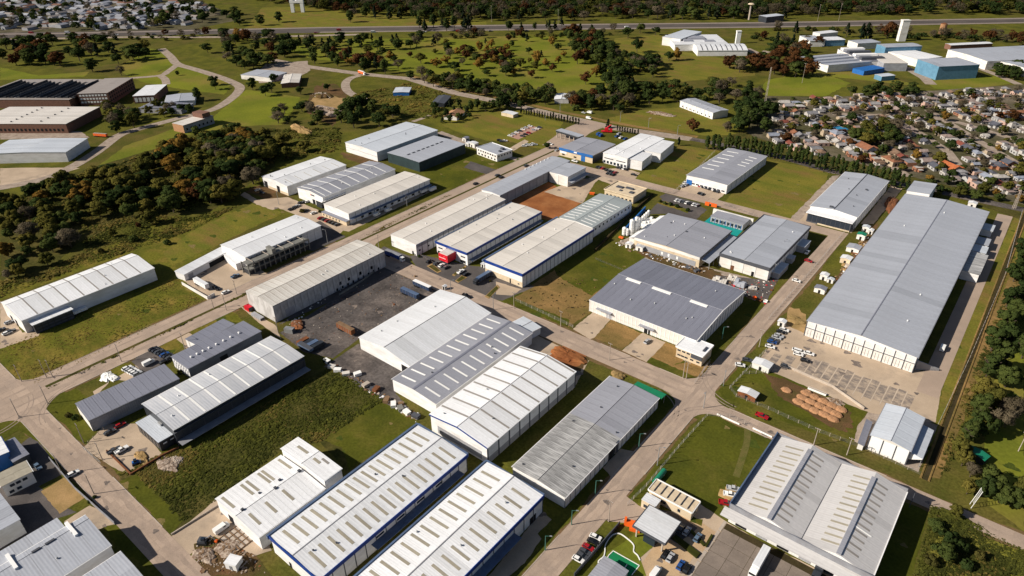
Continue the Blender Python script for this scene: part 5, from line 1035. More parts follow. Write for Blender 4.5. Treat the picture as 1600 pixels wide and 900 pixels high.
for k in range(4): MB().box((k + .3) / 4 * s.W - s.W / 2, -s.L / 2 + 1, s.h + .3, (k + .75) / 4 * s.W - s.W / 2, s.L / 2 - 1, s.h + 3).build('roof_monitor', MATS['white_trim' if k % 2 == 0 else 'dark_trim'], s.o)
s = Shed('works_hall', 'cream flat roofed hall between the striped and blue works', A=(1358, 85), B=(1385, 101), C=(1415, 97), h=9, rise=.2, n=4, roof='roof_cream', wall='wall_grey', ridge=None, gut=None, cat='works hall')
s = Shed('blue_store', 'deep blue low store in front of the striped works', A=(1331, 107), B=(1352, 111), C=(1384, 106), h=5, rise=.3, n=3, roof='wall_blue', wall='wall_blue', ridge=None, gut=None, cat='store')
s = Shed('blue_store', 'small bright blue kiosk on the grass before the blue works', A=(1369, 116), B=(1376, 120), C=(1397, 118), h=5, rise=.3, n=2, roof='roof_pale_blue', wall='wall_cyan', ridge=None, gut=None, cat='store')
s = Shed('white_works', 'white hall with pale roof up left of the blue works', A=(1252, 57), B=(1268, 65), C=(1287, 62), h=8, rise=.5, n=3, roof='roof_grey_light', wall='wall_plain', ridge=None, cat='works')
s = Shed('blue_white_works', 'blue and white hall right beside the pale roofed hall', A=(1284, 58), B=(1288, 63), C=(1317, 62), h=8, rise=.3, n=3, roof='roof_white', wall='wall_cyan', ridge=None, cat='works')
s = Shed('white_works', 'farthest small white works building above the blue complex', A=(1272, 50), B=(1280, 53), C=(1308, 50), h=7, rise=.3, n=2, roof='roof_white', wall='wall_plain', ridge=None, cat='works')
s = Shed('works_hall', 'grey topped hall between the blue complex and white slab tower', A=(1326, 63), B=(1340, 68), C=(1376, 66), h=8, rise=.2, n=3, roof='roof_grey_light', wall='wall_plain', ridge=None, gut=None, cat='works hall')
s = Shed('grey_works', 'wide grey roofed works hall at the right edge', A=(1487, 77), B=(1537, 96), C=(1690, 88), h=10, rise=1.0, n=8, roof='roof_grey_light', wall='wall_plain', ridge=None, cat='works hall', lm='the right edge works hall')
s = Shed('grey_works', 'smaller grey works hall in front of the wide one at right edge', A=(1570, 95), B=(1602, 110), C=(1720, 103), h=9, rise=1.0, n=5, roof='roof_grey_light', wall='wall_plain', ridge=None, cat='works hall')
s = Shed('brick_row', 'long rust brick row behind the wide grey works hall', A=(1480, 68), B=(1483, 71), C=(1548, 68), h=6, rise=.6, n=3, roof='roof_white', wall='wall_brick', ridge=None, gut=None, cat='building')
s = Shed('glass_block', 'dark office block beyond the highway at top right', A=(1188, 24), B=(1196, 27), C=(1223, 24), h=9, rise=.2, n=2, roof='roof_pale_blue', wall='wall_dark', ridge=None, gut=None, cat='office')
# white gateway arch in the far park
g = G(466, 19); o = empty('park_arch', g.x, g.y, 0, .69); tag(o, 'white arched gateway standing on the far park meadow', 'arch')
for x in (-9, 9): MB().box(x - 3, -3, 0, x + 3, 3, 22).build('pier', MATS['white_trim'], o)
MB().box(-12.5, -3.2, 16, 12.5, 3.2, 20).build('lintel', MATS['white_trim'], o)
for x in (-10, 0, 10): MB().cyl(x, 0, 20, 27, 1.6, .3, 6).build('finial', MATS['white_trim'], o)
# ------------------------------------------------------------------ village houses
def house_mesh(kind, seed):
    r = random.Random(seed); W_, L_, h = r.uniform(5.5, 8), r.uniform(7, 11), r.uniform(2.7, 3.4)
    wl = MB(); rf = MB(); x, y = W_ / 2, L_ / 2; ov = .5
    if kind == 'gable':
        z = h + W_ * .26
        wl.section([(-x, 0), (x, 0), (x, h), (0, z - .1), (-x, h)], -y, y)
        for sg in (-1, 1):
            k = (z - h) / x
            p = [(sg * (x + ov), -y - ov, h - k * ov), (0, -y - ov, z), (0, y + ov, z), (sg * (x + ov), y + ov, h - k * ov)]
            if sg < 0: rf.hexa(p + [(a, b, c + .2) for a, b, c in p])
            else: p = p[::-1]; rf.hexa(p + [(a, b, c + .2) for a, b, c in p])
    elif kind == 'hip':
        z = h + W_ * .24
        wl.box(-x, -y, 0, x, y, h)
        a = [(-x - ov, -y - ov, h), (x + ov, -y - ov, h), (x + ov, y + ov, h), (-x - ov, y + ov, h)]; t = [(0, -y + x, z), (0, y - x, z)]
        rf.quad(a[0], a[1], t[0]).quad(a[1], a[2], t[1], t[0]).quad(a[2], a[3], t[1]).quad(a[3], a[0], t[0], t[1]).quad(*a[::-1])
    else:
        wl.box(-x, -y, 0, x, y, h + .5); rf.box(-x + .3, -y + .3, h + .5, x - .3, y - .3, h + .62)
        wl.box(-x, y * .2, h + .5, x * .3, y, h + 2.6) if kind == 'two' else None
        if kind == 'two': rf.box(-x - .2, y * .2 - .2, h + 2.6, x * .3 + .2, y + .2, h + 2.8)
    # a lean-to and a yard wall give the block its broken outline
    wl.box(x, -y * .5, 0, x + r.uniform(2, 3.5), y * .4, h * .8); rf.box(x, -y * .5 - .2, h * .8, x + 3.6, y * .4 + .2, h * .8 + .15)
    op = MB()
    op.box(-x - .06, -y * .5, .9, -x + .1, -y * .5 + 1.5, 2.2).box(-x - .06, y * .3, .9, -x + .1, y * .3 + 1.5, 2.2).box(-x * .4, -y - .06, 0, -x * .4 + 1.2, -y + .1, 2.1).box(x * .3, -y - .06, .9, x * .3 + 1.3, -y + .1, 2.1)
    return wl.mesh('wall', MATS['tinted']), rf.mesh('roof', MATS['tile_roof']), op.mesh('window', MATS['opening'])
HM = [(k, house_mesh(k, i)) for i, k in enumerate(['gable', 'hip', 'flat', 'two', 'gable', 'hip', 'gable', 'flat', 'two'])]
RC = [('terracotta', (.26, .115, .065)), ('rust red', (.20, .062, .045)), ('grey', (.22, .22, .24)), ('dark slate', (.09, .095, .12)), ('white', (.44, .42, .40)), ('pale grey', (.29, .285, .295)), ('brown', (.20, .13, .09)), ('bluish grey', (.26, .29, .36)), ('pinkish grey', (.30, .235, .215))]
WC = [('white', (.46, .44, .42)), ('cream', (.42, .34, .25)), ('brick', (.32, .15, .09)), ('pink', (.50, .34, .28)), ('grey', (.42, .42, .42))]
SHAPE = {'gable': 'gabled', 'hip': 'hip-roofed', 'flat': 'flat-roofed', 'two': 'two storey'}
def place_house(x, y, rz, r, group, far=False, big=1.0, rc=None):
    kind, (wm, rm, om) = r.choice(HM)
    rn, rcol = rc or r.choices(RC, [3.5, 2, 5, 3, 3, 5, 5, 3, 6])[0]; wn, wcol = r.choices(WC, [6, 4, 2, 2, 2])[0]
    if kind in ('flat', 'two') and not rc: rn, rcol = r.choice([RC[4], RC[5], RC[2], RC[8]])
    o = empty('house', x, y, 0, rz); o.scale = (big, big, big)
    a = inst('wall', wm, o); a.color = wcol + (1,); b = inst('roof', rm, o); b.color = rcol + (1,)
    if not far: inst('window', om, o)
    tag(o, '%s house, %s roof, %s walls' % (SHAPE[kind], rn, wn), 'house', group); return o
HOUSES = []
def village(poly, dirpx, sp, dep, n, group, seed, far=False, keep=.86, roadpts=(), big=1.0):
    r = random.Random(seed); P_ = [G(*p) for p in poly]
    a, b = G(*dirpx[0]), G(*dirpx[1]); d = (b - a).normalized(); e = Vector((-d.y, d.x)); th = math.atan2(d.y, d.x)
    us = [p.dot(d) for p in P_]; vs = [p.dot(e) for p in P_]
    pts = []; v = min(vs); row = 0
    rp = []
    for q in roadpts:
        g = [G(*z) for z in q]
        for i in range(len(g) - 1):
            m = max(1, int((g[i + 1] - g[i]).length / 6)); rp += [g[i] + (g[i + 1] - g[i]) * k / m for k in range(m + 1)]
    while v < max(vs):
        u = min(us)
        while u < max(us):
            q = d * (u + r.uniform(-2, 2)) + e * (v + r.uniform(-1.5, 1.5))
            if inside(q, P_) and r.random() < keep and not any((q - z).length < 9 for z in rp): pts.append((q, th + r.choice((0, math.pi / 2, math.pi, -math.pi / 2)) + r.uniform(-.08, .08)))
            u += sp * r.uniform(.85, 1.25)
        v += dep * (1.45 if row % 2 else .95); row += 1
    pts.sort(key=lambda t: t[0].length)
    for q, t in pts[:n]: HOUSES.append(place_house(q.x, q.y, t, r, group, far, big * r.uniform(.72, 1.0)))
    return pts[n:]
streets = ([(1283, 180), (1340, 220), (1394, 259), (1418, 276)], [(1388, 178), (1440, 210), (1480, 236), (1500, 262)], [(1300, 178), (1370, 180), (1420, 178), (1500, 192), (1600, 222)], [(1450, 172), (1520, 215), (1600, 262)])
near_rest = village([(1222, 230), (1205, 215), (1225, 155), (1300, 152), (1460, 150), (1545, 138), (1640, 146), (1640, 318), (1440, 272), (1300, 248)], ((1291, 187), (1394, 259)), 10.5, 10.5, 290, 'houses of the village behind the poplars', 3, keep=.84, roadpts=streets)
for px, rc in (((1303, 213), RC[7]), ((1308, 208), ('bright blue', (.03, .22, .42))), ((1391, 256), RC[0]), ((1352, 237), RC[0]), ((1483, 268), ('orange', (.42, .13, .05)))):
    g = G(*px); HOUSES.append(place_house(g.x, g.y, .9, rnd, 'houses of the village behind the poplars', big=1.35, rc=rc))
far_rest = village([(-20, 47), (-20, 2), (230, 0), (320, 8), (335, 22), (290, 40), (200, 47)], ((0, 30), (200, 40)), 20, 21, 0, 'houses of the far town', 5, far=True, keep=.72, big=1.5)
def house_mass(name, pts, sz):
  mbw, mbr = MB(), MB()
  for q, t in pts:
    c_, s_ = math.cos(t), math.sin(t); a, b, h = rnd.uniform(4, 8) * sz, rnd.uniform(6, 11) * sz, rnd.uniform(3.5, 6) * (sz + .3) / 1.3
    co = [(q.x + x * c_ - y * s_, q.y + x * s_ + y * c_) for x, y in ((-a, -b), (a, -b), (a, b), (-a, b))]
    mbw.prism(co, 0, h); z = h + 2; m1, m2 = ((co[0][0] + co[1][0]) / 2, (co[0][1] + co[1][1]) / 2), ((co[2][0] + co[3][0]) / 2, (co[2][1] + co[3][1]) / 2)
    mbr.cur = rnd.randrange(4)
    mbr.quad(co[1] + (h,), co[2] + (h,), m2 + (z,), m1 + (z,)).quad(co[3] + (h,), co[0] + (h,), m1 + (z,), m2 + (z,)).quad(co[0] + (h,), co[1] + (h,), m1 + (z,)).quad(co[2] + (h,), co[3] + (h,), m2 + (z,))
  o = mbw.build(name, MATS['wall_grey']); o['kind'] = 'stuff'
  q = mbr.build('town_roofs', [MATS['roof_grey_light'], MATS['roof_brown'], MATS['roof_grey_mid'], MATS['wall_brick']], o); q['kind'] = 'stuff'

house_mass('far_town', far_rest[:1500], 1.0)
if near_rest: house_mass('far_village', near_rest, .55)
# ------------------------------------------------------------------ trees
def leafmat(name, c1, c2, c3):
    m = bpy.data.materials.new(name); m.use_nodes = True; MATS[name] = m
    n = m.node_tree.nodes; l = m.node_tree.links; b = n['Principled BSDF']; b.inputs['Roughness'].default_value = .9; b.inputs['Specular IOR Level'].default_value = .02
    oi = n.new('ShaderNodeObjectInfo'); cr = n.new('ShaderNodeValToRGB'); cr.color_ramp.elements[0].color = lin(c1); cr.color_ramp.elements[1].color = lin(c2)
    e = cr.color_ramp.elements.new(.5); e.color = lin(c3)
    at = n.new('ShaderNodeTexCoord'); no = n.new('ShaderNodeTexNoise'); no.inputs['Scale'].default_value = .45; no.inputs['Detail'].default_value = 3
    l.new(at.outputs['Object'], no.inputs['Vector'])
    ad = n.new('ShaderNodeMath'); ad.operation = 'MULTIPLY_ADD'; ad.inputs[1].default_value = .9; l.new(no.outputs[0], ad.inputs[0])
    mr = n.new('ShaderNodeMapRange'); l.new(oi.outputs['Random'], mr.inputs[0]); mr.inputs[3].default_value = -.3; mr.inputs[4].default_value = .45; l.new(mr.outputs[0], ad.inputs[2])
    l.new(ad.outputs[0], cr.inputs[0]); l.new(cr.outputs[0], b.inputs['Base Color'])
    tl = n.new('ShaderNodeBsdfTranslucent'); l.new(cr.outputs[0], tl.inputs[0]); mx = n.new('ShaderNodeMixShader'); mx.inputs[0].default_value = .3
    l.new(b.outputs[0], mx.inputs[1]); l.new(tl.outputs[0], mx.inputs[2]); l.new(mx.outputs[0], n['Material Output'].inputs[0])
leafmat('leaf_dark', (.022, .038, .012), (.078, .096, .024), (.043, .062, .017))
leafmat('leaf_olive', (.055, .060, .014), (.160, .135, .030), (.095, .092, .020))
leafmat('leaf_rust', (.055, .026, .012), (.135, .062, .024), (.088, .040, .016))
leafmat('leaf_gold', (.13, .078, .018), (.27, .165, .036), (.20, .115, .024))
leafmat('leaf_bare', (.080, .066, .042), (.165, .135, .090), (.115, .095, .062))
leafmat('leaf_pine', (.012, .022, .013), (.036, .046, .022), (.022, .032, .016))
leafmat('leaf_scrub', (.045, .048, .014), (.14, .115, .032), (.085, .078, .022))
M('bark', (.09, .068, .05), (.055, .042, .032), scale=(2, 2, 2), rough=.95)
def crown_mesh(kind, seed, mat, dens=1.0):
    r = np.random.RandomState(seed)
    if kind == 'broad': n, cen, rad, cr, ls, per = 30, (0, 0, 5.7), (3.7, 3.7, 3.3), 1.45, .40, 120
    elif kind == 'tall': n, cen, rad, cr, ls, per = 28, (0, 0, 6.0), (2.5, 2.5, 4.0), 1.25, .38, 105
    elif kind == 'poplar': n, cen, rad, cr, ls, per = 20, (0, 0, 5.6), (.85, .85, 4.8), .75, .42, 56
    elif kind == 'cone': n, cen, rad, cr, ls, per = 26, (0, 0, 5.0), (2.3, 2.3, 4.6), .75, .5, 50
    elif kind == 'bare': n, cen, rad, cr, ls, per = 30, (0, 0, 6.0), (3.6, 3.6, 3.6), 1.3, .5, 46
    else: n, cen, rad, cr, ls, per = 16, (0, 0, 1.8), (2.2, 2.2, 1.6), 1.1, .45, 55
    d = r.normal(size=(n, 3)); d /= np.linalg.norm(d, axis=1)[:, None]; d *= (r.uniform(.25, 1, (n, 1)) ** .45)
    c = d * np.array(rad) + np.array(cen); cl = np.full(n, cr) * r.uniform(.65, 1.25, n)
    if kind == 'cone':
        t = r.uniform(0, 1, n) ** .75; a = r.uniform(0, 6.283, n); q = (1 - t) * 2.1
        c = np.stack([np.cos(a) * q, np.sin(a) * q, 1.0 + t * 8.4], 1); cl = .35 + (1 - t) * .75
    if kind == 'broad': c[:, :2] *= 1 + .18 * r.normal(size=(n, 1)); c[:, 2] += .5 * r.normal(size=n)
    m = int(per * dens); k = n * m
    u = r.normal(size=(n, m, 3)); u /= np.linalg.norm(u, axis=2)[..., None]
    u[..., 2] = np.abs(u[..., 2]) * .9 - .25 * (r.rand(n, m) < .3)
    p = c[:, None] + u * (cl[:, None, None] * r.uniform(.55, 1.08, (n, m, 1)))
    p = p.reshape(-1, 3); nrm = u.reshape(-1, 3) + .38 * r.normal(size=(k, 3)); nrm /= np.linalg.norm(nrm, axis=1)[:, None]
    out = (p - np.array(cen)) / np.array(rad); out = .55 * out / np.maximum(np.linalg.norm(out, axis=1), .2)[:, None] + .75 * u.reshape(-1, 3); out /= np.maximum(np.linalg.norm(out, axis=1), .05)[:, None]
    nrm *= np.where((nrm * out).sum(1) < 0, -1, 1)[:, None]; sh = out + .25 * nrm; sh /= np.linalg.norm(sh, axis=1)[:, None]
    ax = np.cross(nrm, r.normal(size=(k, 3))); ax /= np.linalg.norm(ax, axis=1)[:, None]; ay = np.cross(nrm, ax)
    sz = ls * r.uniform(.55, 1.35, (k, 1)); sy = sz * (.22 if kind == 'bare' else r.uniform(.6, 1.0, (k, 1)))
    if kind == 'bare': sz = sz * 1.9
    q = np.stack([p - ax * sz - ay * sy * .6, p + ax * sz * .8 - ay * sy, p + ax * sz + ay * sy * .7, p - ax * sz * .7 + ay * sy], 1).reshape(-1, 3)
    q[:, 2] = np.maximum(q[:, 2], .15)
    me = bpy.data.meshes.new('crown'); me.vertices.add(4 * k); me.vertices.foreach_set('co', q.ravel()); me.loops.add(4 * k); me.loops.foreach_set('vertex_index', np.arange(4 * k)); me.polygons.add(k)
    me.polygons.foreach_set('loop_start', np.arange(k) * 4); me.update(calc_edges=True); me.materials.append(MATS[mat])
    me.polygons.foreach_set('use_smooth', np.ones(k, bool)); me.normals_split_custom_set_from_vertices(np.repeat(sh, 4, 0).tolist()); return me
def trunk_mesh(kind, seed):
    r = random.Random(seed); mb = MB(); top = {'broad': 5.5, 'tall': 7, 'poplar': 8.5, 'cone': 9, 'bare': 6.5, 'bush': 1.2}[kind]
    mb.cyl(0, 0, 0, top * .55, .30, .2, 6).cyl(0, 0, top * .55, top, .2, .07, 6)
    if kind in ('broad', 'tall', 'bare'):
        for i in range(7 if kind != 'bare' else 12):
            a = i * 2.4 + r.random(); z = top * r.uniform(.3, .85); l_ = r.uniform(1.8, 3.2)
            mb.bar((0, 0, z), (math.cos(a) * l_, math.sin(a) * l_, z + l_ * r.uniform(.5, 1)), .12, 4)
    return mb.mesh('trunk', MATS['bark'])
SP = {  # species: form, leaf, words, height range
    'dark': ('broad', 'leaf_dark', 'dark green rounded tree', (9, 15)), 'olive': ('broad', 'leaf_olive', 'olive green leafy tree', (7, 12)),
    'rust': ('broad', 'leaf_rust', 'rust red autumn tree', (8, 12)), 'gold': ('broad', 'leaf_gold', 'golden yellow autumn tree', (7, 11)),
    'bare': ('bare', 'leaf_bare', 'bare grey brown tree', (8, 13)), 'tall': ('tall', 'leaf_dark', 'tall dark evergreen tree', (11, 18)),
    'pine': ('cone', 'leaf_pine', 'dark pointed conifer', (8, 14)), 'poplar': ('poplar', 'leaf_dark', 'narrow upright dark poplar', (9, 12)),
    'cypress': ('poplar', 'leaf_pine', 'small dark cypress', (5.5, 7)), 'bush': ('bush', 'leaf_scrub', 'low olive bush', (8, 13)), 'darkbush': ('bush', 'leaf_dark', 'low dark green bush', (8, 13))}
NAME = {'dark': 'broadleaf_tree', 'olive': 'olive_green_tree', 'rust': 'rust_red_tree', 'gold': 'golden_tree', 'bare': 'bare_tree', 'tall': 'evergreen_tree', 'pine': 'conifer', 'poplar': 'poplar', 'cypress': 'cypress', 'bush': 'bush', 'darkbush': 'bush'}
CR, TR = {}, {}
for k, (f, lf, *_r) in SP.items():
    CR[k] = [crown_mesh(f, zlib.crc32((k + str(i)).encode()) % 9999, lf) for i in range(3)]
    TR[k] = [trunk_mesh(f, i) for i in range(2)]
    CR[k + '_far'] = [crown_mesh(f, zlib.crc32((k + 'f' + str(i)).encode()) % 9999, lf, .45) for i in range(3)]
TREES = []
def tree(k, x, y, where, hh=None, group=None, r=rnd, sx=1.0):
    h = (hh or r.uniform(*SP[k][3])) / 10.0
    d = math.hypot(x, y)
    o = empty(NAME[k], x, y, 0, r.uniform(0, 6.28)); w_ = h * r.uniform(.88, 1.18) * sx * (.85 if k == 'poplar' else 1); o.scale = (w_, w_, h)
    inst('crown', r.choice(CR[k if d < 650 else k + '_far']), o)
    if 'bush' not in k: inst('trunk', r.choice(TR[k]), o)
    size = 'small ' if h < .75 and k not in ('cypress', 'poplar') else ('large ' if h > 1.25 else '')
    tag(o, '%s%s %s' % (size, SP[k][2], where), 'bush' if 'bush' in k else 'tree', group or where.replace('in ', '').replace('on ', '')); TREES.append(o); return o
def wood(poly, n, mix, where, seed, gap=6.0, hh=None, sx=1.0):
    r = random.Random(seed); P_ = [G(*p) for p in poly]; xs = [p.x for p in P_]; ys = [p.y for p in P_]; got = []; t = 0
    ks, ws = list(mix.keys()), list(mix.values())
    while len(got) < n and t < n * 60:
        t += 1; q = Vector((r.uniform(min(xs), max(xs)), r.uniform(min(ys), max(ys))))
        if inside(q, P_) and all((q - g).length > gap for g in got): got.append(q)
    for q in got: tree(r.choices(ks, ws)[0], q.x, q.y, where, hh and r.uniform(*hh), 'trees ' + where, r, sx)
def at(lst, where):
    for k, px, py, h in lst:
        g = G(px, py); tree(k, g.x, g.y, where, h)
def row(a, b, n, k, where, hh, wob=.8, seed=1):
    r = random.Random(seed); p, q = G(*a), G(*b)
    for i in range(n):
        g = p + (q - p) * (i + .5) / n; tree(k, g.x + r.uniform(-wob, wob), g.y + r.uniform(-wob, wob), where, r.uniform(*hh), SP[k][2].split()[-1] + 's ' + where, r)
wood([(100, 300), (130, 288), (200, 268), (290, 232), (400, 216), (432, 225), (420, 262), (385, 300), (360, 315), (300, 335), (245, 328), (180, 320), (105, 312)], 74, {'dark': 4, 'olive': 5, 'tall': 1.5, 'gold': .7, 'bare': .6, 'rust': .2}, 'in the wood left of the white warehouses', 11, 6.5, (10, 16), 1.35)
wood([(40, 300), (110, 290), (190, 315), (260, 335), (235, 352), (150, 338), (80, 325)], 20, {'dark': 4, 'olive': 4, 'gold': .8, 'bare': .5}, 'in the low middle of the left wood', 44, 6.5, (8, 13), 1.3)
wood([(350, 232), (430, 222), (470, 225), (480, 240), (420, 258), (380, 290)], 16, {'dark': 4, 'olive': 3, 'bare': 1}, 'at the right end of the left wood', 45, 6.5, (8, 13), 1.3)
wood([(0, 320), (60, 322), (125, 335), (130, 370), (118, 395), (60, 430), (20, 435), (0, 440)], 34, {'dark': 3.5, 'olive': 4.5, 'gold': .6, 'bare': .5}, 'in the thicket at the left edge', 12, 6.0, (7, 12), 1.2)
at([('rust', 390, 224, 12), ('rust', 218, 357, 4.5), ('olive', 30, 432, 8), ('bare', 15, 436, 6), ('darkbush', 210, 377, 11), ('bush', 158, 395, 8), ('darkbush', 262, 382, 9), ('olive', 178, 370, 6), ('dark', 356, 300, 13), ('dark', 330, 318, 14), ('dark', 272, 332, 16), ('tall', 345, 310, 14)], 'on the rough meadow beside the left wood')
wood([(530, 200), (535, 172), (560, 165), (600, 172), (622, 188), (600, 198), (560, 208)], 15, {'dark': 5, 'tall': 4, 'olive': 1}, 'in the dark clump behind the pale blue warehouse', 13, 6.0, (12, 17), 1.25)
wood([(415, 192), (440, 172), (490, 165), (508, 180), (500, 195), (450, 202)], 13, {'dark': 5, 'bare': 1.5, 'olive': 2, 'darkbush': 2}, 'in the clump beside the rubble tip', 14, 6.0, (8, 13), 1.2)
wood([(0, 112), (0, 70), (40, 62), (120, 66), (185, 70), (190, 88), (130, 100), (60, 108)], 34, {'dark': 5, 'rust': 1, 'bare': 1, 'gold': .3, 'pine': 1.5}, 'in the park behind the brick factory', 15, 10, (13, 20), 1.2)
wood([(185, 100), (185, 82), (230, 78), (232, 98)], 9, {'dark': 4, 'rust': 1, 'olive': 1}, 'beside the park road fork', 16, 8, (13, 18), 1.2)
wood([(300, 68), (340, 58), (420, 62), (470, 70), (440, 96), (400, 112), (375, 108), (330, 90)], 30, {'dark': 5, 'rust': 1.2, 'gold': .3, 'bare': 1, 'pine': 1}, 'in the park right of the road fork', 17, 10, (13, 19), 1.2)
wood([(160, 205), (150, 190), (170, 172), (215, 180), (225, 200), (180, 208)], 12, {'olive': 4, 'dark': 3, 'bare': 2}, 'in the yard right of the brick hall', 18, 7, (9, 14), 1.2)
wood([(230, 184), (240, 172), (295, 172), (300, 180), (265, 186)], 9, {'bare': 3, 'dark': 3, 'olive': 2}, 'behind the long brick house', 19, 7, (9, 12))
at([('olive', 210, 200, 15), ('dark', 145, 112, 17), ('tall', 310, 158, 14), ('dark', 334, 133, 12), ('dark', 395, 140, 14), ('dark', 278, 118, 6), ('bare', 190, 118, 12), ('dark', 282, 222, 9), ('dark', 308, 215, 11), ('dark', 415, 150, 13), ('dark', 425, 145, 13), ('dark', 470, 148, 10), ('dark', 430, 130, 12), ('dark', 512, 142, 9), ('dark', 337, 140, 11)], 'on the bright green park lawn')
wood([(300, 235), (360, 212), (420, 205), (436, 225), (400, 250), (330, 262)], 18, {'dark': 4, 'olive': 3, 'rust': .6, 'bare': 1}, 'in the upper wood below the bright lawn', 20, 7, (10, 15), 1.3)
wood([(480, 100), (485, 84), (520, 84), (560, 92), (600, 98), (606, 118), (560, 112)], 22, {'tall': 4, 'dark': 3, 'rust': 2, 'pine': 2}, 'along the bend of the country road', 21, 8, (12, 19))
wood([(430, 66), (560, 62), (640, 58), (690, 60), (690, 72), (620, 80), (540, 78), (440, 76)], 34, {'dark': 4, 'pine': 2, 'rust': 1, 'bare': 1}, 'in the hedge behind the golf course', 22, 10, (10, 16), 1.2)
wood([(540, 104), (540, 85), (640, 82), (720, 85), (790, 92), (800, 120), (720, 120), (640, 110)], 24, {'dark': 3, 'rust': 1.2, 'gold': 1.2, 'bare': 1.5, 'olive': 2.5}, 'scattered on the left golf fairway', 23, 22, (7, 13), 1.3)
wood([(700, 86), (740, 80), (790, 88), (812, 108), (790, 112), (740, 96)], 16, {'gold': 3, 'rust': 3, 'dark': 1}, 'in the autumn belt across the golf course', 24, 9, (10, 13), 1.2)
wood([(640, 128), (640, 118), (720, 130), (800, 140), (870, 150), (860, 168), (780, 156), (700, 142)], 46, {'dark': 4, 'tall': 3, 'bare': 2, 'olive': 1.5}, 'in the belt along the country road', 25, 8, (9, 15), 1.15)
wood([(690, 70), (800, 60), (870, 62), (890, 100), (850, 125), (800, 120), (780, 85)], 24, {'dark': 2, 'gold': 2, 'rust': 1, 'olive': 2.5, 'pine': .8}, 'scattered on the middle golf fairway', 26, 22, (7, 12), 1.2)
wood([(880, 58), (935, 55), (945, 80), (985, 110), (990, 150), (955, 155), (935, 120), (905, 95)], 56, {'tall': 5, 'dark': 4, 'pine': 2, 'rust': .5}, 'in the dark belt down the golf course', 27, 8, (13, 20), 1.15)
wood([(870, 172), (900, 155), (960, 150), (1050, 140), (1130, 130), (1190, 145), (1190, 160), (1100, 165), (1040, 160), (960, 178)], 70, {'dark': 3.5, 'olive': 1.5, 'tall': 3, 'bare': 3, 'rust': .7, 'darkbush': 1.5}, 'in the wood behind the isolated barn', 28, 7.5, (9, 16), 1.15)
wood([(960, 115), (960, 90), (1000, 95), (1040, 100), (1025, 125), (990, 120)], 20, {'dark': 4, 'bare': 2, 'tall': 2}, 'in the clump left of the upper meadow', 29, 8, (11, 16), 1.2)
wood([(1155, 210), (1150, 180), (1175, 165), (1200, 172), (1205, 210), (1180, 220)], 18, {'tall': 4, 'dark': 4, 'bare': .7}, 'in the dark clump at the village edge', 30, 6.5, (13, 18), 1.3)
wood([(1130, 108), (1180, 100), (1200, 78), (1260, 82), (1262, 112), (1300, 130), (1260, 128), (1200, 122)], 34, {'rust': 5, 'bare': 2, 'dark': 2}, 'in the rust red wood left of the blue works', 31, 9, (12, 18), 1.2)
at([('rust', 1082, 205, 12), ('bare', 1136, 206, 9), ('rust', 902, 100, 16), ('gold', 1057, 94, 15), ('dark', 1045, 95, 13), ('gold', 840, 101, 16), ('rust', 915, 132, 14), ('gold', 932, 120, 13), ('rust', 1386, 60, 22), ('pine', 1353, 62, 24), ('pine', 1345, 62, 22), ('pine', 1322, 58, 20), ('pine', 1242, 55, 20), ('pine', 1213, 70, 18), ('pine', 1238, 72, 16), ('dark', 981, 60, 17), ('dark', 1000, 52, 15), ('dark', 1024, 55, 13), ('dark', 995, 82, 20), ('rust', 925, 66, 18), ('gold', 750, 80, 13), ('dark', 700, 84, 15), ('rust', 578, 100, 14), ('gold', 610, 95, 13), ('dark', 548, 35, 20), ('dark', 436, 35, 18), ('dark', 408, 40, 18)], 'standing clear on open grass')
row((1098, 232), (1150, 238), 9, 'poplar', 'at the left end of the poplar row', (12, 16), 1.2, 2)
row((1150, 238), (1262, 258), 18, 'poplar', 'in the poplar row before the village', (12, 16), .8, 3)
row((1262, 262), (1420, 300), 20, 'poplar', 'in the poplar row behind the glazed front warehouse', (12, 16), 1.0, 4)
row((812, 178), (906, 196), 22, 'cypress', 'in the cypress row along the entrance road', (6, 8), .3, 5)
row((962, 204), (998, 212), 9, 'cypress', 'behind the zigzag white warehouse', (5, 6.5), .3, 6)
at([('pine', 950, 200, 9), ('cypress', 1060, 228, 8), ('dark', 855, 232, 6), ('cypress', 540, 346, 6)], 'standing alone near the avenue entrance')
wood([(676, 188), (680, 168), (720, 165), (740, 178), (735, 192), (700, 196)], 14, {'pine': 3, 'dark': 3, 'tall': 1}, 'around the red-roofed house', 32, 5.5, (6, 11))
wood([(735, 178), (740, 160), (800, 160), (830, 170), (800, 175)], 12, {'dark': 4, 'tall': 2}, 'between the country road and gatehouse', 33, 7, (10, 14))
wood([(1200, 225), (1206, 175), (1230, 155), (1400, 158), (1600, 140), (1600, 305), (1420, 270)], 150, {'dark': 2.2, 'olive': 3, 'bare': 3, 'gold': .3, 'rust': .4, 'darkbush': 1}, 'between the village houses', 34, 9, (5, 10), 1.25)
wood([(1330, 225), (1360, 200), (1400, 205), (1405, 230), (1380, 240)], 14, {'olive': 3, 'dark': 3, 'bare': 1}, 'in the garden grove inside the village', 35, 6, (10, 13), 1.2)
wood([(1420, 310), (1440, 280), (1520, 290), (1600, 300), (1600, 322), (1500, 312)], 16, {'olive': 3, 'dark': 3, 'gold': .4, 'darkbush': 2}, 'along the lane behind the huge warehouse', 36, 8, (5, 9), 1.2)
wood([(1320, 150), (1365, 140), (1425, 142), (1430, 152), (1350, 156)], 14, {'dark': 5, 'darkbush': 2}, 'in the hedge between the sports ground and village', 37, 8, (9, 12), 1.2)
wood([(1545, 112), (1600, 105), (1600, 128), (1560, 124)], 14, {'dark': 5}, 'in the dark hedge before the right edge works', 38, 8, (9, 13), 1.2)
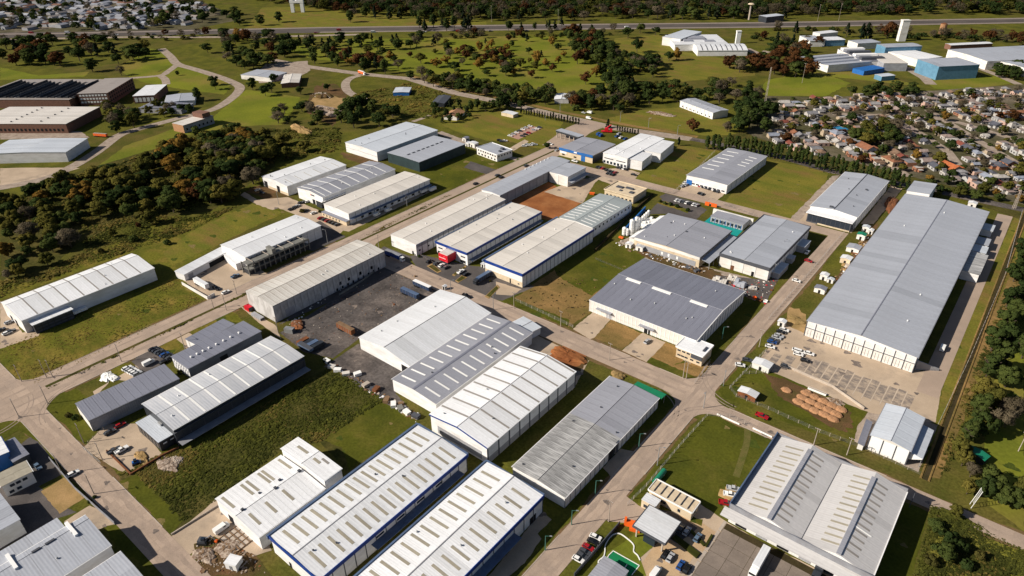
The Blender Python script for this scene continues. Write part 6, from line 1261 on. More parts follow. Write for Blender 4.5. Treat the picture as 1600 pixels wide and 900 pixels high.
# big trees along the drain at the right
at([('tall', 1590, 398, 11), ('dark', 1583, 440, 12), ('tall', 1590, 470, 13), ('tall', 1572, 480, 13), ('dark', 1585, 505, 14), ('tall', 1566, 520, 14), ('tall', 1548, 548, 14), ('dark', 1577, 545, 14), ('tall', 1560, 580, 15), ('tall', 1540, 590, 13), ('dark', 1570, 605, 12), ('olive', 1532, 618, 10), ('olive', 1545, 640, 11), ('tall', 1525, 655, 13), ('bare', 1572, 660, 12), ('bare', 1560, 672, 11), ('dark', 1528, 680, 12), ('tall', 1510, 690, 10), ('olive', 1497, 712, 9), ('olive', 1502, 728, 8), ('bare', 1515, 745, 7), ('tall', 1592, 418, 12), ('tall', 1596, 560, 13)], 'in the tree belt along the drain')
at([('dark', 1535, 775, 9), ('dark', 1548, 760, 9), ('dark', 1560, 785, 9), ('dark', 1578, 790, 9), ('olive', 1595, 780, 10), ('olive', 1510, 772, 7), ('dark', 1600, 795, 9)], 'beside the southeast street end')
at([('olive', 1490, 806, 5), ('dark', 1478, 850, 6.5), ('dark', 1470, 872, 7), ('darkbush', 1462, 826, 9), ('bush', 1452, 880, 8), ('dark', 1496, 862, 5), ('bush', 1530, 872, 8), ('darkbush', 1510, 888, 9)], 'in the overgrown bottom right corner')
at([('bush', 472, 332, 7), ('bush', 500, 332, 5), ('cypress', 634 - 96, 345, 5), ('bush', 108, 652, 6), ('darkbush', 118, 655, 6), ('darkbush', 140, 785, 3.2), ('darkbush', 148, 778, 3.2), ('bush', 720, 402, 4), ('bush', 733, 408, 4), ('bush', 766, 440, 3), ('darkbush', 1031, 316, 5), ('darkbush', 1039, 319, 5), ('darkbush', 1048, 321, 6), ('darkbush', 1058, 324, 6), ('darkbush', 1074, 330, 6), ('darkbush', 508, 566, 5), ('bush', 855, 230, 5), ('darkbush', 650, 398, 4), ('darkbush', 655, 402, 4), ('bush', 282, 584, 5), ('darkbush', 1240, 355, 4), ('bush', 1225, 360, 4)], 'planted beside the buildings')
# far wood beyond the highway: one mass, with the nearest trees standing in front as trees
def mass(name, polys, n, seed, mats_mix, hh, dens=.3):
    r = np.random.RandomState(seed); V_, F_, M_ = [], [], []; base = 0
    keys = list(mats_mix); ws = np.array([mats_mix[k] for k in keys], float); ws /= ws.sum()
    protos = {}
    for k in keys:
        for i in range(2):
            me = crown_mesh(SP[k][0], 77 + i, SP[k][1], dens); a = np.empty(len(me.vertices) * 3); me.vertices.foreach_get('co', a); protos[k, i] = a.reshape(-1, 3); bpy.data.meshes.remove(me)
    for poly, cnt in polys:
        P_ = [G(*p) for p in poly]; xs = [p.x for p in P_]; ys = [p.y for p in P_]; c = 0
        while c < cnt:
            q = Vector((r.uniform(min(xs), max(xs)), r.uniform(min(ys), max(ys))))
            if not inside(q, P_): continue
            c += 1; ki = r.choice(len(keys), p=ws); a = protos[keys[ki], r.randint(2)]; h = r.uniform(*hh) / 10; t = r.uniform(0, 6.28)
            b = np.stack([(a[:, 0] * math.cos(t) - a[:, 1] * math.sin(t)) * h * 1.25 + q.x, (a[:, 0] * math.sin(t) + a[:, 1] * math.cos(t)) * h * 1.25 + q.y, a[:, 2] * h], 1)
            V_.append(b); M_.append(np.full(len(b) // 4, ki))
    q = np.concatenate(V_); k = len(q) // 4
    me = bpy.data.meshes.new(name); me.vertices.add(4 * k); me.vertices.foreach_set('co', q.ravel()); me.loops.add(4 * k); me.loops.foreach_set('vertex_index', np.arange(4 * k)); me.polygons.add(k)
    me.polygons.foreach_set('loop_start', np.arange(k) * 4); me.polygons.foreach_set('material_index', np.concatenate(M_).astype(np.int32)); me.update(calc_edges=True)
    for kk in keys: me.materials.append(MATS[SP[kk][1]])
    o = link(bpy.data.objects.new(name, me)); o['kind'] = 'stuff'; return o
mass('far_wood', [([(470, 12), (520, 20), (600, 24), (640, 30), (780, 30), (900, 28), (1100, 26), (1180, 30), (1240, 26), (1400, 24), (1660, 22), (1700, -14), (300, -14), (380, 0)], 2100)], 0, 5, {'dark': 4, 'bare': 3, 'rust': .7, 'olive': 2}, (13, 20), .22)
mass('town_trees', [([(-20, 48), (-20, 2), (300, 0), (345, 20), (320, 38), (200, 48)], 150)], 0, 6, {'dark': 4, 'bare': 2, 'olive': 1}, (8, 15))
mass('roadside_scrub', [([(0, 60), (300, 55), (440, 56), (440, 64), (0, 68)], 40), ([(700, 56), (960, 50), (960, 56), (700, 62)], 40), ([(1180, 48), (1280, 46), (1600, 60), (1600, 72), (1440, 62), (1250, 48)], 90), ([(1290, 74), (1240, 70), (1170, 62), (1180, 56), (1260, 66)], 25)], 0, 8, {'darkbush': 3, 'bare': 2, 'rust': .8, 'bush': 2}, (9, 15))
wood([(520, 26), (640, 32), (780, 36), (900, 33), (1100, 31), (1240, 30), (1240, 27), (900, 29), (640, 27)], 40, {'dark': 4, 'tall': 2, 'pine': 2, 'bare': 1}, 'at the front edge of the far wood', 40, 14, (15, 22), 1.1)
wood([(790, 52), (800, 44), (880, 42), (880, 50)], 9, {'pine': 5, 'tall': 2}, 'on the highway verge', 41, 8, (12, 17))
wood([(650, 50), (655, 42), (735, 40), (735, 50)], 10, {'pine': 4, 'tall': 3}, 'between the highway carriageways', 42, 8, (14, 22))
wood([(250, 38), (260, 20), (310, 30), (370, 22), (410, 40), (330, 42)], 12, {'dark': 4, 'bare': 1}, 'on the meadow beside the far town', 43, 14, (14, 20), 1.2)
# rough vegetation that nobody could count
def tufts(name, poly, n, seed, k, hh, flat=1.0): mass_small(name, poly, n, seed, k, hh, flat)
def mass_small(name, poly, n, seed, leaf, hh, flat):
    r = np.random.RandomState(seed); P_ = [G(*p) for p in poly]; xs = [p.x for p in P_]; ys = [p.y for p in P_]; pts = []
    while len(pts) < n:
        q = Vector((r.uniform(min(xs), max(xs)), r.uniform(min(ys), max(ys))))
        if inside(q, P_): pts.append((q.x, q.y))
    c = np.array(pts); m = 9; h = r.uniform(*hh, size=n) * (1 + .6 * np.sin(c[:, 0] * .21 + seed) * np.sin(c[:, 1] * .17))
    h = np.maximum(h, .12)
    u = r.normal(size=(n, m, 3)); u /= np.linalg.norm(u, axis=2)[..., None]; u[..., 2] = np.abs(u[..., 2])
    p = np.concatenate([c, np.zeros((n, 1))], 1)[:, None] + u * (h[:, None, None] * np.array([1.0, 1.0, .8 * flat]))
    p = p.reshape(-1, 3); k = len(p); nrm = .35 * u.reshape(-1, 3) + .25 * r.normal(size=(k, 3)) + np.array([0, 0, 1.1]); nrm /= np.linalg.norm(nrm, axis=1)[:, None]
    ax = np.cross(nrm, r.normal(size=(k, 3))); ax /= np.linalg.norm(ax, axis=1)[:, None]; ay = np.cross(nrm, ax)
    sz = (np.repeat(h, m) * .38)[:, None] * r.uniform(.6, 1.3, (k, 1))
    q = np.stack([p - ax * sz - ay * sz, p + ax * sz - ay * sz, p + ax * sz + ay * sz, p - ax * sz + ay * sz], 1).reshape(-1, 3); q[:, 2] = np.maximum(q[:, 2], .03)
    me = bpy.data.meshes.new(name); me.vertices.add(4 * k); me.vertices.foreach_set('co', q.ravel()); me.loops.add(4 * k); me.loops.foreach_set('vertex_index', np.arange(4 * k)); me.polygons.add(k)
    me.polygons.foreach_set('loop_start', np.arange(k) * 4); me.polygons.foreach_set('material_index', np.repeat(np.clip(((np.sin(c[:, 0] * .13 + seed) + np.sin(c[:, 1] * .11 + seed * 2) + np.sin(c[:, 0] * .05 - c[:, 1] * .07) + r.normal(size=n) * .55) / 6 + .5) * len(leaf), 0, len(leaf) - 1), m).astype(np.int32)); me.update(calc_edges=True)
    for l_ in leaf: me.materials.append(MATS[l_])
    o = link(bpy.data.objects.new(name, me)); o['kind'] = 'stuff'; return o
G3 = ['tuft_green', 'tuft_dark', 'tuft_dry']
tufts('tall_scrub', [(185, 742), (255, 708), (300, 700), (480, 592), (520, 574), (600, 625), (500, 690), (438, 703), (345, 778), (285, 815), (213, 742)], 7000, 51, ['tuft_green', 'tuft_dark', 'tuft_green', 'tuft_dry'], (.15, .75), .8)
tufts('meadow_grass', [(0, 545), (45, 524), (278, 434), (318, 472), (57, 600), (25, 588)], 2600, 52, ['tuft_green', 'tuft_dry', 'tuft_yellow', 'tuft_green'], (.12, .38), .6)
tufts('meadow_scrub', [(0, 440), (60, 425), (130, 395), (130, 340), (240, 335), (300, 340), (380, 318), (300, 360), (205, 392), (120, 420), (0, 465)], 4200, 53, ['tuft_green', 'tuft_dark', 'tuft_dry', 'tuft_green'], (.2, .9))
tufts('bank_scrub', [(0, 320), (100, 280), (160, 262), (200, 250), (290, 215), (420, 202), (530, 200), (535, 235), (480, 245), (405, 260), (360, 300), (300, 330), (120, 340), (0, 330)], 7000, 54, ['tuft_green', 'tuft_dark', 'tuft_dry', 'tuft_green'], (.3, 1.4))
tufts('corner_scrub', [(1430, 900), (1455, 790), (1500, 805), (1620, 870), (1620, 900)], 2600, 55, ['tuft_green', 'tuft_green', 'tuft_dark', 'tuft_dry'], (.15, .7))
for hp, hl in HEDGES: hedge(hp, hl)
tufts('waste_ground_scrub', [(560, 145), (640, 130), (720, 152), (680, 185), (640, 185), (590, 165)], 1300, 56, ['tuft_green', 'tuft_dry', 'tuft_yellow'], (.4, 1.5))
tufts('drain_grass', [(1600, 395), (1555, 500), (1505, 620), (1462, 745), (1476, 748), (1520, 640), (1600, 470)], 900, 57, ['tuft_green', 'tuft_dry', 'tuft_dark'], (.3, .9))
tufts('median_grass', [(68, 609), (340, 479), (572, 367), (700, 304), (705, 305), (575, 369), (342, 481), (70, 611)], 700, 58, ['tuft_dark', 'tuft_green', 'tuft_dry'], (.2, .5))
# ------------------------------------------------------------------ vehicles
def car_proto():
    b = MB()
    side = [(-2.15, .35), (2.15, .35), (2.2, .62), (2.1, .85), (1.05, .98), (-1.75, 1.0), (-2.15, .9)]
    y = .86
    b.section([(p[0], p[1]) for p in side], -y, y)
    b.hexa([(-1.45, -.66, 1.40), (.30, -.66, 1.40), (.30, .66, 1.40), (-1.45, .66, 1.40), (-1.35, -.62, 1.46), (.22, -.62, 1.46), (.22, .62, 1.46), (-1.35, .62, 1.46)])
    g = MB().hexa([(-1.9, -.80, .97), (1.12, -.80, .95), (1.12, .80, .95), (-1.9, .80, .97), (-1.45, -.66, 1.41), (.30, -.66, 1.41), (.30, .66, 1.41), (-1.45, .66, 1.41)])
    wh = MB().cyl(0, 0, -.1, .1, .33, .33, 10, 'y')
    li = MB().box(2.12, -.75, .6, 2.2, -.4, .8).box(2.12, .4, .6, 2.2, .75, .8)
    return b.mesh('body', MATS['car_paint']), g.mesh('cabin_glass', MATS['car_glass']), wh.mesh('wheel', MATS['rubber']), li.mesh('headlight', MATS['white_trim'])
def van_proto():
    b = MB().section([(-2.6, .4), (2.5, .4), (2.6, 1.1), (1.9, 1.35), (1.35, 2.1), (-2.6, 2.15)], -.95, .95)
    g = MB().hexa([(1.42, -.85, 1.4), (1.95, -.85, 1.38), (1.95, .85, 1.38), (1.42, .85, 1.4), (1.36, -.8, 2.0), (1.47, -.8, 2.0), (1.47, .8, 2.0), (1.36, .8, 2.0)]).box(.3, -.97, 1.35, 1.25, .97, 1.85)
    return b.mesh('body', MATS['car_paint']), g.mesh('cabin_glass', MATS['car_glass']), MB().cyl(0, 0, -.12, .12, .36, .36, 10, 'y').mesh('wheel', MATS['rubber']), MB().box(2.52, -.85, .7, 2.6, -.5, .95).box(2.52, .5, .7, 2.6, .85, .95).mesh('headlight', MATS['white_trim'])
def pick_proto():
    b = MB().section([(-2.5, .45), (2.5, .45), (2.55, .95), (1.1, 1.1), (-.9, 1.1), (-.9, .98), (-2.5, .98)], -.9, .9)
    b.box(-2.5, -.9, .98, -.9, -.78, 1.25).box(-2.5, .78, .98, -.9, .9, 1.25).box(-2.5, -.78, .98, -2.38, .78, 1.25).box(-.75, -.7, 1.68, .35, .7, 1.74)
    g = MB().hexa([(-.9, -.82, 1.1), (1.0, -.82, 1.08), (1.0, .82, 1.08), (-.9, .82, 1.1), (-.75, -.7, 1.68), (.35, -.7, 1.68), (.35, .7, 1.68), (-.75, .7, 1.68)])
    return b.mesh('body', MATS['car_paint']), g.mesh('cabin_glass', MATS['car_glass']), MB().cyl(0, 0, -.12, .12, .37, .37, 10, 'y').mesh('wheel', MATS['rubber']), MB().box(2.46, -.8, .75, 2.55, -.5, .95).box(2.46, .5, .75, 2.55, .8, .95).mesh('headlight', MATS['white_trim'])
VP = {'car': car_proto(), 'van': van_proto(), 'pickup': pick_proto()}
PAINT = {'white': (.78, .78, .77), 'black': (.012, .012, .014), 'silver': (.42, .43, .45), 'dark grey': (.06, .065, .075), 'red': (.32, .012, .018), 'blue': (.02, .07, .24), 'grey blue': (.10, .15, .22), 'beige': (.45, .38, .29)}
CARS = []
def car(px, py, hd, col, kind='car', group='parked cars', sc_=1.08):
    g = G(px, py); th = R({'x': 0, '-x': 180, 'y': 90, '-y': -90}.get(hd, hd) if isinstance(hd, str) else hd) + rnd.uniform(-.05, .05)
    nm = {'car': 'car', 'van': 'van', 'pickup': 'pickup_truck'}[kind]
    o = empty(nm, g.x, g.y, .09, th); o.scale = (sc_,) * 3
    b, gl, wh, li = VP[kind]
    inst('body', b, o).color = PAINT[col] + (1,); inst('cabin_glass', gl, o); inst('headlight', li, o)
    if math.hypot(g.x, g.y) < 560:
        x = {'car': 1.35, 'van': 1.7, 'pickup': 1.6}[kind]
        for a in (-x, x):
            for c in (-.82, .82): inst('wheel', wh, o, (a, c, .33))
    tag(o, '%s %s' % (col, {'car': 'car', 'van': 'panel van', 'pickup': 'pickup truck'}[kind]), 'car' if kind == 'car' else ('van' if kind == 'van' else 'pickup truck'), group); CARS.append(o)
for a in [(115, 742, 'y', 'white'), (347, 828, 'y', 'white', 'van'), (191, 705, 'y', 'white', 'pickup'), (60, 731, 'x', 'grey blue'), (188, 666, 'y', 'red'), (172, 677, 'y', 'dark grey'), (179, 706, 'y', 'dark grey', 'pickup')]: car(*a)
for i, c in enumerate(['black', 'black', 'dark grey', 'black', 'blue', 'black', 'dark grey']): car(240 + i * 4.4, 547 + i * 2.2, 'y', c)
car(257, 567, 'y', 'black'); car(233, 569, 'y', 'white', 'van')
for i in range(5): car(199 + i * 4, 577 + i * 2.2, 'y', ['white', 'silver', 'white', 'white', 'silver'][i])
for a in [(331, 412, 'y', 'white'), (346, 405, 'y', 'white'), (368, 433, 'y', 'grey blue', 'pickup'), (353, 458, 'y', 'white'), (338, 452, 'x', 'black', 'pickup'), (2, 517, 'y', 'dark grey'), (12, 522, 'y', 'white'), (18, 519, 'y', 'dark grey'), (15, 505, 'y', 'silver'), (403, 298, 'y', 'silver'), (410, 302, 'x', 'dark grey')]: car(*a)
for i, (x, y, c) in enumerate([(455, 328, 'black'), (465, 323, 'silver'), (461, 325, 'dark grey'), (473, 331, 'black'), (478, 330, 'black'), (475, 317, 'dark grey'), (481, 316, 'white'), (470, 318, 'black'), (490, 334, 'white'), (501, 342, 'red'), (507, 344, 'dark grey'), (512, 346, 'red'), (517, 348, 'black'), (522, 350, 'black'), (527, 352, 'dark grey')]): car(x, y, 'y', c)
for a in [(607, 330, 'y', 'white', 'van'), (589, 337, 'y', 'white', 'van'), (777, 275, 'y', 'dark grey'), (783, 278, 'y', 'black'), (822, 260, 'y', 'dark grey'), (743, 288, 'y', 'black'), (870, 236, 'y', 'silver'), (860, 226, 'x', 'white'), (920, 186, 'x', 'white', 'van'), (921, 177, '-x', 'white', 'van'), (912, 177, 'x', 'silver')]: car(*a)
for i, (x, y) in enumerate([(797, 213), (802, 210.5), (807, 208), (812, 205.5), (817, 203), (822, 200.5), (828, 198)]): car(x, y, 20, ['white', 'silver', 'white', 'dark grey', 'white', 'silver', 'white'][i], group='cars parked on the pink lot')
for i, (x, y) in enumerate([(816, 213.5), (821, 211), (826, 208.5), (834, 204), (839, 202), (843, 200)]): car(x, y, 20, ['dark grey', 'black', 'red', 'silver', 'white', 'dark grey'][i], group='cars parked on the pink lot')
for i, (x, y) in enumerate([(819, 229), (824, 227), (828, 228), (833, 226), (836, 227), (784, 222), (789, 221), (780, 220)]): car(x, y, 40, ['white', 'silver', 'white', 'white', 'silver', 'dark grey', 'white', 'black'][i])
for i, (x, y) in enumerate([(934, 262), (938, 263), (942, 264), (948, 266.5), (952, 268), (957, 269.5), (961, 270.5), (950, 272), (954, 273), (958, 274), (966, 262.5), (970, 263.5), (975, 264.5), (979, 265.5)]): car(x, y, 'y', ['black', 'dark grey', 'red', 'black', 'dark grey', 'black', 'red', 'black', 'dark grey', 'black', 'black', 'dark grey', 'white', 'black'][i], group='cars parked before the zigzag warehouse')
for i in range(7): car(1057 + i * 5.3, 314 + i * 1.35, 'y', ['white', 'silver', 'dark grey', 'white', 'black', 'white', 'silver'][i], group='cars in the asphalt lot')
for a in [(898, 253, 'x', 'white', 'pickup'), (903, 249, 'x', 'black'), (1070, 287, 'y', 'white'), (1072, 290, 'y', 'silver'), (1066, 292, 'y', 'silver'), (1090, 290, 'y', 'dark grey'), (1094, 291.5, 'y', 'red'), (1099, 293, 'y', 'black'), (1104, 294.5, 'y', 'dark grey'), (1109, 296, 'y', 'black'), (1117, 299, 'y', 'black'), (1122, 300.5, 'y', 'dark grey'), (1093, 303, 'y', 'black'), (1097, 304.5, 'y', 'dark grey'), (990, 274, 'x', 'black')]: car(*a)
for a in [(1261, 396, 'y', 'white', 'pickup'), (1263, 409, 'x', 'red'), (1392 - 148, 440, 'x', 'white')]: car(*a)
for i, (x, y, c) in enumerate([(1225, 517, 'white'), (1220, 520, 'black'), (1217, 526, 'silver'), (1213, 529, 'silver'), (1208, 533, 'dark grey'), (1206, 536, 'blue'), (1203, 543, 'white'), (1245, 549, 'white'), (1251, 551, 'white'), (1247, 555, 'white'), (1264, 554, 'white'), (1258, 565, 'black'), (1227, 574, 'dark grey')]): car(x, y, 8, c, group='cars in the worn car park')
for a in [(1156, 572, 20, 'white'), (1167, 564, 20, 'dark grey'), (1472, 546, 'y', 'white', 'van'), (1190, 652, 'x', 'red', 'pickup'), (1011, 535, 'y', 'silver'), (729, 464, 'x', 'black', 'pickup'), (682, 413, 'y', 'dark grey'), (690, 416, 'y', 'white'), (697, 419, 'y', 'dark grey'), (671, 410, 'y', 'black'), (707, 492, 'y', 'silver', 'van') if False else (720, 426, 'y', 'white', 'pickup'), (728, 430, 'y', 'black')]: car(*a)
for (x, y, c) in [(930.5, 841, 'white'), (926.5, 848, 'black'), (919, 857, 'red'), (914, 864, 'dark grey'), (909.5, 870.5, 'dark grey'), (903.5, 876, 'white')]: car(x, y, 5, c, group='cars parked beside the gate lawn', sc_=1.0)
for (x, y, c, k) in [(1063.5, 828, 'dark grey', 'car'), (1073, 832, 'silver', 'car'), (1089.5, 842, 'grey blue', 'car'), (1039, 868, 'black', 'car'), (1047, 873, 'silver', 'car'), (1063, 885, 'blue', 'car'), (1073, 891, 'black', 'car'), (1024, 897, 'white', 'van')]: car(x, y, 'y', c, k, 'cars in the gate yard', 1.0)
for (x, y, k, c) in [(935, 211, 'van', 'blue'), (939, 213, 'van', 'blue'), (964, 214, 'pickup', 'blue'), (970, 216, 'pickup', 'white'), (977, 218, 'pickup', 'blue'), (967, 210, 'pickup', 'silver')]: car(x, y, 'y', c, k)
r_ = random.Random(4)
for i in range(16): car(60 + i * 60 + r_.uniform(-20, 20), 55 - i * .55 + r_.choice((-2.5, 1.2)), 48, r_.choice(['white', 'silver', 'dark grey', 'red', 'white']), r_.choice(['car', 'van', 'car']), 'cars on the highway', 1.5)
for (x, y) in [(120, 54), (128, 54)]: pass
# lorries and trailers
def lorry(px, py, hd, label, side, top, L_=12.5, cab=None, cat='trailer', h=3.9):
    g = G(px, py); th = R({'x': 0, '-x': 180, 'y': 90, '-y': -90}.get(hd, hd) if isinstance(hd, str) else hd)
    o = empty('lorry' if cab else 'semi_trailer', g.x, g.y, .06, th); tag(o, label, 'lorry' if cab else cat)
    MB().box(-L_ / 2, -1.25, 1.15, L_ / 2, 1.25, h).build('cargo_box', MATS[side], o)
    MB().box(-L_ / 2 - .02, -1.27, h, L_ / 2 + .02, 1.27, h + .06).build('box_roof', MATS[top], o)
    for k in range(1, 6):
        for y in (-1.29, 1.25): MB().box(-L_ / 2 + k * L_ / 6 - .05, y, 1.2, -L_ / 2 + k * L_ / 6 + .05, y + .04, h - .05).build('side_rib', MATS['grey_trim'], o)
    MB().box(-L_ / 2, -.5, .8, L_ / 2, .5, 1.15).build('chassis', MATS['dark_trim'], o)
    wm = MB().cyl(0, 0, -.16, .16, .5, .5, 10, 'y').mesh('wheel', MATS['rubber'])
    for x in (-L_ / 2 + 1.2, -L_ / 2 + 2.4, -L_ / 2 + 3.6):
        for y in (-1.05, 1.05): inst('wheel', wm, o, (x, y, .5))
    if cab:
        c = MB().section([(L_ / 2 + .5, .6), (L_ / 2 + 2.7, .6), (L_ / 2 + 2.75, 1.7), (L_ / 2 + 2.45, 2.9), (L_ / 2 + .5, 3.3)], -1.22, 1.22).build('cab', MATS[cab], o)
        MB().box(L_ / 2 + 2.5, -1.1, 1.8, L_ / 2 + 2.78, 1.1, 2.6).build('windscreen', MATS['car_glass'], c)
        for y in (-1.05, 1.05): inst('wheel', wm, o, (L_ / 2 + 1.7, y, .5))
    return o
lorry(660, 451, 'x', 'upper of two blue sided white topped trailers on the dirty yard', 'wall_navy', 'white_trim', 13, h=3.5)
lorry(641, 463, 'x', 'lower of two blue trailers on the dirty yard, grey topped', 'wall_navy', 'blue_grey_trim', 13, h=3.5)
lorry(756, 437, '-y', 'blue sided lorry with dark cab at the plain blue-eaved front', 'wall_navy', 'blue_grey_trim', 11, 'wall_dark', h=3.6)
lorry(615, 403, 'x', 'long dark blue lorry with white cab behind the old stained warehouse', 'blue_trim', 'grey_trim', 13, 'white_paint')
lorry(541, 519, 'x', 'rusty flat sided trailer on the dirty yard', 'rust', 'wood', 12)
lorry(1187, 880, 'y', 'white lorry backed onto the works yard awning', 'white_trim', 'roof_white', 10, 'white_paint').rotation_euler[2] = R(-90)
lorry(1279, 893, 'y', 'dark small lorry near the works yard awning', 'wall_dark', 'dark_trim', 4.5, 'wall_dark').rotation_euler[2] = R(-90)
lorry(122, 491, 'y', 'white single trailer parked along the left field warehouse', 'white_trim', 'roof_white', 10, h=2.6)
lorry(316, 448, 'x', 'white trailer parked by the carport yard wall', 'white_trim', 'roof_white', 13)
lorry(662, 302, 'y', 'left white trailer under trees on the avenue lawn', 'white_trim', 'roof_white', 6, h=3.2)
lorry(676, 299, 'y', 'right white trailer on the avenue lawn', 'white_trim', 'roof_white', 6, h=3.2)
lorry(478, 556 - 10, 'x', 'dark blue flatbed trailer by the scrap corner', 'blue_grey_trim', 'dark_trim', 10, h=2.4)
for x, y, c, nm in ((1146, 766, 'silver', 'silver'), (1141, 775, 'white', 'white'), (1134, 788, 'red', 'red')): car(x, y, 25, c, 'pickup', 'pickups beside the double-ridge warehouse')
lorry(158, 214, 'x', 'yellow orange bus parked right of the left storehouse', 'orange_paint', 'skylight_tan', 14, h=3.4).rotation_euler[2] = R(25)
lorry(565, 116, 'x', 'orange lorry on the country road bend', 'orange_paint', 'white_trim', 12, 'white_paint').rotation_euler[2] = R(-10)
# litter of stones, pallets and scrap that nobody could count
def litter(name, px, n, seed, mats, sz):
    r = random.Random(seed); P_ = [G(*p) for p in px]; xs, ys = [p.x for p in P_], [p.y for p in P_]; mb = MB(); k = 0
    while k < n:
        q = Vector((r.uniform(min(xs), max(xs)), r.uniform(min(ys), max(ys))))
        if not inside(q, P_): continue
        k += 1; mb.cur = r.randrange(len(mats)); a = r.uniform(*sz) * (2.2 if r.random() < .06 else 1); t = r.uniform(0, 6.28); c, s_ = math.cos(t), math.sin(t); b = a * r.uniform(.3, 1); h = a * r.uniform(.25, .8)
        mb.hexa([(q.x + (x * c - y * s_) * f, q.y + (x * s_ + y * c) * f, z) for z, f in ((.02, 1), (.05 + h, r.uniform(.5, 1))) for x, y in ((-a, -b), (a, -b), (a, b), (-a, b))])
    o = mb.build(name, [MATS[m] for m in mats]); o['kind'] = 'stuff'
litter('yard_litter', [(440, 520), (475, 498), (600, 420), (640, 410), (688, 462), (655, 480), (560, 528), (480, 556)], 260, 3, ['concrete', 'rust', 'wood', 'dark_trim', 'rubble'], (.12, .4))
litter('wall_litter', [(440, 506), (600, 402), (604, 410), (446, 514)], 60, 4, ['white_trim', 'concrete', 'dark_trim'], (.2, .6))
litter('yard_litter', [(1115, 432), (1200, 438), (1218, 432), (1198, 476), (1160, 460)], 130, 5, ['roof_cream', 'concrete', 'rust', 'wood', 'dark_trim', 'red_paint'], (.15, .55))
litter('yard_litter', [(506, 568), (512, 562), (655, 648), (650, 660)], 150, 6, ['white_trim', 'concrete', 'rust', 'wood', 'dark_trim'], (.2, .7))
litter('plot_litter', [(303, 850), (335, 838), (400, 868), (415, 895), (315, 898)], 170, 7, ['wood', 'concrete', 'rust', 'rubble'], (.12, .5))
litter('verge_litter', [(962, 380), (985, 372), (1000, 388), (990, 398)], 45, 8, ['concrete', 'wood', 'rust', 'white_trim'], (.2, .7))
litter('yard_litter', [(1300, 440), (1345, 375), (1368, 352), (1352, 385), (1312, 440)], 110, 9, ['concrete', 'wood', 'rust', 'white_trim', 'sand'], (.2, .8))
litter('earth_clods', [(815, 465), (872, 422), (935, 448), (922, 485), (888, 508)], 150, 10, ['dry_earth', 'brown_earth', 'earth_dark'], (.15, .5))
litter('front_litter', [(1000, 392), (1060, 405), (1108, 420), (1100, 428), (1010, 402)], 80, 11, ['concrete', 'wood', 'dark_trim', 'white_trim', 'steel'], (.25, .9))
# ------------------------------------------------------------------ poles, lamps, masts
def pole(px, py, h=10, kind='utility', mat='concrete', label=None, hd=0.0):
    g = G(px, py); o = empty('utility_pole' if kind == 'utility' else 'street_lamp', g.x, g.y, 0, hd)
    MB().cyl(0, 0, 0, h, .20, .12, 6).build('pole', MATS[mat], o)
    if kind == 'utility':
        MB().box(-1.1, -.07, h - .6, 1.1, .07, h - .42).build('crossarm', MATS['wood'], o)
        im = MB().cyl(0, 0, 0, .3, .09, .06, 5).mesh('insulator', MATS['white_trim'])
        for x in (-.95, -.4, .4, .95): inst('insulator', im, o, (x, 0, h - .42))
    else:
        MB().bar((0, 0, h - .1), (1.9, 0, h + .3), .07, 5).build('arm', MATS[mat], o); MB().box(1.4, -.2, h + .18, 2.3, .2, h + .36).build('lamp_head', MATS['steel'], o)
    tag(o, label or ('concrete utility pole' if kind == 'utility' else 'street lamp on a curved arm'), 'pole' if kind == 'utility' else 'street lamp', 'utility poles along the streets' if kind == 'utility' else 'street lamps of the estate'); return o
for x, y in [(34, 596), (73, 590), (82, 588), (190, 565), (75, 631), (30, 652), (131, 692), (289, 545), (334, 482), (354, 485), (370, 460), (435, 521), (592, 387), (876, 510), (952, 563), (1067, 591), (1072, 592), (951, 815), (1186, 542), (1271, 696), (1323, 711), (1591, 705), (803, 482), (147, 772), (160, 718), (97, 740)]: pole(x, y, rnd.uniform(9, 11))
for x, y in [(512, 380), (436, 320), (636, 322), (852, 188), (1099, 638), (1130, 603), (1027, 727), (771, 484), (771 - 66, 462), (1221, 397), (1207, 434), (875, 176), (969, 190), (1013, 200), (1058, 212)]: pole(x, y, 9.5, 'lamp', 'steel', None, rnd.uniform(0, 6))
for x, y in [(998, 699), (930, 773), (893, 820), (852, 860), (1128, 530)]: pole(x, y, 7.5, 'lamp', 'lamp_green', 'green street lamp with arm', .5)
for x, y, h in [(768, 35, 26), (198, 28 + 20, 20), (1253, 130, 22), (1310, 33, 26), (1277, 34, 26), (1457, 178, 18), (872, 40, 24)]:
    pole(x, y, h, 'utility', 'concrete', 'tall pale mast')
def lattice(px, py, h, label, wd=2.2):
    g = G(px, py); o = empty('lattice_mast', g.x, g.y, 0, .6); tag(o, label, 'mast')
    for sx in (-1, 1):
        for sy in (-1, 1): MB().bar((sx * wd / 2, sy * wd / 2, 0), (sx * .35, sy * .35, h), .13, 4).build('leg', MATS['concrete'], o)
    for k in range(8):
        a, b = k / 8, (k + 1) / 8; wa, wb = wd / 2 + (.35 - wd / 2) * a, wd / 2 + (.35 - wd / 2) * b
        for sg in (-1, 1):
            MB().bar((-wa, sg * wa, h * a), (wb, sg * wb, h * b), .07, 4).build('brace', MATS['concrete'], o); MB().bar((sg * wa, -wa, h * a), (sg * wb, wb, h * b), .07, 4).build('brace', MATS['concrete'], o)
    return o
lattice(1192, 180, 46, 'tall thin pale mast at the village edge', 1.5)
o = lattice(1584, 326, 14, 'pale lattice power pylon behind the huge warehouse', 1.6)
for z in (10.5, 12.5): MB().box(-3, -.12, z, 3, .12, z + .25).build('crossarm', MATS['concrete'], o)
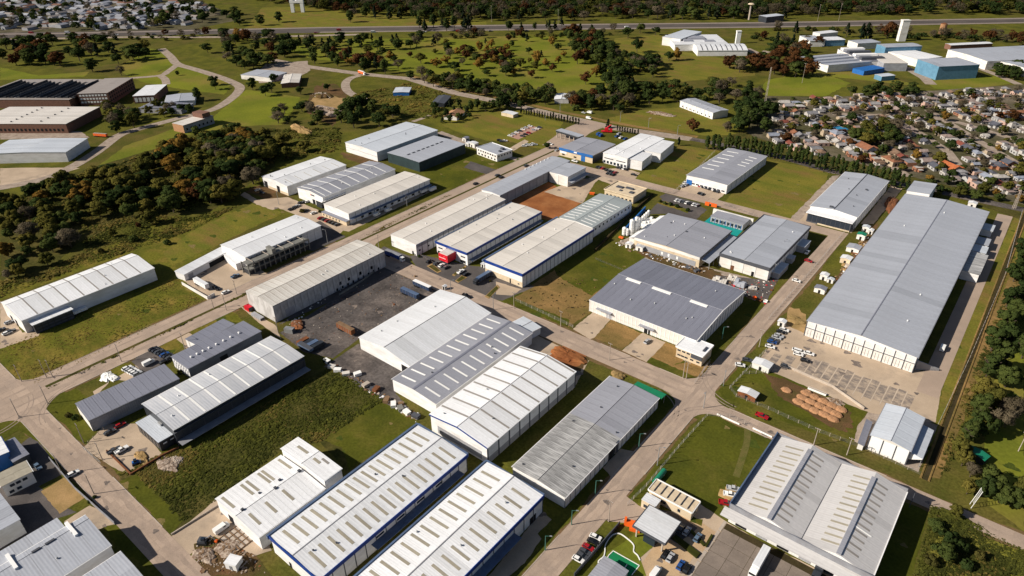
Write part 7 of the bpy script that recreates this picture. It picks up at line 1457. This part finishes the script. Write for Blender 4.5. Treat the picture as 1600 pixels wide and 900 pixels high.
g = G(1516, 791); o = empty('ladder_frame', g.x, g.y, 0, .35); tag(o, 'white leaning ladder shaped frame beside the southeast street', 'frame')
for y in (-1, 1): MB().bar((0, y, 0), (1.2, y, 9), .11, 4).build('rail', MATS['white_paint'], o)
for k in range(9): MB().bar((.3 + k * .1, -1, 2.4 + k * .78), (.3 + k * .1, 1, 2.4 + k * .78), .07, 4).build('rung', MATS['white_paint'], o)
# ------------------------------------------------------------------ fences and walls
def fence(px, label, step=4.0, h=1.9, post='concrete', wire=True, ht=.16):
    p = [G(*q) for q in px]; o = empty('fence', p[0].x, p[0].y); tag(o, label, 'fence'); b = p[0]
    pm = MB().box(-ht / 2, -ht / 2, 0, ht / 2, ht / 2, h).mesh('post', MATS[post])
    for i in range(len(p) - 1):
        d = p[i + 1] - p[i]; n = max(1, round(d.length / step)); a = p[i] - b; e = p[i + 1] - b
        for k in range(n): q = a + d * k / n; inst('post', pm, o, (q.x, q.y, 0))
        if wire:
            for z in (.3, .8, 1.3, h - .1): MB().bar((a.x, a.y, z), (e.x, e.y, z), .03, 3).build('wire', MATS['steel'], o)
    return o
def wall(px, label, h=2.0, t=.25, mat='wall_plain', name='boundary_wall', gate=None):
    p = [G(*q) for q in px]; o = empty(name, p[0].x, p[0].y); tag(o, label, 'wall')
    for i in range(len(p) - 1):
        a, e = p[i] - p[0], p[i + 1] - p[0]; d = (e - a).normalized(); n = Vector((-d.y, d.x)) * t / 2
        c = [(a - n), (e - n), (e + n), (a + n)]
        MB().hexa([(q.x, q.y, 0) for q in c] + [(q.x, q.y, h) for q in c]).build('wall_panel', MATS[mat], o)
    return o
fence([(1140, 607), (1150, 620), (1200, 640), (1280, 676), (1345, 700), (1437, 742)], 'post and wire fence along the southeast street verge', 4.5)
fence([(1140, 607), (1228, 516)], 'fence between the east street verge and worn car park', 3.5)
fence([(1160, 585), (1213, 582)], 'short fence beside the white cabin', 3)
fence([(980, 790), (1010, 760), (1060, 700), (1105, 650), (1140, 652), (1175, 668)], 'white posted fence round the big green lawn', 4, 2.0)
fence([(1200, 500), (1262, 430), (1330, 350)], 'fence along the huge warehouse yard beside the east street', 4)
fence([(1465, 665), (1515, 560), (1570, 430), (1597, 330)], 'white fence along the east gravel strip', 5)
fence([(170, 665), (131, 702), (158, 725)], 'fence beside the plain grey shed', 3)
fence([(983, 288), (1050, 303), (1062, 297)], 'fence along the lawn of the zigzag warehouse', 4)
fence([(1052, 302), (1118, 236)], 'wire fence between the two lawns', 4)
fence([(1130, 320), (1185, 340), (1240, 350)], 'fence on the lower side of the yellow lawn', 4)
fence([(930, 405), (985, 428)], 'fence behind the green lawn by the silos', 3, 1.4, 'wood', True, .1)
fence([(895, 512), (805, 470)], 'fence along the middle street dry field', 4)
fence([(1085, 600), (1110, 565)], 'cream corner fence before the front office', 2)
fence([(625, 380), (690, 420)], 'low hedge fence before the avenue corner warehouse', 3, 1.2, 'wood')
wall([(897, 901), (968, 820)], 'dark low wall behind the cars parked beside the gate lawn', 1.8, .3, 'dark_trim')
wall([(205, 742), (167, 705)], 'low brown garden wall round the pale forecourt', .8, .5, 'rust')
wall([(205, 742), (255, 712), (280, 700)], 'long low brown wall along the black-walled warehouse drive', .9, .5, 'rust')
wall([(268, 836), (342, 790)], 'concrete kerb wall on the scrub lot edge', .7, .4, 'concrete')
wall([(78, 718), (118, 765), (180, 820)], 'grey fence wall along the corner yard', 1.6, .2, 'grey_trim')
wall([(285, 445), (325, 468), (336, 462)], 'white yard wall of the long low shed', 2.0, .3)
wall([(930, 392), (1000, 322), (1020, 305)], 'dark hedge wall running beside the blue strip', 1.6, 1.2, 'earth_dark')
wall([(976, 362), (1008, 328)], 'bright blue wall behind the white silos', 2.6, .8, 'wall_blue')
wall([(1120, 648), (1155, 664)], 'white rail wall at the left lawn corner', .8, .2, 'white_paint')
wall([(1176, 670), (1206, 684)], 'white rail wall at the right lawn corner', .8, .2, 'white_paint')
wall([(1225, 572), (1300, 605), (1350, 640)], 'pale block wall between car park and clay mounds', 1.3, .4, 'concrete')
wall([(600, 413), (566, 440), (530, 462)], 'grey yard wall behind the old stained warehouse', 1.2, .4, 'concrete_grey')
# ------------------------------------------------------------------ silos, tanks, stores and clutter
def silo(px, py, r, h, label):
    g = G(px, py); o = empty('silo', g.x, g.y); tag(o, label, 'silo', 'white silos of the grey factory')
    MB().cyl(0, 0, .8, h, r, r, 12).build('shell', MATS['white_paint'], o); MB().cyl(0, 0, h, h + r * .6, r, .3, 12).build('roof', MATS['white_paint'], o)
    for k in range(1, 4): MB().cyl(0, 0, h * k / 4, h * k / 4 + .12, r + .06, r + .06, 12).build('ring', MATS['grey_trim'], o)
    for a in range(4): MB().bar((r * .7 * math.cos(a * 1.57), r * .7 * math.sin(a * 1.57), 0), (r * .7 * math.cos(a * 1.57), r * .7 * math.sin(a * 1.57), .85), .12, 4).build('leg', MATS['steel'], o)
silo(986, 368, 1.5, 11, 'tall front silo, tallest of the white silos'); silo(993, 366, 1.2, 12, 'slim tall silo behind the front silo'); silo(996, 362, 1.9, 9.5, 'broad silo right of the slim one'); silo(975, 368, 1.4, 5.5, 'short silo at the left end with orange base'); silo(980, 369, .9, 5, 'small thin silo between short and tall ones')
for i, (x, y) in enumerate([(1001, 350), (1004, 347), (1007, 344), (1010, 341), (1013, 338)]): silo(x, y, 1.0, 4.2, ['first', 'second', 'third', 'fourth', 'fifth'][i] + ' small tank in the white row behind silos')
def stack(px, py, nx, ny, s_, h, mat, name, label, cat, hd=0.0, gap=.15, kind='box'):
    g = G(px, py); o = empty(name, g.x, g.y, .08, hd); tag(o, label, cat)
    me = (MB().box(-s_ / 2, -s_ / 2, 0, s_ / 2, s_ / 2, h) if kind == 'box' else MB().cyl(0, 0, 0, h * .85, s_ / 2, s_ / 2, 8).cyl(0, 0, h * .85, h, s_ / 2, s_ * .2, 8)).mesh('crate' if kind == 'box' else 'drum', MATS[mat])
    for i in range(nx):
        for j in range(ny):
            q = inst('crate' if kind == 'box' else 'drum', me, o, ((i - nx / 2) * (s_ + gap), (j - ny / 2) * (s_ + gap), 0), rnd.uniform(-.06, .06)); q.scale = (1, 1, rnd.choice((1, 1, 1, 1.9)))
    return o
stack(1014, 350, 4, 9, 1.6, 1.3, 'white_paint', 'tank_stack', 'blocks of white plastic tanks beside the silos', 'tank stack')
stack(973, 372, 2, 1, 1.4, 1.0, 'orange_paint', 'hopper_base', 'orange hopper base below the short silo', 'hopper')
stack(1126, 440, 6, 4, 1.2, 1.1, 'roof_cream', 'bag_stack', 'big pale bag stack left of the charcoal-edged yard', 'bags', .2)
stack(1146, 436, 4, 3, 1.1, 1.0, 'roof_cream', 'bag_stack', 'pale bag stack beside the rusty door', 'bags', .1)
stack(1160, 446, 3, 2, 2.0, 1.8, 'roof_grey_light', 'bag_stack', 'grey bag stack in the middle of the cluttered yard', 'bags', 0)
stack(1178, 450, 3, 2, 1.4, 1.0, 'roof_cream', 'bag_stack', 'white bag stack under the right yard wall', 'bags', .4)
for i in range(9):
    g = G(1128 + i * 8.5, 451 + i * 2.6 + (i % 2) * 1.5); o = empty('scrap_bin', g.x, g.y, .05, i * .4); tag(o, ['rusty', 'red', 'pale', 'dark', 'grey', 'brown', 'orange', 'rust brown', 'white'][i] + ' scrap bin in the line behind the wide grey warehouse', 'scrap bin', 'scrap bins')
    m = MATS[['rust', 'red_paint', 'white_trim', 'dark_trim', 'steel', 'wood', 'orange_paint', 'rust', 'white_paint'][i]]
    MB().box(-1, -.8, 0, 1, .8, .12).build('floor', m, o)
    for b in ((-1, -.8, -.9, .8), (.9, -.8, 1, .8), (-.9, -.8, .9, -.7), (-.9, .7, .9, .8)): MB().box(b[0], b[1], .12, b[2], b[3], 1.1).build('side', m, o)
# clay mounds in rows
def mound(x, y, a, b, h, rz, label, mat='clay', group='clay mounds'):
    o = empty('clay_mound' if mat == 'clay' else 'heap', x, y, .03, rz); r = random.Random(int(x * 31 + y * 17)); mb = MB(); n, m = (14, 5) if mat == 'clay' else (22, 6)
    hv = 0 if mat == 'clay' else 1; ph = [r.uniform(0, 6.28) for _ in range(3)]; lob = [1 + hv * (.18 * math.sin(2 * t * 6.283 / n + ph[0]) + .14 * math.sin(3 * t * 6.283 / n + ph[1]) + .10 * math.sin(7 * t * 6.283 / n + ph[2])) for t in range(n)]
    for j in range(m):
        t = j / (m - 1); rr = math.cos(t * math.pi / 2) ** .6; z = h * math.sin(t * math.pi / 2)
        for i in range(n):
            an = 2 * math.pi * i / n; k = rr * lob[i] * (1 + r.uniform(-.07, .07) * (1 + .4 * hv)); mb.v.append((a * k * math.cos(an), b * k * math.sin(an), z * (1 + r.uniform(-.06, .06) * (1 + 1.5 * hv))))
    for j in range(m - 1):
        for i in range(n): mb.f.append((j * n + i, j * n + (i + 1) % n, (j + 1) * n + (i + 1) % n, (j + 1) * n + i)); mb.m.append(0)
    mb.f.append(tuple((m - 1) * n + i for i in range(n))); mb.m.append(0)
    MOB = mb.mesh('mound_surface', MATS[mat]); q = inst('mound_surface', MOB, o)
    if hv and mat in ('rubble', 'rust', 'brown_earth', 'white_paint'):
        ch = MB()
        for _ in range(60):
            t = r.uniform(0, 6.28); d = r.uniform(.2, 1.15); cx, cy = a * d * math.cos(t), b * d * math.sin(t); z = max(0, h * (1 - d * d)); q0 = r.uniform(.15, .5) * (1 if a < 10 else 2.5)
            ch.hexa([(cx + sx * q0 * r.uniform(.4, 1), cy + sy * q0 * r.uniform(.4, 1), z + sz * q0 * r.uniform(.3, .9)) for sz in (-.3, .7) for sx, sy in ((-1, -1), (1, -1), (1, 1), (-1, 1))])
        ck = ch.build('debris', MATS[r.choice(['concrete', 'wood', 'rubble']) if mat != 'white_paint' else 'white_paint'], o); ck['kind'] = 'stuff'
    tag(o, label, 'mound', group); return o
A0, A1, A2 = G(1247, 629), G(1300, 655), G(1252, 617)
ux_, uy_ = (A1 - A0) / 4, (A2 - A0) / 1
wd = ['front', 'middle', 'back']; od = ['first', 'second', 'third', 'fourth', 'fifth']
for j in range(3):
    for i in range(5):
        q = A0 + ux_ * (i + .12 * j) + Vector((0, 1)) * (j * 4.3)
        mound(q.x + rnd.uniform(-.25, .25), q.y + rnd.uniform(-.25, .25), 2.75 * rnd.uniform(.92, 1.05), 2.05 * rnd.uniform(.92, 1.05), 1.05 * rnd.uniform(.85, 1.1), math.atan2(ux_.y, ux_.x), '%s orange clay mound from left in the %s row' % (od[i], wd[j]))
q = G(1262, 613); mound(q.x, q.y, 1.7, 1.5, 1.0, 0, 'single pale clay heap behind the mound rows')
for x, y, a, b, h, m, lb in [(1229, 610, 2.6, 2, .8, 'clay', 'flat orange spill left of the clay mounds'), (1305, 628, 4, 2, .6, 'rubble', 'rubble heap right of the clay mounds'), (886, 556, 8, 5, 1.6, 'red_earth', 'heap of red earth by the white warehouse drive'), (965, 588, 4, 3, 1.2, 'sand', 'sand heap behind the galvanised warehouse'), (222, 716, 5, 2.2, .8, 'sand', 'long sand heap on the pale forecourt'), (263, 727, 6, 2.6, .8, 'rubble', 'rubble heap on the scrub lot edge'), (275, 720, 3, 2, .7, 'rubble', 'small rubble heap on the scrub lot edge'), (515, 175, 26, 9, 3, 'rubble', 'big rubble tip in front of the dark clump'), (470, 203, 18, 6, 2.5, 'sand', 'long earth bank below the rubble tip'), (505, 150, 14, 7, 3, 'brown_earth', 'dark spoil heap behind the rubble tip'), (465, 508, 5, 3, 1.4, 'rust', 'rusty scrap heap on the dirty yard corner'), (355, 858, 5, 3, .8, 'rubble', 'building rubble heap beside the patched warehouse'), (320, 868, 4, 3, .9, 'rubble', 'dark rubble heap at the bottom yard'), (380, 880, 5, 2.5, .7, 'brown_earth', 'earth heap by the small white cabin'), (1032, 178, 14, 5, 1.2, 'rubble', 'earth bank on the meadow left of the barn'), (1140, 772, 4, 3, .8, 'sand', 'yellow sand patch at the lawn edge'), (1243, 500, 5, 3.5, .9, 'sand', 'sand heap beside the huge warehouse corner'), (1340, 405 - 10, 4, 3, 1, 'rust', 'rust red scrap heap beside the huge warehouse'), (1392, 320, 3.5, 17, 1.6, 'rust', 'long rust red scrap heap left of the huge warehouse wing'), (170, 590, 5, 3, 1.2, 'white_paint', 'heap of white sheeting on the brown plot')]:
    q = G(x, y); mound(q.x, q.y, a, b, h, rnd.uniform(-.2, .2), lb, m, 'heaps')
# red skip and other single things
def skip(px, py, mat, label, L_=5, W_=2.3, h=2.2, hd=0.0, name='container'):
    g = G(px, py); o = empty(name, g.x, g.y, .06, hd); tag(o, label, 'container')
    MB().box(-L_ / 2, -W_ / 2, 0, L_ / 2, W_ / 2, h - .1).build('body', MATS[mat], o); MB().box(-L_ / 2 - .05, -W_ / 2 - .05, h - .1, L_ / 2 + .05, W_ / 2 + .05, h).build('lid', MATS[mat], o)
    for k in range(1, 5):
        for y in (-W_ / 2 - .06, W_ / 2): MB().box(-L_ / 2 + L_ * k / 5 - .06, y, .1, -L_ / 2 + L_ * k / 5 + .06, y + .06, h - .15).build('rib', MATS[mat], o)
    MB().box(L_ / 2, -W_ / 2 + .15, .1, L_ / 2 + .06, W_ / 2 - .15, h - .2).build('door', MATS['dark_trim'], o)
    return o
skip(389, 484, 'red_paint', 'bright red container beside the old stained warehouse gable', 4.5, 2.6, 2.4)
skip(403, 496, 'wall_grey', 'long grey low container by the old warehouse gable', 9, 2.4, 1.4)
skip(453, 519, 'steel', 'grey cylinder sided tank box on the dirty yard', 5, 2.6, 2.6, .4)
skip(474, 536, 'rust', 'rust brown container in the scrap corner', 6, 2.4, 2.2, 1.57); skip(481, 540, 'wall_dark', 'black container in the scrap corner', 6, 2.4, 2.4, 1.57); skip(489, 541, 'blue_grey_trim', 'dark blue container in the scrap corner', 6, 2.4, 2.4, 1.57); skip(497, 543, 'wall_dark', 'rightmost dark container in the scrap corner', 6, 2.4, 2.4, 1.57)
for i, (x, y, m, lb) in enumerate([(511, 566, 'white_paint', 'white tank cart first in the wall line'), (519, 575, 'roof_cream', 'cream drum box second in the wall line'), (528, 580, 'white_paint', 'white drum box third in the wall line'), (541, 586, 'roof_cream', 'pale drum box before the slab stack'), (559, 586, 'white_paint', 'small white pallet on the grey yard'), (572, 603, 'concrete', 'pale slab stack on the yard edge'), (588, 610, 'rust', 'rusty pallet stack on the yard edge'), (604, 627, 'wood', 'wooden crate on the yard edge'), (615, 634, 'white_paint', 'white crate near the skylit grey gable'), (626, 640, 'concrete_grey', 'grey crate near the skylit grey gable'), (636, 646, 'white_paint', 'white sack pallet near the scrub corner'), (650, 652, 'dark_trim', 'dark pallet at the end of the wall line')]): skip(x, y, m, lb, 3.4, 2.2, 1.5, .3 * i, 'pallet_load')
g = G(367, 884); o = empty('site_cabin', g.x, g.y, 0, .4); tag(o, 'small white site cabin on the rubble plot at bottom', 'cabin')
MB().box(-2.2, -1.8, .1, 2.2, 1.8, 3).build('wall', MATS['white_trim'], o); MB().box(-2.4, -2, 3, 2.4, 2, 3.15).build('roof', MATS['roof_bright'], o); MB().box(-.5, -1.9, .1, .5, -1.78, 2.1).build('door', MATS['grey_trim'], o)
g = G(368, 840); o = empty('formwork_grid', g.x + 1, g.y, .08, .02); tag(o, 'grid of wooden formwork frames on the brown rubble plot', 'formwork')
for i in range(5): MB().box(-5 + i * 2.5 - .12, -4, 0, -5 + i * 2.5 + .12, 4, .3).build('beam', MATS['wood'], o)
for j in range(5): MB().box(-5, -4 + j * 2 - .12, .3, 5, -4 + j * 2 + .12, .5).build('beam', MATS['wood'], o)
for i in range(4):
    for j in range(4): MB().box(-4.8 + i * 2.5, -3.8 + j * 2, .02, -2.8 + i * 2.5, -2.2 + j * 2, .12).build('plank', MATS['concrete'], o)
g = G(318, 848); o = empty('excavator', g.x, g.y, .05, .6); tag(o, 'dark digger with orange bucket on the bottom rubble plot', 'digger')
for y in (-1.1, 1.1): MB().box(-1.8, y - .3, 0, 1.8, y + .3, .8).build('track', MATS['rubber'], o)
MB().box(-1.5, -1.1, .8, 1.2, 1.1, 1.9).build('body', MATS['dark_trim'], o); MB().box(0, -1.0, 1.9, 1.2, 0, 3).build('cab', MATS['glass'], o); MB().bar((1, .4, 1.6), (3.2, .4, 3.6), .22).build('boom', MATS['grey_trim'], o); MB().bar((3.2, .4, 3.6), (4.6, .4, 1.0), .18).build('stick', MATS['grey_trim'], o); MB().box(4.2, -.1, .3, 5.0, .9, 1.1).build('bucket', MATS['orange_paint'], o)
g = G(213, 725); o = empty('excavator', g.x, g.y, .05, 1.2); tag(o, 'blue grey skid loader on the pale forecourt', 'loader')
for y in (-.9, .9): MB().box(-1.4, y - .25, 0, 1.4, y + .25, .8).build('track', MATS['rubber'], o)
MB().box(-1.3, -.7, .5, 1.1, .7, 1.5).build('body', MATS['wall_blue'], o); MB().box(-.6, -.7, 1.5, .6, .7, 2.4).build('cab', MATS['glass'], o); MB().box(1.2, -1, .1, 1.9, 1, .8).build('bucket', MATS['steel'], o)
g = G(990, 822); o = empty('orange_gate', g.x, g.y, 0, .35); tag(o, 'bright orange gate wall at the works entrance', 'gate')
MB().box(-3.4, -.9, 0, 2.4, .7, 2.2).build('wall', MATS['orange_paint'], o); MB().box(-1.2, -2.6, 0, 2.6, -.91, 1.3).build('low_wall', MATS['orange_paint'], o); MB().box(-3.4, -.9, 2.2, -2.6, .7, 3.2).build('pier', MATS['orange_paint'], o)
MB().box(-4, 1.0, .9, 5.2, 1.1, 1.0).build('barrier', MATS['white_paint'], o)
g = G(1110, 322); o = empty('orange_sign_wall', g.x, g.y, 0, .1); tag(o, 'bright orange entrance walls on the corner before the teal court', 'entrance wall')
MB().box(-4, -.4, 0, -1, .4, 2.6).build('wall', MATS['orange_paint'], o); MB().box(.6, -.4, 0, 4.5, .4, 2.4).build('wall', MATS['orange_paint'], o); MB().box(-1, -.2, 1.9, .6, .2, 2.6).build('beam', MATS['orange_paint'], o)
g = G(925, 304); o = empty('orange_skip', g.x, g.y, .05, .4); tag(o, 'small orange skip at the red earth court edge', 'skip'); MB().hexa([(-1.4, -.8, .1), (1.4, -.8, .1), (1.4, .8, .1), (-1.4, .8, .1), (-1.9, -1, 1.4), (1.9, -1, 1.4), (1.9, 1, 1.4), (-1.9, 1, 1.4)]).build('body', MATS['orange_paint'], o); MB().box(-1.9, -1.05, 1.4, 1.9, 1.05, 1.5).build('rim', MATS['orange_paint'], o)
g = G(948, 207); o = empty('red_crane', g.x, g.y, .05, .5); tag(o, 'red crane lorry beyond the blue-banded workshop', 'crane lorry')
MB().box(-5, -1.4, .8, 5, 1.4, 1.6).build('chassis', MATS['red_paint'], o); MB().box(2.6, -1.3, 1.6, 5, 1.3, 3.6).build('cab', MATS['red_paint'], o); MB().box(-2, -1.5, 1.6, 1.5, 1.5, 4.2).build('house', MATS['red_paint'], o); MB().bar((-1, 0, 4), (4, 0, 7.5), .5).build('boom', MATS['red_paint'], o)
# small cabins and yard buildings
def cabin(px, py, L_, W_, h, label, roof='roof_white', wallm='wall_plain', hd=0.0, open_=False, rise=.5):
    if 1280 < px < 1365: L_, W_ = L_ * .8, W_ * .8
    g = G(px, py); o = empty('cabin', g.x, g.y, .05, hd); tag(o, label, 'cabin')
    MB().section([(-W_ / 2, 0), (W_ / 2, 0), (W_ / 2, h), (0, h + rise - .05), (-W_ / 2, h)], -L_ / 2, L_ / 2).build('wall', MATS[wallm], o)
    for sg in (-1, 1):
        p = [(sg * (W_ / 2 + .3), -L_ / 2 - .3, h - .1), (0, -L_ / 2 - .3, h + rise), (0, L_ / 2 + .3, h + rise), (sg * (W_ / 2 + .3), L_ / 2 + .3, h - .1)]
        p = p if sg < 0 else p[::-1]; MB().hexa(p + [(a, b, c + .15) for a, b, c in p]).build('roof', MATS[roof], o)
    MB().box(-.6, -L_ / 2 - .06, 0, .6, -L_ / 2 + .05, 2.1).build('door', MATS['opening'], o)
    if open_: MB().box(W_ / 2 - .05, -L_ / 2 + .5, .2, W_ / 2 + .07, L_ / 2 - .5, h * .8).build('opening', MATS['opening'], o)
    else: MB().box(W_ / 2 - .05, -L_ / 4, 1, W_ / 2 + .07, L_ / 4, 2).build('window', MATS['glass'], o)
    return o
for a in [(1190, 575, 5, 8, 3, 'white flat cabin between the car park and east street'), (1168, 620, 4, 8, 2.8, 'white and brown caravan cabin on the green plot', 'roof_white', 'rust'), (1221, 508, 3, 3.5, 2.6, 'tiny white kiosk by the sand patch'), (1287, 436, 4.5, 5, 3.2, 'white hut on the yard beside the huge warehouse'), (1297, 441, 3, 4, 2.2, 'low pale hut right of the white hut', 'roof_pale_blue'), (1281, 456, 5, 7, 2.8, 'open roofed pale pen below the white hut', 'roof_grey'), (1321, 410, 6, 7, 3.4, 'white open fronted garage by the huge warehouse', 'roof_white', 'wall_beige', 0, True), (1345, 373, 5, 6, 3.4, 'green roofed shed beside the huge warehouse', 'roof_green'), (1352, 361, 4, 5, 3.4, 'pale blue roofed shed beside the green one', 'roof_pale_blue'), (1333, 392, 8, 9, 3.0, 'broad low grey shed beside the huge warehouse', 'roof_grey_light'), (1360, 365, 4, 3, 2.6, 'small white shed right of the green one'), (1518, 323, 4, 5, 3.2, 'white cabin behind the huge warehouse far corner', 'roof_white', 'wall_plain', 0, True), (740, 229, 5, 7, 3.6, 'white tank house by the white two storey office', 'roof_white'), (732, 228, 4, 4, 3.0, 'small white tank house left of the office'), (748 - 20, 220, 5, 4, 3, 'low grey plant hut behind the dark green warehouse', 'roof_grey'), (807, 452, 2.5, 2.5, 2.4, 'small white kiosk left of the parked lorry') if False else (756, 417, 2.5, 2.5, 2.4, 'small white kiosk at the blue-eaved warehouse side'), (695, 452, 1.8, 1.8, 2.2, 'tiny white booth on the middle street verge'), (983, 386, 3, 4, 2.6, 'small white shelter below the silos'), (1000, 391, 3, 5, 3, 'pale grey hut left of the grey factory', 'roof_grey_light')]: cabin(*a)
cabin(1524, 716, 4, 7, 2.8, 'small green roofed shelter under trees on the golf edge', 'roof_green', 'wall_dark', -.3)
g = G(1030, 748); o = empty('green_tank', g.x, g.y, .05, 0); tag(o, 'long dark green tank beside the lawn fence', 'tank'); MB().cyl(0, 1.2, -4, 4, 1.1, 1.1, 12, 'y').build('shell', MATS['roof_green'], o)
for y in (-2.5, 2.5): MB().box(-.9, y - .3, 0, .9, y + .3, .5).build('cradle', MATS['concrete'], o)
g = G(1270, 609); o = empty('white_trough', g.x + 2, g.y - .5, .05, -.02); tag(o, 'long white trough behind the clay mound rows', 'trough'); MB().box(-4, -.6, 0, 4, .6, .9).build('body', MATS['white_paint'], o); MB().box(-3.8, -.45, .9, 3.8, .45, .95).build('lid', MATS['concrete'], o)
cabin(903, 888, 9, 10, 4, 'grey roofed pavilion beside the green sports court', 'roof_grey_mid') if False else cabin(949, 908, 10, 9, 3.6, 'grey roofed pavilion beside the green sports court', 'roof_grey_mid', 'wall_plain', 0, False, .3)
# stones and rails at the entrance islands
for (pts, lb) in (([(667, 416), (675, 412), (690, 424), (684, 427)], 'left'), ([(706, 430), (727, 415), (729, 417), (710, 432)], 'middle'), ([(711, 439), (722, 430), (730, 434), (716, 442)], 'lower'), ([(757, 464), (777, 445), (781, 449), (764, 467)], 'right')):
    P_ = up_poly([tuple(G(*p)) for p in pts]); mb = MB(); mb.prism(P_, 0, .18); o = mb.build('traffic_island', MATS['sand']); o['kind'] = 'structure'
    c = sum((Vector(p) for p in P_), Vector((0, 0))) / 4
    MB().prism([tuple(c + (Vector(p) - c) * .78) for p in P_], .17, .24).build('island_grass', MATS['grass_scrub'], o)
# lettering on the white front under the blue eave: blue block letters, too small in the photograph to spell out
s = lx
for k in range(8): MB().box(-4.6 + k * 1.15, -s.L / 2 - .14, 5.5, -4.6 + k * 1.15 + .75, -s.L / 2 - .01, 6.5).build('sign_letter', MATS['blue_trim'], s.o)
# ------------------------------------------------------------------ wording: every label points at one thing
ORD = ['first', 'second', 'third', 'fourth', 'fifth', 'sixth', 'seventh', 'eighth', 'ninth', 'tenth', 'eleventh', 'twelfth', 'thirteenth', 'fourteenth', 'fifteenth', 'sixteenth', 'seventeenth', 'eighteenth', 'nineteenth', 'twentieth', 'twenty first', 'twenty second', 'twenty third', 'twenty fourth']
def where(px, py):
    b = min(LM, key=lambda t: math.hypot((t[1] - px), (t[2] - py) * 1.4)); dx, dy = px - b[1], (py - b[2]) * 1.6
    return ('%s ' % ('left of' if dx < 0 else 'right of') if abs(dx) > abs(dy) else ('behind ' if dy < 0 else 'in front of ')) + b[0]
pos = {o.name: PX(*o.location) for o in TOPS}
def groups():
    d = {}
    for o in TOPS: d.setdefault(o['label'], []).append(o)
    return d
for o in CARS + HOUSES:
    o['label'] += ' ' + where(*pos[o.name])
for o in TOPS:
    if o['category'] in ('pole', 'street lamp'): o['label'] += ' ' + where(*pos[o.name])
for lb, l in groups().items():
    if len(l) > 9 and l[0]['category'] not in ('tree',) or (len(l) > 9 and l[0]['category'] == 'tree' and ' row ' not in lb):
        for o in l: o['label'] = lb.split(' in the ')[0].split(' scattered ')[0].split(' between ')[0].split(' at the ')[0] + ' ' + where(*pos[o.name]) if o['category'] in ('tree', 'bush') else lb
for lb, l in groups().items():
    if 1 < len(l) <= 24 and ' row ' not in lb:
        l.sort(key=lambda o: pos[o.name][0])
        for i, o in enumerate(l): o['label'] = ('left ' if i == 0 else 'right ') + lb if len(l) == 2 else ORD[i] + ' from left, ' + lb
import re
for lb, l in groups().items():
    if len(l) > 1 and ' from left, ' in lb:
        base = lb.split(' from left, ')[1]; l = [o for o in TOPS if o['label'].endswith(' from left, ' + base)]
        l.sort(key=lambda o: pos[o.name][0])
        for i, o in enumerate(l[:24]): o['label'] = ORD[i] + ' from left, ' + base
for o in TOPS:
    t = o['label'].split()
    if len(t) > 16: o['label'] = ' '.join(t[:16])
for lb, l in groups().items():
    if len(l) > 1:
        for o in l: o['group'] = o.get('group') or l[0]['category'] + 's alike'
